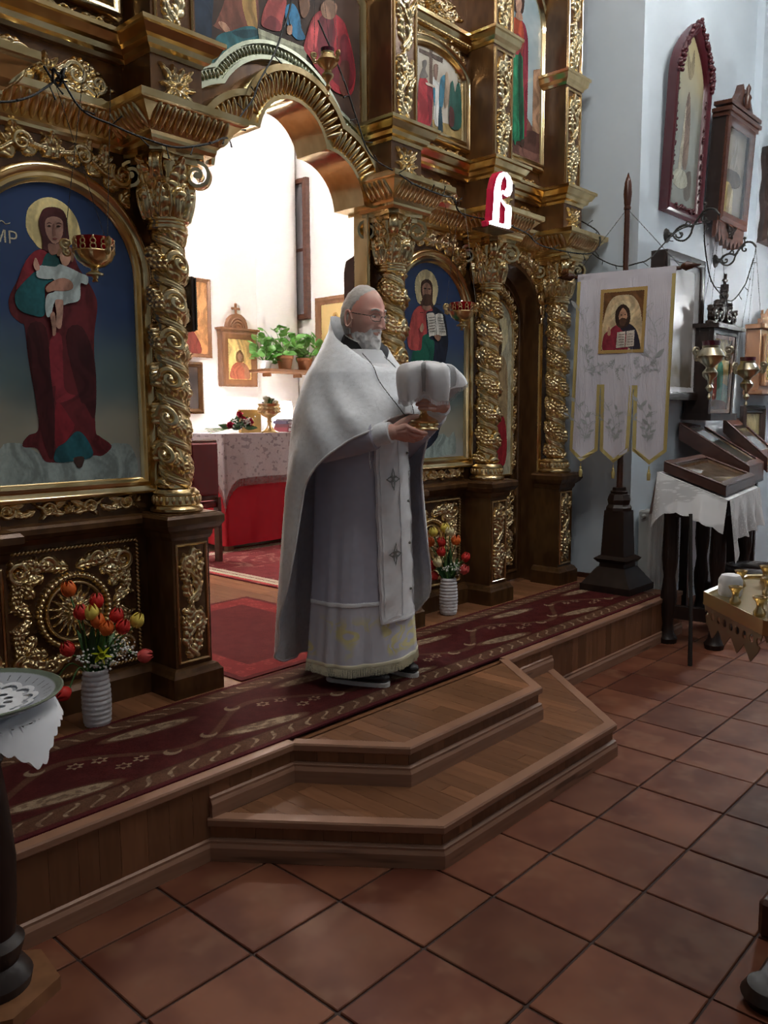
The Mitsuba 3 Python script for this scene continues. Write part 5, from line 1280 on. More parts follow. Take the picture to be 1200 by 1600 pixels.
# --- head: a deformed sphere, x forward, y to his right, z up
HC, HF = np.array([.040, .0, 1.560]), np.array([.735, .68]); HF = HF/np.linalg.norm(HF); HTILT = math.radians(7)
def head_r(d):
    f, s, z = d[..., 0], d[..., 1], d[..., 2]
    wd = .079*(1-.10*np.clip(-z, 0, 1)**2); ln = np.where(f > 0, .096-.010*np.clip(-z-.2, 0, 1), .104-.02*np.clip(-z, 0, 1)); ht = np.where(z > 0, .128, .126)
    r = 1/np.sqrt((f/ln)**2+(s/wd)**2+(z/ht)**2)
    S, Z = s*r, z*r; fr = 1/(1+np.exp(-(f-.25)*14))
    g = lambda s0, z0, ss, sz: np.exp(-((np.abs(S)-s0)/ss)**2-((Z-z0)/sz)**2)*fr
    r = r - .011*g(.031, .006, .015, .011) + .0055*g(.028, .027, .022, .008) + .006*g(.043, -.026, .018, .018) - .004*g(.030, -.043, .012, .014)
    t = np.clip((.016-Z)/.050, 0, 1); ridge = np.where((Z < .022), (.008+.025*t**1.2), .007*np.exp(-((Z-.022)/.012)**2)); cut = 1/(1+np.exp((-.037-Z)/.0022))
    r = r + ridge*cut*np.exp(-(S/(.0085+.0065*t))**2)*fr + .013*g(.0145, -.033, .0068, .0075)
    r = r + .0065*g(0, -.057, .022, .0055) + .007*g(0, -.071, .018, .006) - .006*g(0, -.064, .020, .0028) + .008*g(0, -.100, .026, .016) - .003*g(0, -.084, .02, .006)
    r = r + .006*g(.031, .004, .0105, .0065)
    return r
def head_grid(nt=150, npz=120):
    th = np.linspace(0, PI, npz); ph = np.arange(nt)/nt*2*PI
    PH, TH = np.meshgrid(ph, th); return np.stack([np.sin(TH)*np.cos(PH), np.sin(TH)*np.sin(PH), np.cos(TH)], -1)
def head_to_world(p):
    p = np.asarray(p, float); c, s = math.cos(HTILT), math.sin(HTILT)
    f, z = p[..., 0]*c+p[..., 2]*s, -p[..., 0]*s+p[..., 2]*c
    return uwz(HC[0]+f*HF[0]-p[..., 1]*HF[1], HC[1]+f*HF[1]+p[..., 1]*HF[0], HC[2]+z)
def wm(m): return trimesh.Trimesh(head_to_world(m.vertices), m.faces, process=False)
G = head_grid(); hv = G*head_r(G)[..., None]
hm = rings(hv[1:-1]); hm.fix_normals()
def man(m): 
    m = m.copy(); m.merge_vertices(); m.fix_normals()
    if m.volume < 0: m.invert()
    return m3.Manifold(m3.Mesh(np.asarray(m.vertices, np.float32), np.asarray(m.faces, np.uint32)))
def ear():
    ms = []
    for s in (-1, 1):
        a = np.linspace(0, 2*PI, 40)[:-1]; k = 1-.22*np.cos(a-2.2)
        rim = np.stack([-.014+.017*np.cos(a)*k*.8-.004*np.sin(a), np.full(39, s*.080), -.012+.033*np.sin(a)*(1-.12*np.cos(a))], 1)
        rim[:, 1] += s*.006*(1-np.cos(a))*.8
        m = tube(np.vstack([rim, rim[:1]]), .0052, 8)
        plate = trimesh.creation.icosphere(3, 1); plate.vertices *= (.015, .0065, .029); plate.apply_translation((-.013, s*.078, -.012))
        tr = trimesh.creation.icosphere(2, .006); tr.apply_translation((.004, s*.079, -.014)); lobe = trimesh.creation.icosphere(2, .0085); lobe.apply_translation((-.006, s*.076, -.042))
        ms += [m, plate, tr, lobe]
    return ms
def bones(chains, res, smooth=8):
    out = None
    for ch in chains:
        for (a, ra), (b, rb) in zip(ch[:-1], ch[1:]):
            s1 = m3.Manifold.sphere(ra, 20).translate([float(x) for x in a]); s2 = m3.Manifold.sphere(rb, 20).translate([float(x) for x in b])
            h = m3.Manifold.batch_hull([s1, s2]); out = h if out is None else out+h
    out = out.refine_to_length(res); m = tm(out); m.merge_vertices()
    trimesh.smoothing.filter_taubin(m, .5, .53, smooth); return m
W_ = lambda s, f, z: sfz(s, f, z).reshape(3)
torso = bones([[(W_(0, .0, 1.42), .052), (W_(0, -.01, 1.32), .065), (W_(0, 0, 1.18), .14), (W_(0, .01, .95), .165), (W_(0, 0, .80), .16)],
               [(W_(.14, -.01, 1.25), .07), (W_(-.14, -.01, 1.25), .07)], [(W_(0, 0, 1.37), .056), (head_to_world(np.array([-.018, 0, -.06])), .054)],
               [(W_(.09, 0, .82), .10), (W_(.10, .03, .45), .065), (W_(.10, 0, .07), .045)], [(W_(-.09, 0, .82), .10), (W_(-.10, .03, .45), .065), (W_(-.10, 0, .07), .045)]], .03)
# hands: wrist, palm, four fingers and a thumb, closed on the chalice foot (right) and stem (left)
CH = sfz(.03, .385, 1.085).reshape(3)       # bottom centre of the chalice
def lu(u, w, z): return CH+u*PR+w*PT+z*UP
def hand(wrist, knuckles, tips, mids, thumb, extra=()):
    """all points in the chalice's own frame (u right, w to the viewer, z up from its foot)"""
    c = []
    wr = lu(*wrist)
    for k in knuckles: c.append([(wr, .027), (lu(*k), .0125)])
    for a, b in zip(knuckles[:-1], knuckles[1:]): c.append([(lu(*a), .0125), (lu(*b), .0125)])
    for k, m_, t in zip(knuckles, mids, tips): c.append([(lu(*k), .0112)]+[(lu(*q), .0098) for q in m_]+[(lu(*t), .0078)])
    c.append([(wr+.35*(lu(*thumb[0])-wr), .020)]+[(lu(*thumb[0]), .015), (lu(*thumb[1]), .0115), (lu(*thumb[2]), .009)])
    return bones(c, .0035, 10)
rh = hand((-.128, .044, -.006), [(-.076, .066, .016), (-.070, .064, -.004), (-.070, .056, -.022), (-.076, .044, -.034)],
          [(.004, .052, -.012), (.004, .038, -.014), (-.002, .022, -.016), (-.012, .008, -.016)],
          [[(-.046, .080, .002), (-.016, .068, -.010)], [(-.040, .072, -.022), (-.014, .056, -.022)], [(-.038, .058, -.034), (-.014, .040, -.028)], [(-.044, .040, -.040), (-.024, .024, -.032)]],
          [(-.092, .050, .030), (-.058, .050, .050), (-.030, .040, .056)])
lh = hand((.082, -.070, .098), [(.048, -.044, .136), (.050, -.040, .118), (.048, -.038, .100), (.044, -.040, .084)],
          [(-.030, .020, .136), (-.032, .024, .118), (-.028, .024, .102), (-.018, .022, .088)],
          [[(.044, -.006, .138), (.014, .024, .138)], [(.046, -.002, .120), (.014, .028, .118)], [(.044, -.004, .102), (.014, .028, .102)], [(.038, -.008, .086), (.012, .024, .086)]],
          [(.038, -.062, .134), (.002, -.054, .140), (-.028, -.038, .136)])
arms = bones([[(W_(.17, -.01, 1.24), .055), (W_(.235, .05, 1.03), .045), (lu(-.128, .044, -.006), .032)], [(W_(-.17, -.01, 1.24), .055), (W_(-.24, .07, 1.02), .045), (lu(.082, -.070, .098), .032)]], .02)
body = man(wm(hm))
for m in (torso, arms, rh, lh): body += man(m)
for m in ear(): body += man(wm(m))
obj('body', tm(body), 'm_skin', PRIEST, 45)
# nails
nl = []
# hair, beard, brows, eyes, glasses
def shell(mask, thick, noise_amp, seed, sub=.0015, scale=70):
    G2 = head_grid(240, 190); r = head_r(G2); p = G2*r[..., None]; mk = mask(G2, p)
    n_ = meshkit.fbm(p*scale+(0, 0, seed), 3, seed)
    R2 = r-sub+mk*(thick(G2, p)+sub+noise_amp*(n_-.5)); V = G2*R2[..., None]
    k, n = V.shape[:2]; m = rings(V, caps=False); keep = (mk.reshape(-1)[m.faces] > .02).any(1)
    m = trimesh.Trimesh(m.vertices, m.faces[keep], process=False); m.remove_unreferenced_vertices(); return wm(m)
sst = lambda a, b, x: (lambda t: t*t*(3-2*t))(np.clip((x-a)/(b-a), 0, 1))
def hair_mask(g, p):
    x, y, z = p[..., 0], np.abs(p[..., 1]), p[..., 2]
    wob = .020*(meshkit.fbm(p*75, 3, 9)-.5)*2
    line = np.where(x > -.012, .020+1.55*(x+.012)-.25*(y < .05)*0, -.078+wob*0)            # temples: the line climbs towards the forehead
    line = np.where(x > .052, .118, line)
    return sst(-.006, .014, z+wob-line)*sst(.075, .050, x+wob)
obj('hair', shell(hair_mask, lambda g, p: .0015+.008*sst(.03, -.04, p[..., 0]), .005, 2), 'm_hair', PRIEST, True, 'short grey hair')
def beard_mask(g, p):
    x, y, z = p[..., 0], np.abs(p[..., 1]), p[..., 2]
    wob = .010*(meshkit.fbm(p*70, 2, 3)-.5)*2
    top = -.062-.10*np.clip(y-.02, 0, 1)*np.clip(x*10, 0, 1)-.12*np.clip(.03-x, 0, .1)
    jaw = sst(.006, -.014, z+wob-top)*sst(-.030, .004, x)
    lip = np.exp(-((z+.069)/.0085)**2-(y/.022)**2)*(x > 0)
    mous = np.exp(-((z+.0495+.22*y)/.0055)**2-(y/.028)**4)*(x > .03)
    side = np.exp(-((y-.034)/.009)**2-((z+.070)/.020)**2)*(x > .02)
    return np.clip(np.maximum(np.maximum(jaw*(1-1.2*np.clip(lip, 0, .83)), mous*.5), side*.5), 0, 1)
def beard_th(g, p): return .009+.048*sst(-.065, -.12, p[..., 2])*sst(-.02, .05, p[..., 0])+.012*sst(.03, .08, p[..., 0])
obj('beard', shell(beard_mask, beard_th, .018, 5, .003, 95), 'm_beard', PRIEST, True, 'full white beard')
br = []
for s in (-1, 1):
    pts = spline([(.086, s*.014, .026), (.086, s*.030, .033), (.076, s*.046, .027)], 6); pts = np.array(pts)
    d = pts/np.linalg.norm(pts, axis=1, keepdims=True); pts = d*(head_r(d)+.001)[:, None]; br.append(tube(pts, [.0025]+[.004]*(len(pts)-2)+[.002], 6))
for q in br: obj('eyebrow', wm(q), 'm_hair', PRIEST, True)
for s in (1, -1):
    d = np.array([.086, s*.031, .005]); d = d/np.linalg.norm(d); c = d*(head_r(d)-.0072)
    e = trimesh.creation.icosphere(3, .0095); e.vertices *= (1, 1.25, .62); e.apply_translation(c); k = obj('eye', wm(e), prin('m_eye_white', (.55, .50, .47), .25), PRIEST, True)
    ir = trimesh.creation.icosphere(2, .0046); ir.apply_translation(c+np.array([.0068, 0, -.0012])); obj('iris', wm(ir), prin('m_iris', (.05, .035, .03), .2), k, True)
def eyewire(s):
    a = np.linspace(0, 2*PI, 41); return np.stack([.104-.018*(np.cos(a)*.5+.5)**2*1.0, s*(.033+.0235*np.cos(a)), .000+.0165*np.sin(a)], 1)
wires = [tube(eyewire(s), .0011, 6) for s in (1, -1)]+[tube(spline([(.104, .010, .004), (.107, 0, .007), (.104, -.010, .004)], 6), .0011, 6)]
for s in (1, -1): wires.append(tube(spline([(.087, s*.0565, .003), (.080, s*.070, .006), (.03, s*.080, .010), (-.008, s*.084, .012), (-.024, s*.084, -.004)], 6), .0014, 6))
gk = obj('spectacles', wm(cat_(wires)), 'm_iron', PRIEST, True, 'thin dark wire spectacles')
lens = []
for s in (1, -1):
    e = eyewire(s)[:-1]; v = np.vstack([e, e.mean(0)]); n = len(e); lens.append(trimesh.Trimesh(v, [(i, (i+1) % n, n) for i in range(n)], process=False))
obj('lens', wm(cat_(lens)), 'm_pane', gk, False)

# --- garments
def axes_tab(tab, z): t = np.array(tab); zz = t[:, 0]; o = np.argsort(zz); return np.interp(z, zz[o], t[o, 1]), np.interp(z, zz[o], t[o, 2])
ROBE = [(1.435, .085, .085), (1.34, .16, .125), (1.22, .20, .165), (1.0, .205, .185), (.7, .225, .195), (.34, .25, .205), (.04, .275, .222)]
def robe_pt(th, z, off=0.):
    a, b = axes_tab(ROBE, z); k = np.clip((1.1-z)/1.1, 0, 1)
    fold = 1+k*(.030*np.sin(7*th+.5)+.022*np.sin(13*th+1.3)+.012*np.sin(23*th))*(1-.75*np.exp(-(np.arctan2(np.sin(th), np.cos(th))/.5)**2))
    return sfz((a*fold+off)*np.sin(th), (b*fold+off)*np.cos(th), z, .022, 0)
th = np.arange(200)/200*2*PI; zs = np.concatenate([np.linspace(.095, .36, 14), np.linspace(.40, 1.42, 34)])
m = rings(np.array([robe_pt(th, z) for z in zs]), caps=False); robe = obj('robe', m, 'm_robe', PRIEST, True, 'lavender-grey robe with yellow embroidery above its hem')
m = rings(np.array([robe_pt(th, np.full(200, z), o) for z, o in ((.352, .001), (.354, .0035), (.368, .0035), (.370, .001))]), caps=False); obj('trim_band', m, 'm_vestment', robe, True)
fr = []
q_ = random.Random(4)
for a in np.linspace(0, 2*PI, 420, endpoint=False):
    p = robe_pt(np.array([a]), np.array([.102]), .002)[0]; e = robe_pt(np.array([a+q_.uniform(-.004, .004)]), np.array([.058+q_.uniform(0, .006)]), .004)[0]
    fr.append(tube([p, (p+e)/2+(0, 0, .0), e], [.0016, .0016, .001], 4))
obj('fringe', cat_(fr), 'm_fringe', robe, False, 'cream fringe', kind='stuff')
m = rings(np.array([robe_pt(th, np.full(200, z), o) for z, o in ((.096, .001), (.098, .004), (.110, .004), (.112, .001))]), caps=False); obj('fringe_band', m, 'm_fringe', robe, True)
# stole down the front
def stole_pt(s, z, off=0.):
    a, b = axes_tab(ROBE, z); x = np.clip(s/a, -1, 1); wr = .004*np.sin(z*46+3*np.sin(s*20))*np.sin(z*17+s*14)
    return sfz(s, b*np.sqrt(1-x**2*.9)+.016+off+wr, z, .022, 0)
sz = np.linspace(.275, 1.36, 110); ss = np.linspace(-.112, .112, 26)
SS, SZ = np.meshgrid(ss, sz); V = stole_pt(SS, SZ); m = rings(V, closed=False, caps=False)
Vb = stole_pt(SS, SZ, -.012); edge = cat_([rings(np.stack([V[:, i], Vb[:, i]]), closed=False, caps=False) for i in (0, -1)]+[rings(np.stack([V[i], Vb[i]]), closed=False, caps=False) for i in (0, -1)])
st = obj('stole', cat_([m, edge]), 'm_stole', PRIEST, True, 'white satin stole with embroidered silver crosses')
def on_stole(poly, off):
    ms = []
    for p in getattr(poly, 'geoms', [poly]):
        v, f = trimesh.creation.triangulate_polygon(p.segmentize(.008), engine='earcut'); ms.append(trimesh.Trimesh(stole_pt(v[:, 0], v[:, 1], off), f, process=False))
    return cat_(ms)
def cross_poly(cx, cz, r):
    pet = sg.Polygon([(0, .006), (.35*r, .30*r), (r, 0), (.35*r, -.30*r), (0, -.006)]); hole = sa.scale(pet, .55, .45, origin=(.5*r, 0))
    u = None
    for q in range(4): g = sa.rotate(pet.difference(hole), 90*q, origin=(0, 0)); u = g if u is None else u.union(g)
    return sa.translate(sa.scale(u, .8, 1.0, origin=(0, 0)), cx, cz)
for cz in (.88, .565): obj('cross_motif', on_stole(cross_poly(.035, cz, .050), .003), 'm_silver_thread', st, False)
for cz in (.985, .78, .60, .40): obj('button', trimesh.creation.icosphere(2, .006).apply_translation(stole_pt(np.array([-.075]), np.array([cz]), .003)[0]), 'm_silver_thread', st, True)
obj('side_motif', on_stole(sa.scale(cross_poly(-.09, .90, .03), .6, 1.3), .003), 'm_silver_thread', st, False)
for s in (-.10, .10, -.004): obj('seam', on_stole(sg.box(s-.0012, .29, s+.0012, 1.30), .0012), 'm_vestment', st, False)
obj('hem_band', on_stole(sg.box(-.110, .283, .110, .300), .002), 'm_vestment', st, False)
# cape (phelonion): closed cone with a standing collar, cut high in front over the forearms
CAPE = [(1.575, .098, .098), (1.50, .125, .112), (1.42, .185, .140), (1.32, .255, .175), (1.14, .315, .215), (.84, .362, .235), (.54, .388, .255), (.24, .405, .275), (.05, .410, .280)]
deg = math.radians
HEM = [(-180, .055), (-140, .07), (-110, .12), (-80, .22), (-62, .30), (-48, .62), (-38, .95), (-25, 1.13), (0, 1.155), (25, 1.13), (52, 1.05), (72, .94), (84, .85), (90, .66), (95, .53), (103, .42), (115, .27), (128, .13), (142, .07), (180, .055)]
TOP = [(-180, 1.575), (-130, 1.555), (-90, 1.49), (-60, 1.435), (-32, 1.39), (-12, 1.355), (12, 1.355), (34, 1.385), (60, 1.425), (90, 1.475), (125, 1.545), (150, 1.57), (180, 1.575)]
nth = 260; tha = np.linspace(-180, 180, nth, endpoint=False)
hem = np.interp(tha, *np.array(HEM).T); topz = np.interp(tha, *np.array(TOP).T); ker = np.hanning(9); ker /= ker.sum()
sm = lambda a: np.convolve(np.concatenate([a[-8:], a, a[:8]]), ker, 'same')[8:-8]
hem, topz = sm(hem), sm(topz); T_ = np.radians(tha); rr = []
dth = lambda c, w: np.exp(-((np.degrees(np.arctan2(np.sin(T_-deg(c)), np.cos(T_-deg(c)))))/w)**2)
for t in np.linspace(0, 1, 80)**1.0:
    z = topz+(hem-topz)*t; a, b = axes_tab(CAPE, z)
    k = np.clip((1.38-z)/1.3, 0, 1); low = np.clip((1.15-z)/1.1, 0, 1)
    f = 1+low*(.035*np.sin(6*T_+1)+.03*np.sin(11*T_+.4)+.018*np.sin(19*T_+2))*(1-.5*dth(60, 30))
    f = f+.008*np.sin(9*T_+5*z)*k
    f = f*(1-.36*dth(0, 62)*np.exp(-t/.055))
    # diagonal drag folds over the raised forearm
    f = f+.030*np.sin(24*(z-.30*(T_-deg(40)))+2*np.sin(3*T_))*dth(50, 45)*np.exp(-((z-1.13)/.17)**2)+.022*np.sin(15*(z+.5*T_))*dth(100, 30)*np.exp(-((z-.95)/.25)**2)
    s, ff = a*f*np.sin(T_), b*f*np.cos(T_)
    fore = dth(28, 34)*np.exp(-((z-1.07)/.15)**2)+.8*dth(-28, 26)*np.exp(-((z-1.12)/.16)**2)
    ff = ff+.105*fore; s = s+.02*dth(70, 30)*np.exp(-((z-1.02)/.15)**2)
    lean = np.clip((z-1.2)/.35, 0, 1)
    s_back = (-.035*np.clip((z-1.40)/.17, 0, 1)*(np.cos(T_) < .4))
    inw = 1-.06*np.exp(-((1-t)/.05)**2)*0
    rr.append(sfz(s*inw, (ff+s_back)*inw, z, .0+.022*lean, 0))
cm = rings(np.array(rr), caps=False)
cape = obj('cape', cm, 'm_vestment', PRIEST, True, 'wide white brocade cape with a stiff standing collar')
hemline = np.array(rr)[-1]; obj('hem_cord', tube(np.vstack([hemline[::2], hemline[:1]]), .0045, 6), 'm_stole', cape, True)
# black clerical collar, white shirt edge, pendant cord
nk = head_to_world(np.array([-.012, 0, -.115])); 
def collar(z, r, tilt=.42): 
    a = np.arange(48)/48*2*PI; return np.stack([r*1.05*np.cos(a)-.012, r*1.0*np.sin(a), z-tilt*r*np.cos(a)*.9], 1)
obj('black_collar', wm(rings(np.array([collar(-.150, .088), collar(-.132, .080), collar(-.112, .074), collar(-.094, .069), collar(-.094, .064)]), caps=False)), 'm_black_cloth', PRIEST, True, 'black clerical collar')
obj('white_collar_edge', wm(tube(np.vstack([collar(-.092, .069), collar(-.092, .069)[:1]]), .0028, 6)), 'm_stole', PRIEST, True)
cp_ = [sfz(.07, .10, 1.40), sfz(.08, .165, 1.345), sfz(.08, .200, 1.28), sfz(.05, .262, 1.19), sfz(.0, .318, 1.10), sfz(-.05, .262, 1.20), sfz(-.075, .195, 1.29), sfz(-.07, .160, 1.35), sfz(-.06, .10, 1.40)]
obj('pendant_cord', tube(spline([p.reshape(3) for p in cp_], 8), .0016, 6), 'm_iron', PRIEST, True)
# shirt front between the edges of the cape, sleeves and cuffs
def sleeve(pts, rad): return tube(spline(np.array(pts), 8), np.interp(np.linspace(0, 1, 8*(len(pts)-1)+1), np.linspace(0, 1, len(rad)), rad), 28)
wr, wl = lu(-.128, .044, -.006), lu(.082, -.070, .098); el, ell = W_(.235, .05, 1.03), W_(-.24, .07, 1.02)
for w_, e_, nm in ((wr, el, 'sleeve'), (wl, ell, 'sleeve')):
    d = w_-e_; L = np.linalg.norm(d); d = d/L
    obj(nm, sleeve([e_-d*.03, e_+d*L*.35, w_-d*.07], [.075, .068, .056]), 'm_robe', PRIEST, True)
    obj('cuff', sleeve([w_-d*.115, w_-d*.06, w_-d*.005], [.053, .047, .041]), 'm_vestment', PRIEST, True)
dd = (wr-el)/np.linalg.norm(wr-el)
obj('tie_string', tube(spline([wr-dd*.10+(0, 0, -.05), wr-dd*.10+(-.004, -.004, -.09), wr-dd*.095+(0, 0, -.13)], 5), .002, 5), 'm_stole', PRIEST, True)
# shoes
def shoe(s, f0, turn):
    out = []
    o = m3.Manifold.batch_hull([m3.Manifold.sphere(r, 24).scale([1, 1, .7]).translate([x, y, .036]) for x, y, r in ((0, 0, .040), (.10, .0, .044), (.19, .004, .040), (.225, .002, .030))])
    o += m3.Manifold.batch_hull([m3.Manifold.sphere(.04, 24).translate([0, 0, .08]), m3.Manifold.sphere(.04, 24).translate([.05, 0, .05])])
    o = o.split_by_plane([0, 0, 1], .018)[0]
    up_ = tm(o.refine_to_length(.012)); so = tm(m3.Manifold.batch_hull([m3.Manifold.cylinder(.018, r, r, 24).translate([x, y, 0]) for x, y, r in ((0, 0, .038), (.10, 0, .043), (.19, .004, .040), (.225, .002, .030))]))
    c = sfz(s, f0, 0.0, .02).reshape(3); ang = math.atan2(*(BF[0]*PR+BF[1]*PT)[[1, 0]])+turn
    k = obj('shoe', moved(up_, c, ang), prin('m_shoe', (.012, .011, .012), .4), PRIEST, 40); obj('sole', moved(so, c, ang), prin('m_sole', (.55, .54, .52), .6), k, 30)
shoe(.15, -.03, .30); shoe(-.12, -.02, -.1)

# ---------------------------------------------------------------- chalice under its veil
c = thing('chalice', 'gold chalice held in both hands of the man, under a white veil', 'chalice')
cprof = [(0, 0), (.058, 0), (.060, .004), (.058, .010), (.050, .016), (.050, .026), (.056, .030), (.058, .036), (.050, .043), (.022, .056), (.014, .066), (.013, .074), (.019, .080), (.019, .088), (.013, .094), (.012, .12), (.020, .130), (.046, .150), (.060, .185), (.064, .235), (.061, .235), (.056, .19), (0, .155)]
obj('foot_and_cup', moved(lathe(cprof, 48), CH), 'm_brass', c, 40)
obj('stone', cat_([moved(trimesh.creation.icosphere(2, .006), CH+.0545*np.array([math.cos(a), math.sin(a), 0])+(0, 0, .022)) for a in np.linspace(0, 2*PI, 10)[:-1]]), 'm_brass', c, True)
v = thing('chalice_veil', 'white fringed cloth veil draped over the chalice', 'cloth')
def veil_pt(a, t):
    """square cloth over a disc: flat top then hanging in folds"""
    top_r = .070; fold = np.cos(4*a+.5); fold2 = np.cos(9*a+1.); corner = np.exp(-((np.arctan2(np.sin(a+.55), np.cos(a+.55)))/.30)**2)
    L = .140+.034*np.abs(np.cos(2*a+.25))
    s = t*(top_r+L); hang = np.clip(s-top_r, 0, None); hh = hang/(L)
    r = np.minimum(s, top_r)+.052*(1-np.exp(-hang/.028))-.030*hh**2+hh*(.024*fold+.010*fold2+.105*corner)
    z = .270-.010*(np.minimum(s, top_r)/top_r)**3-np.clip(hang-.026*(1-np.exp(-hang/.02)), 0, None)*(1-.45*corner)
    return r, z
na = 220; A_ = np.arange(na)/na*2*PI; vr = []
for t in np.linspace(.02, 1, 46):
    r, z = veil_pt(A_, t); vr.append(np.stack([CH[0]+r*np.cos(A_), CH[1]+r*np.sin(A_), CH[2]+z+.004*np.sin(7*A_+r*60)], 1))
m = rings(np.array(vr), caps=False); tip = rings(np.array([vr[0]*0+vr[0].mean(0), vr[0]]), caps=False)
obj('cloth', cat_([m, tip]), 'm_stole', v, True)
obj('fringe', cat_([tube([p, p+(q_.uniform(-.002, .002), q_.uniform(-.002, .002), -.016)], .0011, 3) for p in vr[-1]]), 'm_stole', v, False, kind='stuff')
bands = []
for aa in (0.9, 2.35, 3.75, 5.3):
    i = int(aa/(2*PI)*na); P = np.array([(vr[k][i]*.5+vr[k][(i+3) % na]*.5) for k in range(17, 44)]); Q = np.array([vr[k][(i+9) % na] for k in range(17, 44)]); cen = CH+(0, 0, .1)
    off = lambda X: X+.0025*(X-cen)/np.linalg.norm(X-cen, axis=1, keepdims=True)
    bands.append(rings(np.stack([off(np.array([vr[k][(i+j) % na] for k in range(17, 44)])) for j in (0, 3, 6)]), closed=False, caps=False))
prin('m_lace_grey', (.40, .41, .42), .7)
for q in bands: obj('lace_strip', q, 'm_lace_grey', v, True)
# ---------------------------------------------------------------- the church banner
B0 = np.array([4.955, 2.46])
bn = thing('church_banner', 'white church banner with gold edging and painted panel on a dark wooden stand', 'banner')
def sq(z0, z1, a0, a1):
    m = trimesh.convex.convex_hull(np.array([(sx*a, sy*a, z) for z, a in ((z0, a0), (z1, a1)) for sx in (-1, 1) for sy in (-1, 1)])); m.apply_translation((B0[0], B0[1], 0)); return m
st_ = [sq(H+.007, H+.05, .175, .175), sq(H+.05, H+.16, .17, .095), sq(H+.16, H+.19, .085, .085), sq(H+.19, H+.215, .095, .115), sq(H+.215, H+.235, .115, .085), sq(H+.235, H+.53, .080, .068)]
obj('stand', cat_(st_+[lathe([(0, H+.53), (.085, H+.53), (.085, H+.55), (.070, H+.57), (.078, H+.60), (.066, H+.635), (.055, H+.64), (.06, H+.655), (.045, H+.66), (.045, H+.68), (0, H+.68)], 8, (B0[0], B0[1], 0))]), 'm_dark_wood', bn, False)
obj('pole', lathe([(0, H+.66), (.019, H+.66), (.017, 2.70), (.022, 2.705), (.022, 2.72), (.017, 2.725), (.022, 2.745), (.022, 2.76), (.026, 2.80), (.020, 2.87), (0, 2.93)], 16, (B0[0], B0[1], 0)), 'm_red_wood', bn, 40)
RA = .203; RC3 = np.array([4.931, 2.439]); RD = np.array([math.sin(RA), -math.cos(RA)]); RN = np.array([-math.cos(RA), -math.sin(RA)])   # rod direction, cloth normal towards the nave
def ban(s, z, o=0.):
    s, z, o = np.broadcast_arrays(np.asarray(s, float), np.asarray(z, float), np.asarray(o, float))
    dep = .030+o+(.010*np.sin(s*19+1)+.006*np.sin(s*41))*np.clip((1.80-z)/.6, 0, 1)
    return np.stack([RC3[0]+RD[0]*s+RN[0]*dep, RC3[1]+RD[1]*s+RN[1]*dep, z], -1)
def on_ban(poly, o, thick=0.):
    ms = []
    for p in getattr(poly, 'geoms', [poly]):
        if p.geom_type != 'Polygon' or p.area < 1e-7: continue
        v, f = trimesh.creation.triangulate_polygon(p.segmentize(.025), engine='earcut'); ms.append(trimesh.Trimesh(ban(v[:, 0], v[:, 1], o), f, process=False))
    return cat_(ms)
rod = tube([np.append(RC3+RD*q+RN*.008, 2.312) for q in (-.33, .33)], .012, 10); ar = lathe([(0, 0), (.012, 0), (.028, .03), (.022, .05), (0, .12)], 12)
obj('crossbar', cat_([rod, aim(ar, np.append(RC3+RD*.33+RN*.022, 2.318), (RD[0], RD[1], 0)), aim(ar, np.append(RC3-RD*.33+RN*.022, 2.318), (-RD[0], -RD[1], 0))]), 'm_red_wood', bn, 40)
CL = sg.Polygon([(-.305, 2.325), (.305, 2.325), (.285, 1.20), (.18, 1.115), (.075, 1.20), (.073, 1.59), (.068, 1.59), (.055, 1.20), (-.045, 1.12), (-.135, 1.20), (-.137, 1.60), (-.142, 1.60), (-.15, 1.20), (-.255, 1.125), (-.335, 1.20)])
tri_n = on_ban(CL, 0.)
def grid_cloth(poly, o):
    xs = np.arange(-.36, .361, .012); zs_ = np.arange(1.08, 2.34, .012); ms = []
    for s0 in xs:
        col = poly.intersection(sg.box(s0, 1.0, s0+.012, 2.4))
        for p in getattr(col, 'geoms', [col]):
            if p.geom_type == 'Polygon' and p.area > 1e-8:
                v, f = trimesh.creation.triangulate_polygon(p.segmentize(.03), engine='earcut'); ms.append(trimesh.Trimesh(ban(v[:, 0], v[:, 1], o), f, process=False))
    m = cat_(ms); m.merge_vertices(); return m
prin('m_banner', proc(lambda p, n, uv: mix((.56, .54, .60), (.64, .62, .67), fbm(p.x*7, p.y*7, p.z*7, 3))), .7, 0, .3, sheen=.2)
prin('m_banner_gold', (.50, .41, .16), .5, .35)
prin('m_stitch', (.33, .35, .36), .7)
obj('cloth', grid_cloth(CL, 0.), 'm_banner', bn, True)
trim = CL.difference(CL.buffer(-.022, join_style=2)).difference(sg.box(-.4, 2.28, .4, 2.4))
obj('gold_edging', on_ban(trim, .003), 'm_banner_gold', bn, False)
for s, z in ((-.255, 1.115), (-.045, 1.11), (.18, 1.105)):
    p = ban(s, z, .002); obj('tassel', cat_([tube([p, p-(0, 0, .03)], .003, 5), moved(lathe([(0, 0), (.010, 0), (.013, .04), (.006, .055), (0, .06)], 10), p-(0, 0, .09)), moved(trimesh.creation.icosphere(1, .009), p-(0, 0, .03))]), 'm_banner_gold', bn, True)
obj('panel_frame', on_ban(sg.Polygon([(-.15, 2.217), (.14, 2.217), (.126, 1.815), (-.16, 1.817)]).difference(sg.Polygon([(-.130, 2.195), (.12, 2.195), (.108, 1.835), (-.140, 1.838)])), .006), prin('m_icon_gold', (.42, .27, .09), .5, .2), bn, False)
pan = sg.Polygon([(-.130, 2.195), (.12, 2.195), (.108, 1.835), (-.140, 1.838)])
obj('panel', on_ban(pan, .004), paint('6e4a2c'), bn, False)
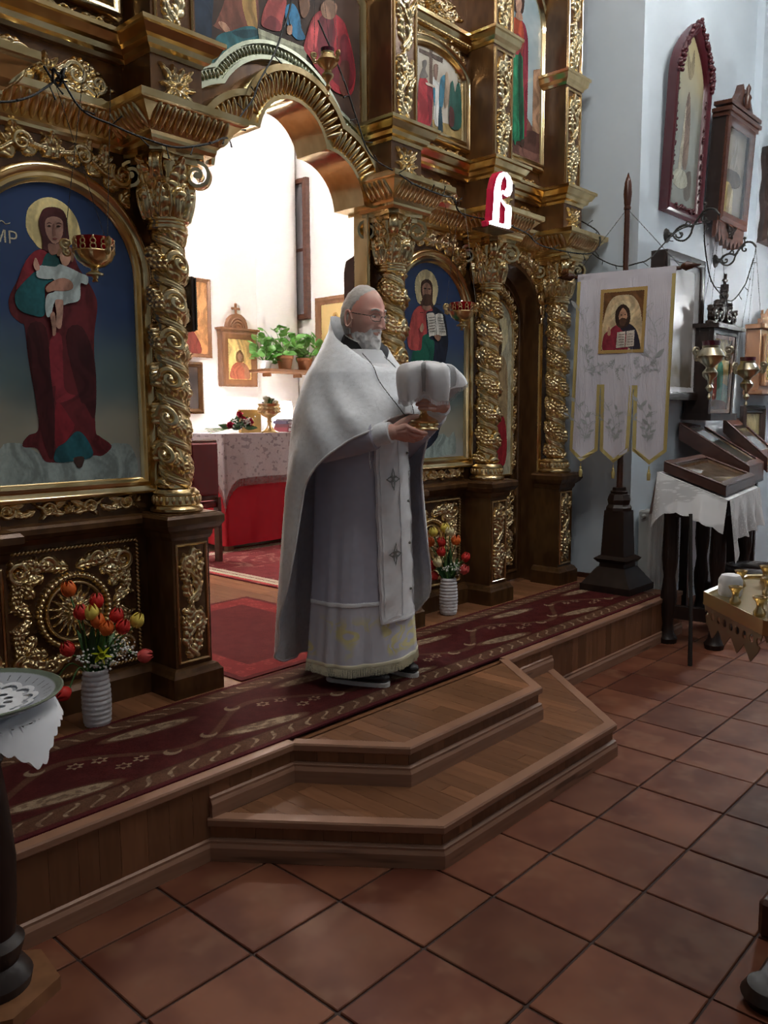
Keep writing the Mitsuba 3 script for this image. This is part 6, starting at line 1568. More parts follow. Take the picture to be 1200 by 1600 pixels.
def blob(P): return sg.Polygon(spline(np.array(P, float), 6, True)).buffer(0)
for i, (nm, c, P) in enumerate((('arch_field', 'cbb38c', [(-.135, 1.84), (-.125, 2.05), (-.08, 2.155), (-.01, 2.175), (.06, 2.155), (.105, 2.05), (.10, 1.84)]), ('halo', 'd8c49c', [(-.01+.075*math.cos(a), 2.065+.075*math.sin(a)) for a in np.linspace(0, 6, 14)]),
                    ('robe', '8a2f3c', [(-.13, 1.84), (-.125, 1.93), (-.085, 1.965), (-.05, 1.99), (0, 1.98), (.03, 1.95), (.03, 1.84), (-.05, 1.835)]), ('mantle', '26222e', [(-.02, 1.97), (.02, 2.0), (.07, 1.965), (.095, 1.90), (.10, 1.838), (.04, 1.838), (.02, 1.92)]),
                    ('hair', '33231c', [(-.05, 2.0), (-.052, 2.08), (-.01, 2.118), (.032, 2.08), (.035, 2.0), (-.01, 1.97)]), ('face', 'b48a70', [(-.034, 2.05), (-.008, 2.095), (.020, 2.05), (.008, 2.01), (-.008, 2.0), (-.024, 2.01)]), ('beard', '4a3226', [(-.028, 2.022), (-.008, 2.034), (.016, 2.022), (.006, 1.99), (-.008, 1.982), (-.022, 1.99)]),
                    ('hand', 'b08a72', [(-.098, 1.93), (-.102, 1.96), (-.092, 1.985), (-.082, 1.955), (-.085, 1.93)]))):
    g = blob(P).intersection(pan)
    obj(nm, on_ban(g, .0046+.0004*i), paint(c), bn, False)
for i, P in enumerate(([(-.04, 1.945), (.012, 1.95), (.010, 1.852), (-.046, 1.848)], [(.018, 1.95), (.068, 1.955), (.066, 1.856), (.014, 1.852)])):
    k = obj('book_page', on_ban(sg.Polygon(P), .0082), paint('cfc4b8'), bn, False)
    for q in range(5): obj('text_line', on_ban(sg.box(P[0][0]+.008, 1.865+.016*q, P[1][0]-.008, 1.869+.016*q), .0086), paint('7a7068'), bn, False)
for s in (-.018, .006): obj('eye', on_ban(blob([(s-.006, 2.052), (s, 2.055), (s+.006, 2.052), (s, 2.049)]), .0078), paint('33231c'), bn, False)
# embroidered grey sprays
def sprig(s0, z0, a, L, r, nl=6, fl=True):
    ms = []; P = spline([(s0, z0), (s0+L*.5*math.cos(a)+r.uniform(-.01, .01), z0+L*.5*math.sin(a)), (s0+L*math.cos(a+.25), z0+L*math.sin(a+.25))], 6)
    ms.append(sg.LineString(P).buffer(.0013))
    for i in range(nl):
        t = P[min(len(P)-1, 1+int(i*len(P)/nl))]; sd = 1 if i % 2 else -1; b = a+sd*.8; l = L*.20
        lf = sg.Polygon(spline(np.array([(0, 0), (l*.4, l*.20), (l, 0), (l*.4, -l*.20)]), 4, True)); lf = lf.difference(lf.buffer(-.0022)) if r.random() < .6 else lf
        ms.append(sa.translate(sa.rotate(lf, b, origin=(0, 0), use_radians=True), *t))
    if fl:
        for i in range(5):
            pt = sg.Point(.011, 0).buffer(.009); pt = pt.difference(pt.buffer(-.002)); ms.append(sa.translate(sa.rotate(pt, 2*PI*i/5, origin=(0, 0), use_radians=True), *P[-1]))
    u = ms[0]
    for m in ms[1:]: u = u.union(m)
    return u
r = random.Random(11)
for s0, z0, a, L, fl in ((-.24, 1.78, 1.5, .34, True), (-.25, 1.70, 1.2, .16, True), (.20, 1.76, 1.6, .36, True), (.22, 1.68, 1.9, .16, True), (-.22, 1.70, .1, .16, True), (-.05, 1.72, .1, .14, True), (.07, 1.73, -.1, .12, True), (-.09, 1.74, 3.0, .11, True), (.19, 1.70, 3.2, .10, True), (-.04, 1.71, -1.5, .06, False), (.06, 1.71, -1.5, .06, False)):
    obj('embroidery', on_ban(sprig(s0, z0, a, L, r, 8, fl), .003), 'm_stitch', bn, False)
for s0 in (-.235, -.045, .165):
    for da in (-.35, 0, .35): obj('embroidery', on_ban(sprig(s0+.01*da, 1.26, PI/2+da, .20 if da else .26, r, 8, False), .003), 'm_stitch', bn, False)
for q in (-.32, .32): obj('string', tube([np.append(B0, 2.71), np.append(RC3+RD*q+RN*.022, 2.325)], .0018, 5), 'm_iron', bn, False)

# ---------------------------------------------------------------- icons on the south-east wall
WY = WALL_Y
def leaning(m, z0, a, y=WY):
    """tilt a wall piece outward about its lower edge"""
    v = m.vertices.copy(); dy, dz = v[:, 1]-y, v[:, 2]-z0; c, s = math.cos(a), math.sin(a)
    v[:, 1] = y+dy*c-dz*s; v[:, 2] = z0+dz*c+dy*s; return trimesh.Trimesh(v, m.faces, process=False)
prin('m_red_lacquer', (.045, .004, .008), .3, 0, .6)
t = thing('wall_icon', 'tall pointed icon in a red lacquered frame with carved edge, on the wall', 'icon')
def gothic(xc, hw, z0, zs, zt, n=14):
    k = (zt-zs); L = [(xc-hw, z0), (xc+hw, z0)]
    R_ = [(xc+hw*(1-q**1.9), zs+k*q) for q in np.linspace(0, 1, n)]
    return L+R_+[(2*xc-x, z) for x, z in R_[::-1][1:]]
LEAN = math.radians(2.5); fz = 2.80
lean = lambda m: leaning(m, fz, LEAN, WY-.005)
P = gothic(5.775, .295, fz, 3.68, 4.06)
obj('frame', lean(vsweep([(0, 0), (0, .060), (.015, .068), (.045, .060), (.065, .035), (.065, 0)], P, WY-.005, True)), 'm_red_lacquer', t, 40)
ins = sg.Polygon(P).buffer(-.06)
obj('background', lean(flat_y(ins, WY-.03)), prin('m_old_picture', proc(lambda p, n, uv: mix(mix((.10, .11, .095), (.17, .17, .15), fbm(p.x*9, p.z*5, 1., 3)), mi.Color3f(.30, .26, .15), smoothstep(3.45, 3.95, p.z+.15*fbm(p.x*6, p.z*6, 2., 2)))), .2, 0, .6), t, False)
picture(t, [('figure', '6a5a50', [5.80, 3.15, 5.78, 3.45, 5.83, 3.62, 5.88, 3.45, 5.88, 3.15]), ('figure', '9c9686', [5.74, 3.1, 5.775, 3.4, 5.80, 3.52, 5.79, 3.1]), ('wing', '7a705a', [5.80, 3.70, 5.75, 3.88, 5.82, 3.80, 5.86, 3.90, 5.88, 3.75]), ('dark_figure', '4a443e', [5.86, 2.95, 5.86, 3.08, 5.95, 3.12, 5.97, 2.98, 5.92, 2.92]), ('cloud', '9a9a8c', [5.64, 3.02, 5.72, 3.1, 5.86, 3.1, 5.90, 3.02, 5.775, 2.98])], -.06, WY-.0305, ins, post=lean)
kn = []
for p, q in zip(P[2:], P[3:]):
    for f in (0., .2, .4, .6, .8):
        x, z = p[0]+(q[0]-p[0])*f, p[1]+(q[1]-p[1])*f
        if z > 3.64: kn.append(moved(trimesh.creation.icosphere(1, rng.uniform(.010, .019)), (x-(x-5.775)*rng.uniform(0, .16), WY-.066-rng.uniform(0, .018), z+rng.uniform(-.02, .02))))
kn += [moved(trimesh.creation.icosphere(1, rng.uniform(.004, .012)), (5.775+s*(.295-.062)+rng.uniform(-.006, .006), WY-.056, z+rng.uniform(-.03, .03))) for s in (-1, 1) for z in np.arange(2.95, 3.66, .030)]
kn += [moved(trimesh.creation.icosphere(1, rng.uniform(.008, .015)), (x, WY-.072, 2.845+rng.uniform(-.012, .012))) for x in np.arange(5.60, 5.92, .022)]
obj('carved_edge', lean(cat_(kn)), 'm_red_lacquer', t, True, kind='stuff')
# brown wall case with crest
t = thing('icon_case', 'brown wooden wall case with broken crest and toothed apron, right of the red icon', 'icon case')
x0, x1, z0, z1 = 6.24, 6.80, 2.85, 3.60; xc = (x0+x1)/2
LEAN2 = math.radians(3); l2 = lambda m: leaning(m, z0, LEAN2, WY-.01)
obj('case', l2(cat_([box(x0, x0+.03, WY-.11, WY-.01, z0, z1), box(x1-.03, x1, WY-.11, WY-.01, z0, z1), box(x0, x1, WY-.11, WY-.01, z0, z0+.05), box(x0, x1, WY-.11, WY-.01, z1-.04, z1), box(x0, x1, WY-.03, WY-.01, z0, z1)])), 'm_dark_wood', t, False)
obj('front_frame', l2(vsweep([(0, 0), (0, .02), (.03, .03), (.075, .01), (.075, 0)], [(x0, z0), (x1, z0), (x1, z1), (x0, z1)], WY-.11, True)), 'm_red_wood', t, 40)
obj('cornice', l2(cat_([box(x0-.03, x1+.03, WY-.16, WY-.01, z1, z1+.03, .004), box(x0-.015, x1+.015, WY-.145, WY-.01, z1-.03, z1, .004), box(x0-.03, x1+.03, WY-.155, WY-.02, z1+.045, z1+.075, .004)])), 'm_red_wood', t, False)
sw1 = sg.Polygon([(x0+.02, z1+.07), (x0+.10, z1+.09), (x0+.18, z1+.17), (xc-.06, z1+.24), (xc-.03, z1+.20), (xc-.06, z1+.12), (xc, z1+.10), (xc, z1+.07)])
obj('crest', l2(cat_([ext_y(sw1, WY-.13, WY-.08), ext_y(sa.scale(sw1, -1, 1, origin=(xc, 0)), WY-.13, WY-.08)])), 'm_red_wood', t, False)
obj('finial', l2(moved(lathe([(0, 0), (.03, 0), (.02, .05), (.03, .08), (.012, .11), (.018, .15), (0, .18)], 14), (xc, WY-.145, z1+.075))), 'm_red_wood', t, True)
obj('picture', l2(flat_y(sg.box(x0+.06, z0+.06, x1-.06, z1-.06), WY-.085)), prin('m_pale_picture', proc(lambda p, n, uv: mix((.22, .19, .15), (.32, .28, .23), fbm(p.x*7, p.z*7, 6., 3))), .4), t, False)
picture(t, [('figure', '8f877c', [xc-.10, 3.260, xc-.05, 3.330, xc-.02, 3.460, xc+.04, 3.460, xc+.06, 3.330, xc+.10, 3.260]), ('dark_band', '3e3630', [xc-.16, 3.150, xc-.14, 3.240, xc+.12, 3.250, xc+.16, 3.170, xc+.02, 3.130]), ('gilded_figure', '9a8450', [xc-.17, 2.910, xc-.17, 3.110, xc-.08, 3.160, xc+.02, 3.110, xc+.04, 2.910, xc-.06, 2.890]), ('light_drape', 'c0b088', [xc-.02, 2.910, xc+.0, 3.090, xc+.03, 3.110, xc+.04, 2.930])], 0, WY-.086, sg.box(x0+.06, z0+.06, x1-.06, z1-.06), post=l2)
obj('glass', l2(flat_y(sg.box(x0+.06, z0+.06, x1-.06, z1-.06), WY-.145)), 'm_pane', t, False)
ap = sg.Polygon([(x0, z0)]+[(x0+(x1-x0)*i/14, z0-(.06 if i % 2 else .12)-(.05*math.sin(PI*i/14))) for i in range(15)]+[(x1, z0)])
obj('apron', l2(ext_y(ap, WY-.11, WY-.08)), 'm_red_wood', t, False)
R = Relief(.3, .12, .003); R.leaf(.15, .06, .3, .12, .03, .02, .5); R.leaf(.15, .06, PI-.3, .12, .03, .02, -.5); R.flower(.15, .06, .05, 6, .02); obj('apron_carving', l2(at_panel(R.mesh(), xc-.15, WY-.11, z0-.11)), 'm_dark_wood', t, True)
# glazed box frame
t = thing('icon_case', 'deep dark wooden case with a glazed pale icon, behind the banner', 'icon case')
x0, x1, z0, z1 = 5.40, 6.05, 1.53, 2.52
obj('case', cat_([box(x0, x0+.035, WY-.10, WY, z0, z1), box(x1-.035, x1, WY-.10, WY, z0, z1), box(x0, x1, WY-.10, WY, z0, z0+.04), box(x0, x1, WY-.10, WY, z1-.04, z1), box(x0, x1, WY-.02, WY, z0, z1)]), 'm_dark_wood', t, False)
obj('front_frame', vsweep([(0, 0), (0, .015), (.035, .02), (.055, .008), (.055, 0)], [(x0, z0), (x1, z0), (x1, z1), (x0, z1)], WY-.10, True), 'm_dark_wood', t, 40)
obj('inner_border', vsweep([(0, 0), (0, .02), (.05, .005), (.05, 0)], [(x0+.04, z0+.04), (x1-.04, z0+.04), (x1-.04, z1-.04), (x0+.04, z1-.04)], WY-.075, True), 'm_white_cloth', t, False)
obj('picture', flat_y(sg.box(x0+.08, z0+.08, x1-.08, z1-.08), WY-.075), prin('m_silver_icon', proc(lambda p, n, uv: mix((.58, .55, .53), mi.Color3f(.16, .13, .08), smoothstep(2.1, 1.7, p.z+.25*fbm(p.x*8, p.z*8, 3., 3)))), .35, .2), t, False)
obj('glass', flat_y(sg.box(x0+.03, z0+.03, x1-.03, z1-.03), WY-.098), 'm_pane', t, False)
# dark carved case with pierced crest
t = thing('icon_case', 'black carved icon case with pierced crest and cross, holding a golden icon', 'icon case')
x0, x1, z0, z1 = 5.98, 6.46, 1.41, 2.05; xc = (x0+x1)/2; yb, yf = WY-.02, WY-.20
LEAN3 = math.radians(2); l3 = lambda m: leaning(m, z0, LEAN3, yb)
obj('case', l3(cat_([box(x0, x0+.04, yf, yb, z0, z1), box(x1-.04, x1, yf, yb, z0, z1), box(x0-.02, x1+.02, yf-.03, yb, z0-.02, z0+.03), box(x0, x1, yf, yb, z1-.04, z1), box(x0, x1, yb-.02, yb, z0, z1), box(x0-.03, x1+.03, yf-.04, yb, z1, z1+.03)])), 'm_dark_wood', t, False)
obj('inner_frame', l3(vsweep([(0, 0), (0, .015), (.03, .01), (.03, 0)], [(x0+.04, z0+.03), (x1-.04, z0+.03), (x1-.04, z1-.04), (x0+.04, z1-.04)], yf+.02, True)), 'm_mid_wood', t, False)
cl_ = sg.box(x0+.06, z0+.05, x1-.06, z1-.06)
obj('picture', l3(flat_y(cl_, yf+.03)), paint('cdb878'), t, False)
picture(t, [('ground', '8fae9c', [x0, z0, x0, z0+.22, xc, z0+.26, x1, z0+.2, x1, z0]), ('robe', '3f8f78', [xc-.02, z0+.12, xc-.06, z0+.32, xc, z0+.42, xc+.07, z0+.34, xc+.06, z0+.12]), ('robe', '9a3a34', [xc-.11, z0+.10, xc-.10, z0+.30, xc-.05, z0+.30, xc-.04, z0+.1]), ('head', '8a6a4a', [xc-.03, z0+.42, xc-.03, z0+.49, xc+.03, z0+.49, xc+.03, z0+.42]), ('earth', '5a3a30', [x0, z0, x0, z0+.10, xc, z0+.13, x1, z0+.09, x1, z0])], 0, yf+.0295, cl_, post=l3)
obj('glass', l3(flat_y(sg.box(x0+.04, z0+.03, x1-.04, z1-.04), yf+.005)), 'm_pane', t, False)
R = Relief(.50, .30, .003); c = .25
for s in (-1, 1):
    R.scroll(c+s*.08, .07, .05, PI/2, 1.4, .014, .03, s); R.scroll(c+s*.17, .055, .045, PI/2, 1.4, .013, .03, -s); R.leaf(c+s*.12, .06, PI/2-s*.3, .12, .03, .03, s*.6, 4); R.leaf(c+s*.21, .03, PI/2-s*.2, .12, .028, .03, -s*.5, 4); R.leaf(c+s*.04, .10, PI/2, .10, .025, .03, s*.5, 4)
R.leaf(c, .08, PI/2, .20, .05, .04, 0, 4); R.stroke([(c, .24), (c, .29)], .012, .012, .03); R.stroke([(0.01, .01), (.49, .01)], .012, .012, .03)
cr = R.mesh(); cr2 = cr.copy(); cr2.vertices[:, 1] *= -1; cr2.invert()
obj('crest', l3(moved(cat_([cr, cr2]), (xc-.25, yf+.04, z1+.03))), 'm_dark_wood', t, True)
obj('cross', l3(cat_([box(xc-.008, xc+.008, yf+.03, yf+.05, z1+.30, z1+.40), box(xc-.03, xc+.03, yf+.03, yf+.05, z1+.345, z1+.362)])), 'm_dark_wood', t, False)
# case, oval frame and gold frame on the pier
PYR = WY-.06
t = thing('icon_case', 'warm brown wooden icon case with turned side columns, at the right picture edge', 'icon case')
x0, x1, z0, z1 = 7.08, 7.62, 1.62, 2.12; yb, yf = PYR, PYR-.14; xc = (x0+x1)/2
obj('case', cat_([box(x0, x1, yf+.02, yb, z0, z1, .004), box(x0-.02, x1+.02, yf-.02, yb, z0-.03, z0, .004), box(x0-.02, x1+.02, yf-.02, yb, z1, z1+.04, .004)]), 'm_mid_wood', t, False)
pc = [(0, 0), (.022, 0), (.022, .02), (.014, .03), (.014, .17), (.02, .18), (.014, .20), (.014, .36), (.02, .37), (.02, .40), (0, .40)]
for x in (x0+.04, x1-.04): obj('column', moved(lathe(pc, 14), (x, yf+.0, z0+.04)), 'm_mid_wood', t, 40)
ct = sg.Polygon([(x0, z1+.04), (x0, z1+.08), (x0+.12, z1+.10), (xc-.06, z1+.17), (xc, z1+.19), (xc+.06, z1+.17), (x1-.12, z1+.10), (x1, z1+.08), (x1, z1+.04)])
obj('crest', ext_y(ct, yf+.01, yf+.05), 'm_mid_wood', t, False); obj('cross', cat_([box(x0+.03, x0+.042, yf+.02, yf+.035, z1+.08, z1+.15), box(x0+.012, x0+.06, yf+.02, yf+.035, z1+.108, z1+.122)]), 'm_mid_wood', t, False)
obj('inner_frame', vsweep([(0, 0), (0, .02), (.03, .025), (.05, .01), (.05, 0)], [(x0+.08, z0+.04), (x1-.08, z0+.04), (x1-.08, z1-.04), (x0+.08, z1-.04)], yf+.02, True), 'm_mid_wood', t, 40)
obj('picture', flat_y(sg.box(x0+.12, z0+.08, x1-.12, z1-.08), yf+.012), paint('b08a4a'), t, False)
wall_icon('wall_icon', 'gold picture in a black wavy frame, low at the right picture edge', 7.03, 7.55, 1.10, 1.50, .07, 'm_dark_wood', paint('b0a070'), y=PYR, prof=[(0, 0), (0, .03), (.025, .05), (.045, .03), (.06, .035), (.07, .02), (.07, 0)])
t = thing('wall_icon', 'picture in a dark wavy-edged frame, high at the right picture edge', 'icon')
wv = [(7.27+.02*math.sin(z*21), z) for z in np.linspace(3.55, 2.86, 30)]
pth = [(7.24, 2.84), (7.95, 2.84), (7.95, 3.6), (7.27, 3.6)]+wv[1:-1]
obj('frame', vsweep([(0, 0), (0, .04), (.03, .07), (.06, .05), (.085, .02), (.085, 0)], pth, PYR, True), 'm_dark_wood', t, 40)
obj('background', flat_y(sg.box(7.34, 2.92, 7.88, 3.54), PYR-.01), paint('8a8478'), t, False)
# wrought brackets with hanging lamps
def bracket(x, z, L, lab):
    b = thing('wall_bracket', lab, 'bracket', 'wrought iron brackets on the wall'); y = WY
    obj('rosette', cat_([moved(aim(lathe([(0, 0), (.05, 0), (.04, .012), (.02, .02), (.014, .04), (0, .04)], 20), (0, 0, 0), (0, -1, 0)), (x, y, z))]), 'm_iron', b, 40)
    def yz(P): return [(x, y-a*L, z+c*L) for a, c in P]
    ms = [tube(spline(yz([(0, 0), (.12, 0), (.22, .10), (.36, .14), (.50, .10), (.60, .22), (.74, .36), (.90, .34), (1.0, .22)]), 6), .008, 6), tube(spline(yz([(.12, 0), (.2, -.10), (.34, -.14), (.46, -.06), (.52, .10), (.62, .26)]), 6), .0065, 6)]
    sp = [(.27+.09*(1-t)*math.cos(6*t+3), -.01+.09*(1-t)*math.sin(6*t+3)) for t in np.linspace(0, 1, 16)]; ms.append(tube(yz(sp), .006, 6))
    sp = [(.74+.10*(1-t)*math.cos(6*t+1.5), .20+.10*(1-t)*math.sin(6*t+1.5)) for t in np.linspace(0, 1, 16)]; ms.append(tube(yz(sp), .006, 6))
    ms.append(tube(spline(yz([(.36, .14), (.40, .20), (.46, .18), (.45, .12)]), 5), .005, 5)); ms.append(tube(yz([(.72, .36), (.72, .46)]), .005, 5)); ms.append(moved(trimesh.creation.icosphere(1, .012), (x, y-.72*L, z+.47*L)))
    obj('scrolls', cat_(ms), 'm_iron', b, True); return (x, y-L, z+.22*L)
tip1 = bracket(5.63, 2.655, .36, 'scrolled iron wall bracket under the red pointed icon, the larger and left of two')
tip2 = bracket(6.52, 2.60, .30, 'scrolled iron wall bracket nearer the right edge, the smaller of two')
prin('m_old_brass', (.44, .39, .28), .22, 1.0); prin('m_red_glass', (.35, .006, .012), .08, 0, .6); prin('m_dark_glass', (.05, .004, .010), .08, 0, .7)
def oil_lamp(x, y, zt, s, label, tops, glass='m_red_glass', metal='m_brass', style=0, group=None):
    """hanging icon lamp: zt = top of the glass"""
    l = thing('hanging_lamp', label, 'lamp', group)
    ob = lambda nm, m, mt, sm=40: obj(nm, moved(m, (x, y, zt), s=s), mt, l, sm)
    if style == 0:
        ob('glass_cup', lathe([(0, -.055), (.045, -.05), (.062, -.02), (.068, .0), (.066, .0), (.058, -.02), (.04, -.045), (0, -.05)], 28), glass)
        bowl = [(0, -.152), (.012, -.150), (.006, -.140), (.012, -.132), (.03, -.128), (.030, -.122), (.012, -.112), (.014, -.104), (.036, -.096), (.060, -.076), (.071, -.054), (.074, -.050), (.071, -.046), (.066, -.054), (.05, -.08), (0, -.10)]
        ob('bowl', lathe(bowl, 32), metal)
        fil = []
        for i in range(12):
            a = 2*PI*i/12
            for zz, rr_ in ((-.038, .010), (-.020, .009)):
                m = trimesh.creation.torus(rr_, .0024, 12, 5); m.apply_transform(trimesh.transformations.rotation_matrix(PI/2, [0, 1, 0])); fil.append(moved(m, (.070*math.cos(a), .070*math.sin(a), zz), a))
            fil.append(moved(trimesh.creation.icosphere(1, .0045), (.069*math.cos(a), .069*math.sin(a), -.006)))
        ob('filigree', cat_(fil), metal, True)
        ob('cross', cat_([box(-.003, .003, -.018, -.014, -.140, -.112), box(-.010, .010, -.018, -.014, -.129, -.124)]), metal, False)
        rbr = .074
    else:
        ob('glass_cup', lathe([(0, -.06), (.022, -.055), (.034, -.01), (.038, .02), (.036, .02), (.03, -.01), (0, -.05)], 24), glass)
        ob('bowl', lathe([(0, -.20), (.008, -.195), (.018, -.180), (.008, -.165), (.010, -.150), (.030, -.130), (.033, -.115), (.018, -.095), (.020, -.088), (.052, -.062), (.060, -.045), (.048, -.025), (.036, -.010), (.038, .0), (.030, -.012), (0, -.04)], 28), metal)
        ob('pendant', lathe([(0, -.235), (.010, -.22), (.004, -.205), (0, -.2)], 10), metal); rbr = .056
    for i in range(3):
        a = 2*PI*i/3+.55
        sc = Relief(.05, .08, .0025); sc.scroll(.022, .052, .018, -PI/2, 1.3, .0055, .006, 1); sc.scroll(.018, .022, .014, PI/2, 1.2, .0045, .006, -1); m = sc.mesh(); m2 = m.copy(); m2.vertices[:, 1] *= -1; m2.invert(); m = cat_([m, m2])
        k = ob('scroll_bracket', moved(m, (rbr*math.cos(a)*.96, rbr*math.sin(a)*.96, -.075), a), metal, True)
        p = np.array([x+s*(rbr+.02)*math.cos(a), y+s*(rbr+.02)*math.sin(a), zt+s*.0]); q = np.array(tops[i % len(tops)], float)
        obj('chain', tube([p, q], .0012, 4), 'm_iron', l, False)
    fl = trimesh.creation.icosphere(1, .0045*s); obj('flame', moved(fl, (x, y, zt+.010*s)), 'm_ceiling', l, True, emitter={'type': 'area', 'radiance': rgb((16, 11, 6))})
    obj('wick_float', moved(lathe([(0, 0), (.012, 0), (.012, .006), (.002, .008), (0, .012)], 10), (x, y, zt-.008*s), s=s), metal, l)
    return l
oil_lamp(1.495, 2.74, 2.05, .98, 'red glass icon lamp in pierced gold holder, before the icon of the woman', [(1.40, 2.80, 2.60), (1.50, 2.76, 2.62), (1.62, 2.80, 2.60)], 'm_red_glass')
oil_lamp(3.70, 2.80, 2.045, .98, 'golden icon lamp hanging before the icon with the open book', [(3.62, 2.86, 2.58), (3.70, 2.82, 2.60), (3.80, 2.86, 2.58)], 'm_red_glass')
oil_lamp(2.582, 2.68, 2.975, .78, 'small dark red icon lamp hanging high before the painting over the doorway', [(2.52, 2.8, 4.3), (2.58, 2.7, 4.3), (2.66, 2.8, 4.3)], 'm_dark_glass', style=1)
oil_lamp(5.60, 2.15, 1.885, 1.55, 'tarnished brass icon lamp on long chains before the black carved case', [tip1], 'm_dark_glass', 'm_old_brass', 1)
oil_lamp(6.40, 2.18, 1.82, 1.45, 'smaller brass icon lamp on chains, right of the black carved case', [tip2], 'm_dark_glass', 'm_old_brass', 1)
# ---------------------------------------------------------------- lectern table with slanting icon cases
e_, b_ = np.array([math.sin(math.radians(81)), math.cos(math.radians(81)), 0]), np.array([-math.cos(math.radians(81)), math.sin(math.radians(81)), 0])
F0 = np.array([4.918, 1.789, 0])
def lec(m):   # local: x along the front, y back from it, z up
    v = m.vertices; w = F0+v[:, :1]*e_+v[:, 1:2]*b_; w[:, 2] += v[:, 2]; return trimesh.Trimesh(w, m.faces, process=False)
SL = .126/.337
def slant(m, z): v = m.vertices.copy(); v[:, 2] += z+v[:, 1]*SL; return trimesh.Trimesh(v, m.faces, process=False)
t = thing('lectern', 'dark wooden lectern with a slanted top under a white lace cloth', 'lectern')
obj('top_board', lec(slant(box(-.0, 1.02, -.03, .36, -.03, -.006), .94)), 'm_dark_wood', t, False)
def lleg(x, y, z1):
    return lec(moved(lathe([(0, 0), (.055, 0), (.06, .03), (.04, .06), (.03, .12), (.045, .20), (.05, .30), (.035, .42), (.045, .50), (.05, .55), (.04, z1-.04), (.045, z1), (0, z1)], 16), (x, y, 0)))
for x, y in ((.06, .02), (.06, .30), (.94, .02), (.94, .30)): obj('leg', lleg(x, y, .90+y*SL), 'm_dark_wood', t, 40)
obj('stretcher', lec(cat_([box(.06, .94, .0, .05, .16, .24), box(.04, .09, .02, .30, .16, .24), box(.91, .96, .02, .30, .16, .24)])), 'm_dark_wood', t, False)
obj('apron', lec(cat_([box(.03, .97, -.0, .02, .80, .90), box(.03, .05, .0, .32, .80, .92), box(.03, .97, .30, .32, .85, .99)])), 'm_dark_wood', t, False)
def lace_fn(p, n, uv):
    k = voronoi(p.x*55+p.y*31, p.z*55); c = mix((.56, .56, .57), (.66, .66, .67), fbm(p.x*9, p.y*9, p.z*9, 2)); return c*(1-.28*smoothstep(.12, .30, k[0])*smoothstep(.45, .55, fbm(p.x*8, p.y*8, p.z*8, 2)))
prin('m_lace', proc(lace_fn), .85, 0, .2)
c = thing('lace_cloth', 'white lace cloth draped over the dark slanted lectern', 'tablecloth')
obj('top_sheet', lec(slant(box(-.012, 1.03, -.04, .37, -.006, -.001), .94)), 'm_lace', c, False)
def flap(P0_, P1_, drop, out, n=60, m_=14, amp=.012, fr=30, sc=.010, tip0=0., tip1=0.):
    P0_, P1_ = np.array(P0_, float), np.array(P1_, float); s = np.linspace(0, 1, n); L = np.linalg.norm(P1_-P0_); rr = []
    dr_ = drop+tip0*np.exp(-s*L/.06)+tip1*np.exp(-(1-s)*L/.06)+sc*np.abs(np.sin(s*L*42))
    for k in range(m_):
        q = k/(m_-1); base = P0_+(P1_-P0_)*s[:, None]
        o = np.array(out)*(.008+.030*q+amp*q*np.sin(fr*s*L+1.)+amp*.5*q*np.sin(fr*2.1*s*L))[:, None]
        r_ = base+o; r_[:, 2] -= q*dr_; rr.append(r_)
    return rings(np.array(rr), closed=False, caps=False)
zf = lambda y: .94+y*SL
obj('side_flap', lec(flap((-.012, .37, zf(.37)), (-.012, -.04, zf(-.04)), .165, (-3.2, 0, 0), tip0=.17, tip1=.02, fr=22, amp=.006)), 'm_lace', c, True)
obj('front_flap', lec(flap((-.012, -.04, zf(-.04)), (1.03, -.04, zf(-.04)), .245, (0, -1, 0), n=120, tip0=.13, fr=20, amp=.02)), 'm_lace', c, True)
obj('back_flap', lec(flap((-.012, .37, zf(.37)), (.30, .37, zf(.37)), .26, (0, 1, 0), n=40, fr=22)), 'm_lace', c, True)
def flat_case(name, lab, x0, x1, y0, y1, h, fn, sl, zc, edge=.045):
    k = thing('display_case', lab, 'icon case', 'flat icon cases on the lecterns')
    def S_(m): v = m.vertices.copy(); v[:, 2] += zc+(v[:, 1]-y0)*sl; return lec(trimesh.Trimesh(v, m.faces, process=False))
    obj('box', S_(cat_([box(x0, x1, y0, y0+edge*.6, 0, h), box(x0, x1, y1-edge*.6, y1, 0, h), box(x0, x0+edge*.6, y0, y1, 0, h), box(x1-edge*.6, x1, y0, y1, 0, h), box(x0, x1, y0, y1, 0, .012)])), 'm_case_wood', k, False)
    obj('rim', S_(cat_([box(x0, x1, y0, y0+edge, h, h+.012, .003), box(x0, x1, y1-edge, y1, h, h+.012, .003), box(x0, x0+edge, y0, y1, h, h+.012, .003), box(x1-edge, x1, y0, y1, h, h+.012, .003)])), 'm_case_wood', k, False)
    obj('picture', S_(box(x0+edge, x1-edge, y0+edge, y1-edge, h-.03, h-.02)), fn, k, False)
    obj('inner_trim', S_(cat_([box(x0+edge-.004, x1-edge+.004, y0+edge-.004, y0+edge+.016, h-.02, h-.004), box(x0+edge-.004, x1-edge+.004, y1-edge-.016, y1-edge+.004, h-.02, h-.004), box(x0+edge-.004, x0+edge+.016, y0+edge, y1-edge, h-.02, h-.004), box(x1-edge-.016, x1-edge+.004, y0+edge, y1-edge, h-.02, h-.004)])), 'm_gold_flat', k, False)
    obj('glass', S_(box(x0+edge-.002, x1-edge+.002, y0+edge-.002, y1-edge+.002, h-.002, h)), 'm_pane', k, False)
prin('m_case_wood', proc(lambda p, n, uv: mix((.035, .012, .008), (.07, .026, .016), fbm(p.x*30, p.y*30, p.z*30, 3))), .3)
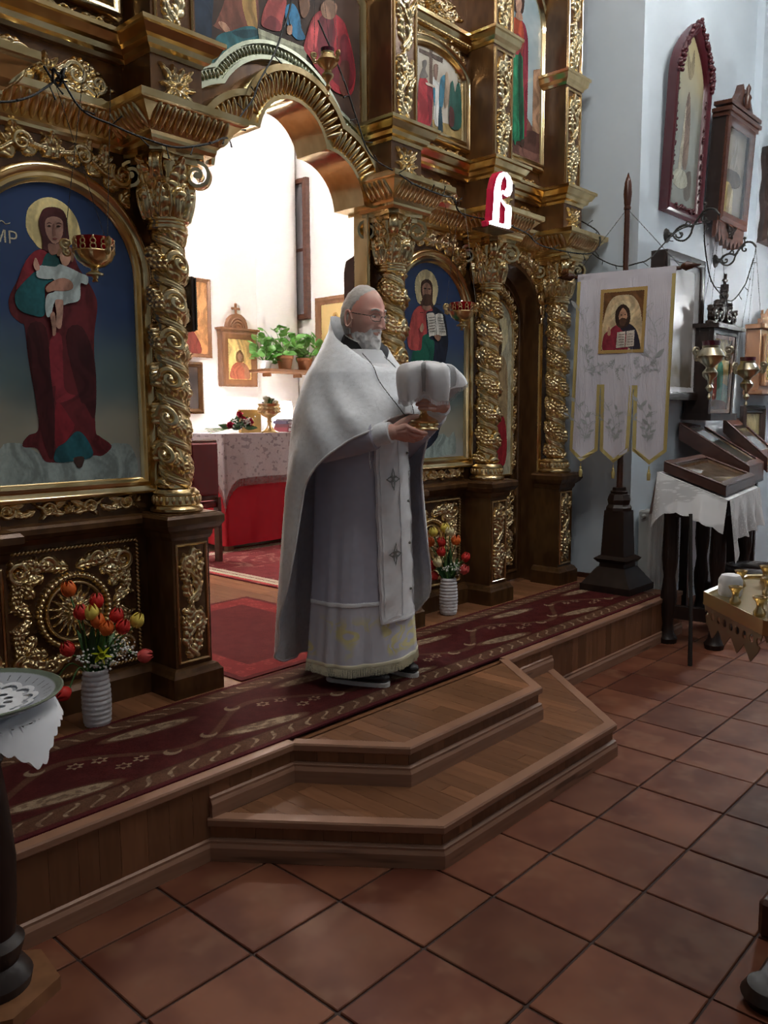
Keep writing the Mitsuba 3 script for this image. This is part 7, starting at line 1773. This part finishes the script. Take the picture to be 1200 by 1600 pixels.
prin('m_sepia_icon', proc(lambda p, n, uv: mix((.30, .20, .12), (.52, .42, .28), fbm(p.x*12, p.y*14, p.z*10, 4))), .4, .2)
prin('m_green_icon', proc(lambda p, n, uv: mix((.26, .32, .26), (.50, .50, .44), fbm(p.x*9, p.y*12, p.z*10, 4))), .35, .2)
flat_case('c', 'small flat glazed icon case on the near left corner of the lectern', .01, 1.0, -.02, .345, .055, 'm_sepia_icon', SL, .944)
t2 = thing('lectern', 'second dark lectern by the wall, carrying the two steep glazed cases', 'lectern')
for x, y in ((1.12, .14), (1.12, .46), (1.92, .14), (1.92, .34)): obj('leg', lec(box(x-.03, x+.03, y-.03, y+.03, 0, .92+max(0, y-.1)*.5)), 'm_dark_wood', t2, False)
obj('top_board', lec(cat_([box(1.06, 2.0, .08, .38, .90, .93)])), 'm_dark_wood', t2, False)
flat_case('c', 'steeply tilted glazed case with a greenish icon, behind the small flat case', 1.06, 1.66, .03, .52, .11, 'm_green_icon', .62, .945)
flat_case('c', 'steeply tilted glazed case with a sepia icon, below the hanging brass lamps', 1.68, 2.30, .01, .34, .10, 'm_sepia_icon', .92, .985, .06)
solo('wreath_stand', lec(cat_([moved(trimesh.creation.torus(.16, .045, 40, 14), (.62, -.10, .40)), moved(lathe([(0, 0), (.13, 0), (.12, .02), (.03, .06), (.03, .36), (0, .36)], 16), (.62, -.10, 0))])), 'm_dark_wood', 'dark round wreath on a stand beneath the lace cloth', 'wreath', smooth=40)
solo('iron_rod', tube([(4.54, 1.79, 0), (4.55, 1.80, .30), (4.64, 1.86, .86)], [.014, .011, .011], 8), 'm_iron', 'thin dark rod leaning against the front of the lectern', 'rod', smooth=True)
# radiator on the wall behind the lectern
t = thing('radiator', 'grey ribbed radiator on the wall behind the lectern', 'radiator')
for i in range(7): obj('rib', box(5.28+.075*i, 5.335+.075*i, WY-.11, WY-.02, .20, .78, .012), prin('m_radiator', (.42, .42, .40), .5), t, False)
obj('pipe', cat_([tube([(5.26, WY-.065, .24), (5.82, WY-.065, .24)], .016), tube([(5.26, WY-.065, .74), (5.82, WY-.065, .74)], .016)]), 'm_radiator', t, True)
obj('foot', box(5.30, 5.33, WY-.10, WY-.03, 0, .22), 'm_radiator', t, False); obj('foot', box(5.75, 5.78, WY-.10, WY-.03, 0, .22), 'm_radiator', t, False)
# ---------------------------------------------------------------- candle stand at the right edge
CS = np.array([2.80, .535]); t = thing('candle_stand', 'octagonal brass candle stand with small candle cups, at the right picture edge', 'candle stand')
octo = lambda r, k=0.: [(CS[0]+r*math.cos(PI/8+q*PI/4), CS[1]+r*math.sin(PI/8+q*PI/4)) for q in range(8)]
ZC = .85
def disc(r, z0, z1): m = ext(sg.Polygon(octo(r)), z1-z0); m.apply_translation((0, 0, z0)); return m
prin('m_tray', (.47, .38, .20), .24, 1.0)
obj('tray', disc(.495, ZC-.02, ZC), 'm_tray', t, False)
obj('rim', sweep([(0, ZC-.03), (.010, ZC-.03), (.014, ZC-.01), (.012, ZC+.008), (0, ZC+.012)], octo(.497)[::-1], True), 'm_brass', t, False)
pierced = []
for q in range(8):
    a, b = np.array(octo(.49)[q]), np.array(octo(.49)[(q+1) % 8]); L = np.linalg.norm(b-a)
    n = 9; P = [(0, 0), (L, 0)]+[(L-(i+.5)*L/n*1.0+0, -(.06 if i % 2 == 0 else .10)) for i in range(n)]
    poly = sg.Polygon(P)
    for i in range(n): poly = poly.difference(sg.Point((i+.5)*L/n, -.032).buffer(.012))
    m = ext(poly, .004); v = m.vertices; d = (b-a)/L; nn = np.array([d[1], -d[0]])
    pierced.append(trimesh.Trimesh(np.stack([a[0]+d[0]*v[:, 0]+nn[0]*v[:, 2], a[1]+d[1]*v[:, 0]+nn[1]*v[:, 2], ZC-.025+v[:, 1]], 1), m.faces, process=False))
obj('pierced_band', cat_(pierced), 'm_old_brass', t, False)
obj('inner_ring', lathe([(.22, ZC), (.235, ZC), (.235, ZC+.045), (.22, ZC+.05), (.215, ZC+.045), (.215, ZC)], 48, (CS[0], CS[1], 0)), 'm_brass', t, 40)
obj('column', lathe([(0, .10), (.10, .10), (.11, .14), (.06, .20), (.045, .40), (.06, .46), (.045, .52), (.05, .76), (.12, .82), (0, .83)], 24, (CS[0], CS[1], 0)), 'm_red_wood', t, 40)
obj('base', cat_([box(2.24, 3.36, .40, .67, 0, .11, .012), moved(lathe([(0, .11), (.10, .11), (.12, .14), (.10, .17), (0, .17)], 20), (2.36, .535, 0))]), 'm_red_wood', t, False)
for x in (1.99, 3.58): obj('foot', moved(lathe([(0, 0), (.05, 0), (.065, .025), (.05, .05), (0, .055)], 20), (x, .56, 0)), 'm_dark_wood', t, 40)
obj('foot_bar', cat_([box(1.96, 2.26, .52, .60, .02, .05, .008)]), 'm_dark_wood', t, False)
cup = mikit.ply(lathe([(0, 0), (.016, 0), (.017, .004), (.016, .012), (.010, .020), (.0095, .030), (.013, .040), (.0195, .048), (.021, .054), (.017, .054), (.010, .04), (0, .036)], 20), 'm_brass', smooth=40)
q_ = random.Random(2)
for r, n in ((.42, 18), (.31, 12), (.13, 6)):
    for i in range(n):
        a = 2*PI*(i+.3)/n; k = numbered(t+'__candle_cup'); scene[k] = {**cup, 'to_world': T().translate([CS[0]+r*math.cos(a), CS[1]+r*math.sin(a), ZC])}
solo('white_jar', lathe([(0, 0), (.034, 0), (.037, .01), (.037, .05), (.028, .066), (.015, .07), (0, .07)], 28, (2.665, .93, ZC)), 'm_white_cloth', 'small white jar standing at the left corner of the candle stand', 'jar', smooth=40)
solo('white_rag', flap((2.315, .62, ZC-.05), (2.315, .54, ZC-.05), .11, (-1, 0, 0), n=16, m_=8, sc=.02, fr=80, amp=.01), 'm_white_cloth', 'white ragged cloth hanging from the rim of the candle stand', 'cloth', smooth=True)
solo('candle', moved(lathe([(0, 0), (.010, 0), (.010, .20), (.003, .205), (0, .21)], 16), (2.60, .785, ZC)), 'm_white_cloth', 'tall white candle standing on the candle stand at the picture edge', 'candle')

# ---------------------------------------------------------------- small turned table at the left edge with lace cloth and plate
TC = np.array([.73, 1.985]); TZ2 = .735
t = thing('side_table', 'dark turned wooden stand table, cut by the left picture edge', 'table')
obj('column', lathe([(0, .035), (.085, .035), (.09, .06), (.075, .085), (.06, .10), (.07, .13), (.075, .15), (.055, .17), (.062, .25), (.066, .36), (.056, .50), (.044, .60), (.052, .615), (.040, .63), (.05, .66), (.07, .69), (.10, .71), (0, .712)], 32, (TC[0], TC[1], 0)), 'm_dark_wood', t, 40)
bb = ext(sg.Polygon([(TC[0]-.15, TC[1]-.085), (TC[0]-.02, TC[1]-.15), (TC[0]+.125, TC[1]-.09), (TC[0]+.14, TC[1]+.05), (TC[0]+.02, TC[1]+.15), (TC[0]-.14, TC[1]+.09)]), .035)
obj('base_board', bb, 'm_mid_wood', t, False)
obj('table_top', moved(trimesh.creation.cylinder(.175, .024, sections=40), (TC[0], TC[1], TZ2-.012)), 'm_dark_wood', t, 30)
c = thing('scalloped_cloth', 'white cloth with scalloped edges under the plate on the turned table', 'tablecloth')
na = 240; A_ = np.arange(na)/na*2*PI; rr = []
for k in range(16):
    q = k/15; sqr = .205/np.maximum(np.abs(np.cos(A_+.52)), np.abs(np.sin(A_+.52))); sqr = np.minimum(sqr, .275)+.010*np.abs(np.sin(A_*22))
    s = q*sqr; hang = np.clip(s-.178, 0, None); r_ = np.minimum(s, .178)+hang*.35; rr.append(np.stack([TC[0]+r_*np.cos(A_), TC[1]+r_*np.sin(A_), TZ2+.003-hang*.92+0*A_], 1))
obj('sheet', rings(np.array(rr), caps=True), prin('m_cloth_white', (.66, .67, .70), .85), c, 40)
P_ = thing('plate', 'large shallow ceramic plate with a green-grey rim, on the white scalloped cloth', 'plate')
prin('m_glaze', proc(lambda p, n, uv: mix((.40, .42, .46), (.13, .16, .12), smoothstep(.172, .178, dr.sqrt(dr.square(p.x-.73)+dr.square(p.y-1.985))))*(1-.55*smoothstep(.25, .1, dr.abs(dr.sin(dr.atan2(p.y-1.985, p.x-.73)*18)))*smoothstep(.146, .150, dr.sqrt(dr.square(p.x-.73)+dr.square(p.y-1.985)))*smoothstep(.168, .164, dr.sqrt(dr.square(p.x-.73)+dr.square(p.y-1.985))))), .2, 0, .5)
obj('dish', lathe([(0, .004), (.10, .004), (.11, .006), (.15, .018), (.192, .040), (.195, .044), (.190, .046), (.15, .026), (.11, .013), (0, .012)], 64, (TC[0], TC[1], TZ2+.003)), 'm_glaze', P_, 40)
dl = thing('doily', 'white cutwork doily lying in the plate', 'doily')
dp = sg.Point(0, 0).buffer(.105)
for i in range(14): dp = dp.union(sg.Point(.105*math.cos(2*PI*i/14), .105*math.sin(2*PI*i/14)).buffer(.032))
for i in range(14):
    a0 = 2*PI*i/14
    for j in range(7):
        a = a0-1.2+.4*j; cx, cy = .100*math.cos(a0)+.019*math.cos(a), .100*math.sin(a0)+.019*math.sin(a); dp = dp.difference(sa.rotate(sg.Point(cx, cy).buffer(.0062, 4), 0))
    dp = dp.difference(sg.Point(.070*math.cos(a0+.22), .070*math.sin(a0+.22)).buffer(.011, 6))
m = ext(dp, .0018); rr_ = np.hypot(m.vertices[:, 0], m.vertices[:, 1]); m.vertices[:, 2] += .0165+np.clip(rr_-.108, 0, None)*.30; m.apply_translation((TC[0], TC[1], TZ2+.003)); obj('lace', m, 'm_cloth_white', dl, False)
# ---------------------------------------------------------------- vases of tulips
prin('m_vase', (.60, .585, .60), .4, 0, .45)
vp = [(0, 0), (.040, 0), (.047, .004)]
for i in range(11): z = .010+.0185*i; r0 = .0545-.00040*(i-4)**2*.55; vp += [(r0-.003, z), (r0, z+.006), (r0, z+.012)]
vp += [(.040, .214), (.037, .216), (.034, .214), (.033, .10), (0, .08)]
vase_ply = mikit.ply(lathe(vp, 48), 'm_vase', smooth=50)
tu0, tu1 = tulip_mesh(1.12, 0), tulip_mesh(1.15, .35)
def vase(x, y, lab, flab, heads, seed, spray, gap, daff=None):
    r = random.Random(seed); z = H+(.0 if True else 0)
    v = numbered('vase'); scene[v] = {**vase_ply, 'to_world': T().translate([x, y, z])}; labels[v] = {'label': lab, 'category': 'vase'}
    f = thing('tulip_bouquet', flab, 'flowers'); top = np.array([x, y, z+.214]); vr, vt = np.array([x*0+.78, -.62, 0]), np.array([-.50, -.87, 0])
    vr = np.array([y, -x, 0])/math.hypot(x, y); vt = -np.array([x, y, 0])/math.hypot(x, y)
    for u, w, h, col in heads:
        p = top+vr*u+vt*w+(0, 0, h); d = (p-top)+np.array([0, 0, .06]); d /= np.linalg.norm(d); d = d*.8+np.array([0, 0, .35 if h > .05 else -.3])
        hd = aim(tu1 if r.random() < .3 else tu0, p-d/np.linalg.norm(d)*.024, d, r.uniform(0, 1)); obj('tulip', hd, 'm_petal_'+col, f, True)
        a = top+np.array([r.uniform(-.015, .015), r.uniform(-.015, .015), -.05]); e = p-d/np.linalg.norm(d)*.022; mid = (a*.45+e*.55)+np.array([0, 0, .03 if h > .05 else .07]); obj('stem', tube(spline([a, mid, e], 6), .0032, 6), 'm_stem', f, True)
    for i in range(11):
        a = r.uniform(0, 2*PI); t_ = r.uniform(.15, .8); obj('leaf', aim(blade(r.uniform(.13, .22), .022, .5, 8, .3), top+(0, 0, -.03), vr*math.cos(a)*t_+vt*(math.sin(a)*t_*.5)+np.array([0, 0, 1]), r.uniform(0, 6)), 'm_leaf_dark' if i % 3 else 'm_leaf', f, True)
    sp, stx = [], []
    for (u, w, h, n, s) in spray:
        c0 = top+vr*u+vt*w+np.array([0, 0, h]); stx.append(tube(spline([top-(0, 0, .02), (top+c0)/2+(0, 0, .015), c0], 5), .0015, 4))
        for i in range(n):
            p = c0+np.array([r.gauss(0, s), r.gauss(0, s), r.gauss(0, s*.7)]); sp.append(moved(trimesh.creation.icosphere(1, r.uniform(.003, .0052)), p)); 
            if i % 3 == 0: stx.append(tube([c0, p], .0007, 3))
    obj('white_spray', cat_(sp), 'm_petal_white', f, True, kind='stuff'); obj('spray_stems', cat_(stx), 'm_stem', f, True)
    if daff:
        u, w, h = daff; p = top+vr*u+vt*w+np.array([0, 0, h]); pet = [aim(blade(.042, .014, .5, 6, .3), p, vt*.45+vr*math.cos(a)+np.array([0, 0, math.sin(a)]), 0) for a in np.linspace(0, 2*PI, 7)[:-1]]
        cp2 = aim(lathe([(.006, 0), (.010, .006), (.013, .022), (.0115, .022), (.008, .006), (.004, .002)], 14), p, vt); k = obj('daffodil', cat_(pet+[cp2]), 'm_petal_lime', f, True); obj('stem', tube(spline([top-(0, 0, .03), (top+p)/2, p-vt*.004], 5), .003, 6), 'm_stem', f, True)
k = .000392; hd = lambda X, Y, c, w=0.02: ((X-555)*k, w, (1010-Y)*k, c)
vase(1.461, 2.808, 'white ribbed ceramic vase at the left, before the carved panel', 'loose bouquet of red, orange and yellow tulips in the left vase', [hd(355, 250, 'orange', -.05), hd(455, 440, 'red'), hd(545, 445, 'yellow', .03), hd(600, 370, 'red', -.03), hd(600, 530, 'orange', .03), hd(670, 585, 'orange', .06), hd(770, 510, 'red', 0), hd(820, 600, 'red', .04), hd(955, 575, 'yellow', 0), hd(325, 765, 'red', .04), hd(1005, 905, 'pink', .03), hd(150, 1065, 'orange', .04), hd(275, 1145, 'red', .08)], 3,
     [(-.04, .05, .06, 26, .018), (.05, .05, .045, 34, .020), (.09, .02, .085, 40, .022), (.125, .02, .055, 26, .016), (.0, .06, .03, 20, .016)], 0, (.025, .07, .075))
k = .001034; hd = lambda X, Y, c, w=0.02: ((X-985)*k, w, (665-Y)*k, c)
vase(3.70, 2.885, 'white ribbed ceramic vase at the right, beside the tall pedestal of the column', 'bouquet of yellow, red and white tulips in the right vase', [hd(900, 405, 'yellow', .02), hd(965, 385, 'yellow', .0), hd(990, 400, 'cream', .03), hd(945, 465, 'red', 0), hd(1025, 450, 'orange', .03), hd(925, 570, 'cream', .05), hd(1080, 550, 'red', 0), hd(1072, 615, 'pink', .03), hd(890, 600, 'red', -.01), hd(880, 470, 'orange', -.03), hd(945, 515, 'red', .02), hd(905, 655, 'red', 0)], 5,
     [(.045, .03, .075, 26, .016), (.06, .02, .045, 22, .014), (-.02, .04, .06, 16, .014)], 0)
# ---------------------------------------------------------------- glowing letter on the cornice
NP = [(3.914, 2.514), (3.946, 2.523), (3.956, 2.617), (3.962, 2.697), (3.984, 2.758), (4.012, 2.79), (4.05, 2.807), (4.089, 2.811), (4.123, 2.797), (4.149, 2.767), (4.145, 2.721), (4.126, 2.691), (4.092, 2.676), (4.062, 2.679), (4.05, 2.687), (4.038, 2.674), (4.043, 2.657), (4.083, 2.637), (4.132, 2.636), (4.142, 2.621), (4.137, 2.515), (4.115, 2.501), (4.027, 2.498), (3.919, 2.496)]
NH = [[(4.065, 2.786), (4.085, 2.768), (4.085, 2.731), (4.067, 2.706), (4.045, 2.707), (4.031, 2.697), (4.028, 2.72), (4.041, 2.759)], [(4.024, 2.643), (4.073, 2.612), (4.066, 2.523), (4.015, 2.52)]]
NL = sg.Polygon(NP, NH).buffer(0); up_ = .0
NL = sa.scale(NL, .966, .966, origin=(0, CAM_Z)); NYf = 2.682
t = thing('glowing_letter', 'glowing white and red Slavonic letter standing on the cornice over the side door', 'sign')
prin('m_neon_red', (.5, .01, .04), .4)
obj('letter_body', ext_y(sg.Polygon(NL.exterior).buffer(.006), NYf+.012, NYf+.045), 'm_neon_red', t, False, emitter={'type': 'area', 'radiance': rgb((.05, .002, .008))})
obj('lit_face', flat_y(NL, NYf), 'm_ceiling', t, False, emitter={'type': 'area', 'radiance': rgb((2.6, 2.2, 2.35))})
obj('base_strip', box(3.79, 4.02, NYf-.004, NYf+.12, 2.452, 2.460), 'm_gilt_wood', t, False)
# ---------------------------------------------------------------- garlands of unlit fairy lights
def garland(pts, lab, group='wire garlands of fairy lights', seed=1, n=10):
    g = thing('fairy_lights', lab, 'fairy lights', group); P = spline(np.array(pts, float), n); r = random.Random(seed); obj('wire', tube(P, .0042, 6), 'm_cable', g, True); tw = []
    L = np.linalg.norm(np.diff(P, axis=0), axis=1); s = 0
    for i in range(1, len(P)):
        s += L[i-1]
        if s > .10:
            s = 0; d = np.array([r.uniform(-1, 1), r.uniform(-.6, 0), r.uniform(-1, .6)]); d /= np.linalg.norm(d); tw.append(tube([P[i], P[i]+d*.025, P[i]+d*.045], [.002, .0022, .0035], 5))
    obj('bulbs', cat_(tw), 'm_cable', g, True, kind='stuff')
garland([(1.05, 2.70, 2.40), (1.171, 2.69, 2.406), (1.274, 2.69, 2.45), (1.374, 2.70, 2.535), (1.39, 2.72, 2.555), (1.447, 2.69, 2.454), (1.551, 2.68, 2.429), (1.666, 2.68, 2.414), (1.792, 2.66, 2.405), (1.934, 2.66, 2.45), (2.03, 2.70, 2.50), (2.17, 2.82, 2.57), (2.24, 2.85, 2.67), (2.307, 2.85, 2.756), (2.343, 2.85, 2.835), (2.434, 2.86, 2.972), (2.491, 2.87, 3.081), (2.557, 2.88, 3.234), (2.66, 2.9, 3.6), (2.72, 2.9, 4.3)], 'dark wire of fairy lights strung along the left cornice and over the arch')
k_ = random.Random(6); garland([(1.36+k_.uniform(-.04, .04), 2.68+k_.uniform(-.02, .03), 2.53+k_.uniform(-.05, .05)) for _ in range(9)], 'tangled bunch of fairy light wire before the left frieze flower', seed=2, n=6)
garland([(2.70, 2.86, 3.2), (2.791, 2.80, 2.97), (2.86, 2.78, 2.80), (2.93, 2.76, 2.65), (3.06, 2.70, 2.58), (3.166, 2.68, 2.545), (3.366, 2.68, 2.535), (3.55, 2.74, 2.56), (3.72, 2.82, 2.53), (3.95, 2.72, 2.50), (4.15, 2.68, 2.47), (4.5, 2.78, 2.46), (4.9, 2.68, 2.46), (5.08, 2.72, 2.62), (5.15, 3.0, 2.80)], 'dark wire of fairy lights strung along the right cornice', seed=3)
garland([(5.15, 3.0, 2.80), (5.15, 2.902, 2.612), (5.15, 2.755, 2.475), (5.15, 2.601, 2.401), (5.12, 2.46, 2.40), (5.144, 2.38, 2.43), (5.359, 2.3, 2.618), (5.62, 2.2, 2.70)], 'fairy light wire sagging across the blue wall behind the banner pole', seed=4)
garland([(5.664, 2.25, 2.728), (5.80, 2.3, 2.60), (5.93, 2.3, 2.38), (6.1, 2.28, 2.28), (6.311, 2.28, 2.262), (6.48, 2.26, 2.38), (6.556, 2.26, 2.46), (6.60, 2.24, 2.60)], 'fairy light wire hanging between the two iron brackets', seed=5)
# dark hymn board edge fixed to the left column
t = thing('picture_board', 'small dark board seen edge-on, fixed at the side of the left spiral column', 'board')
obj('board', box(2.005, 2.02, 2.90, 3.0, 1.78, 2.0, .002), 'm_dark_wood', t, False); obj('edge', box(2.02, 2.026, 2.895, 3.0, 1.785, 1.995), 'm_iron', t, False); obj('arm', tube([(1.98, 2.94, 1.88), (2.01, 2.94, 1.88)], .006), 'm_iron', t, False)
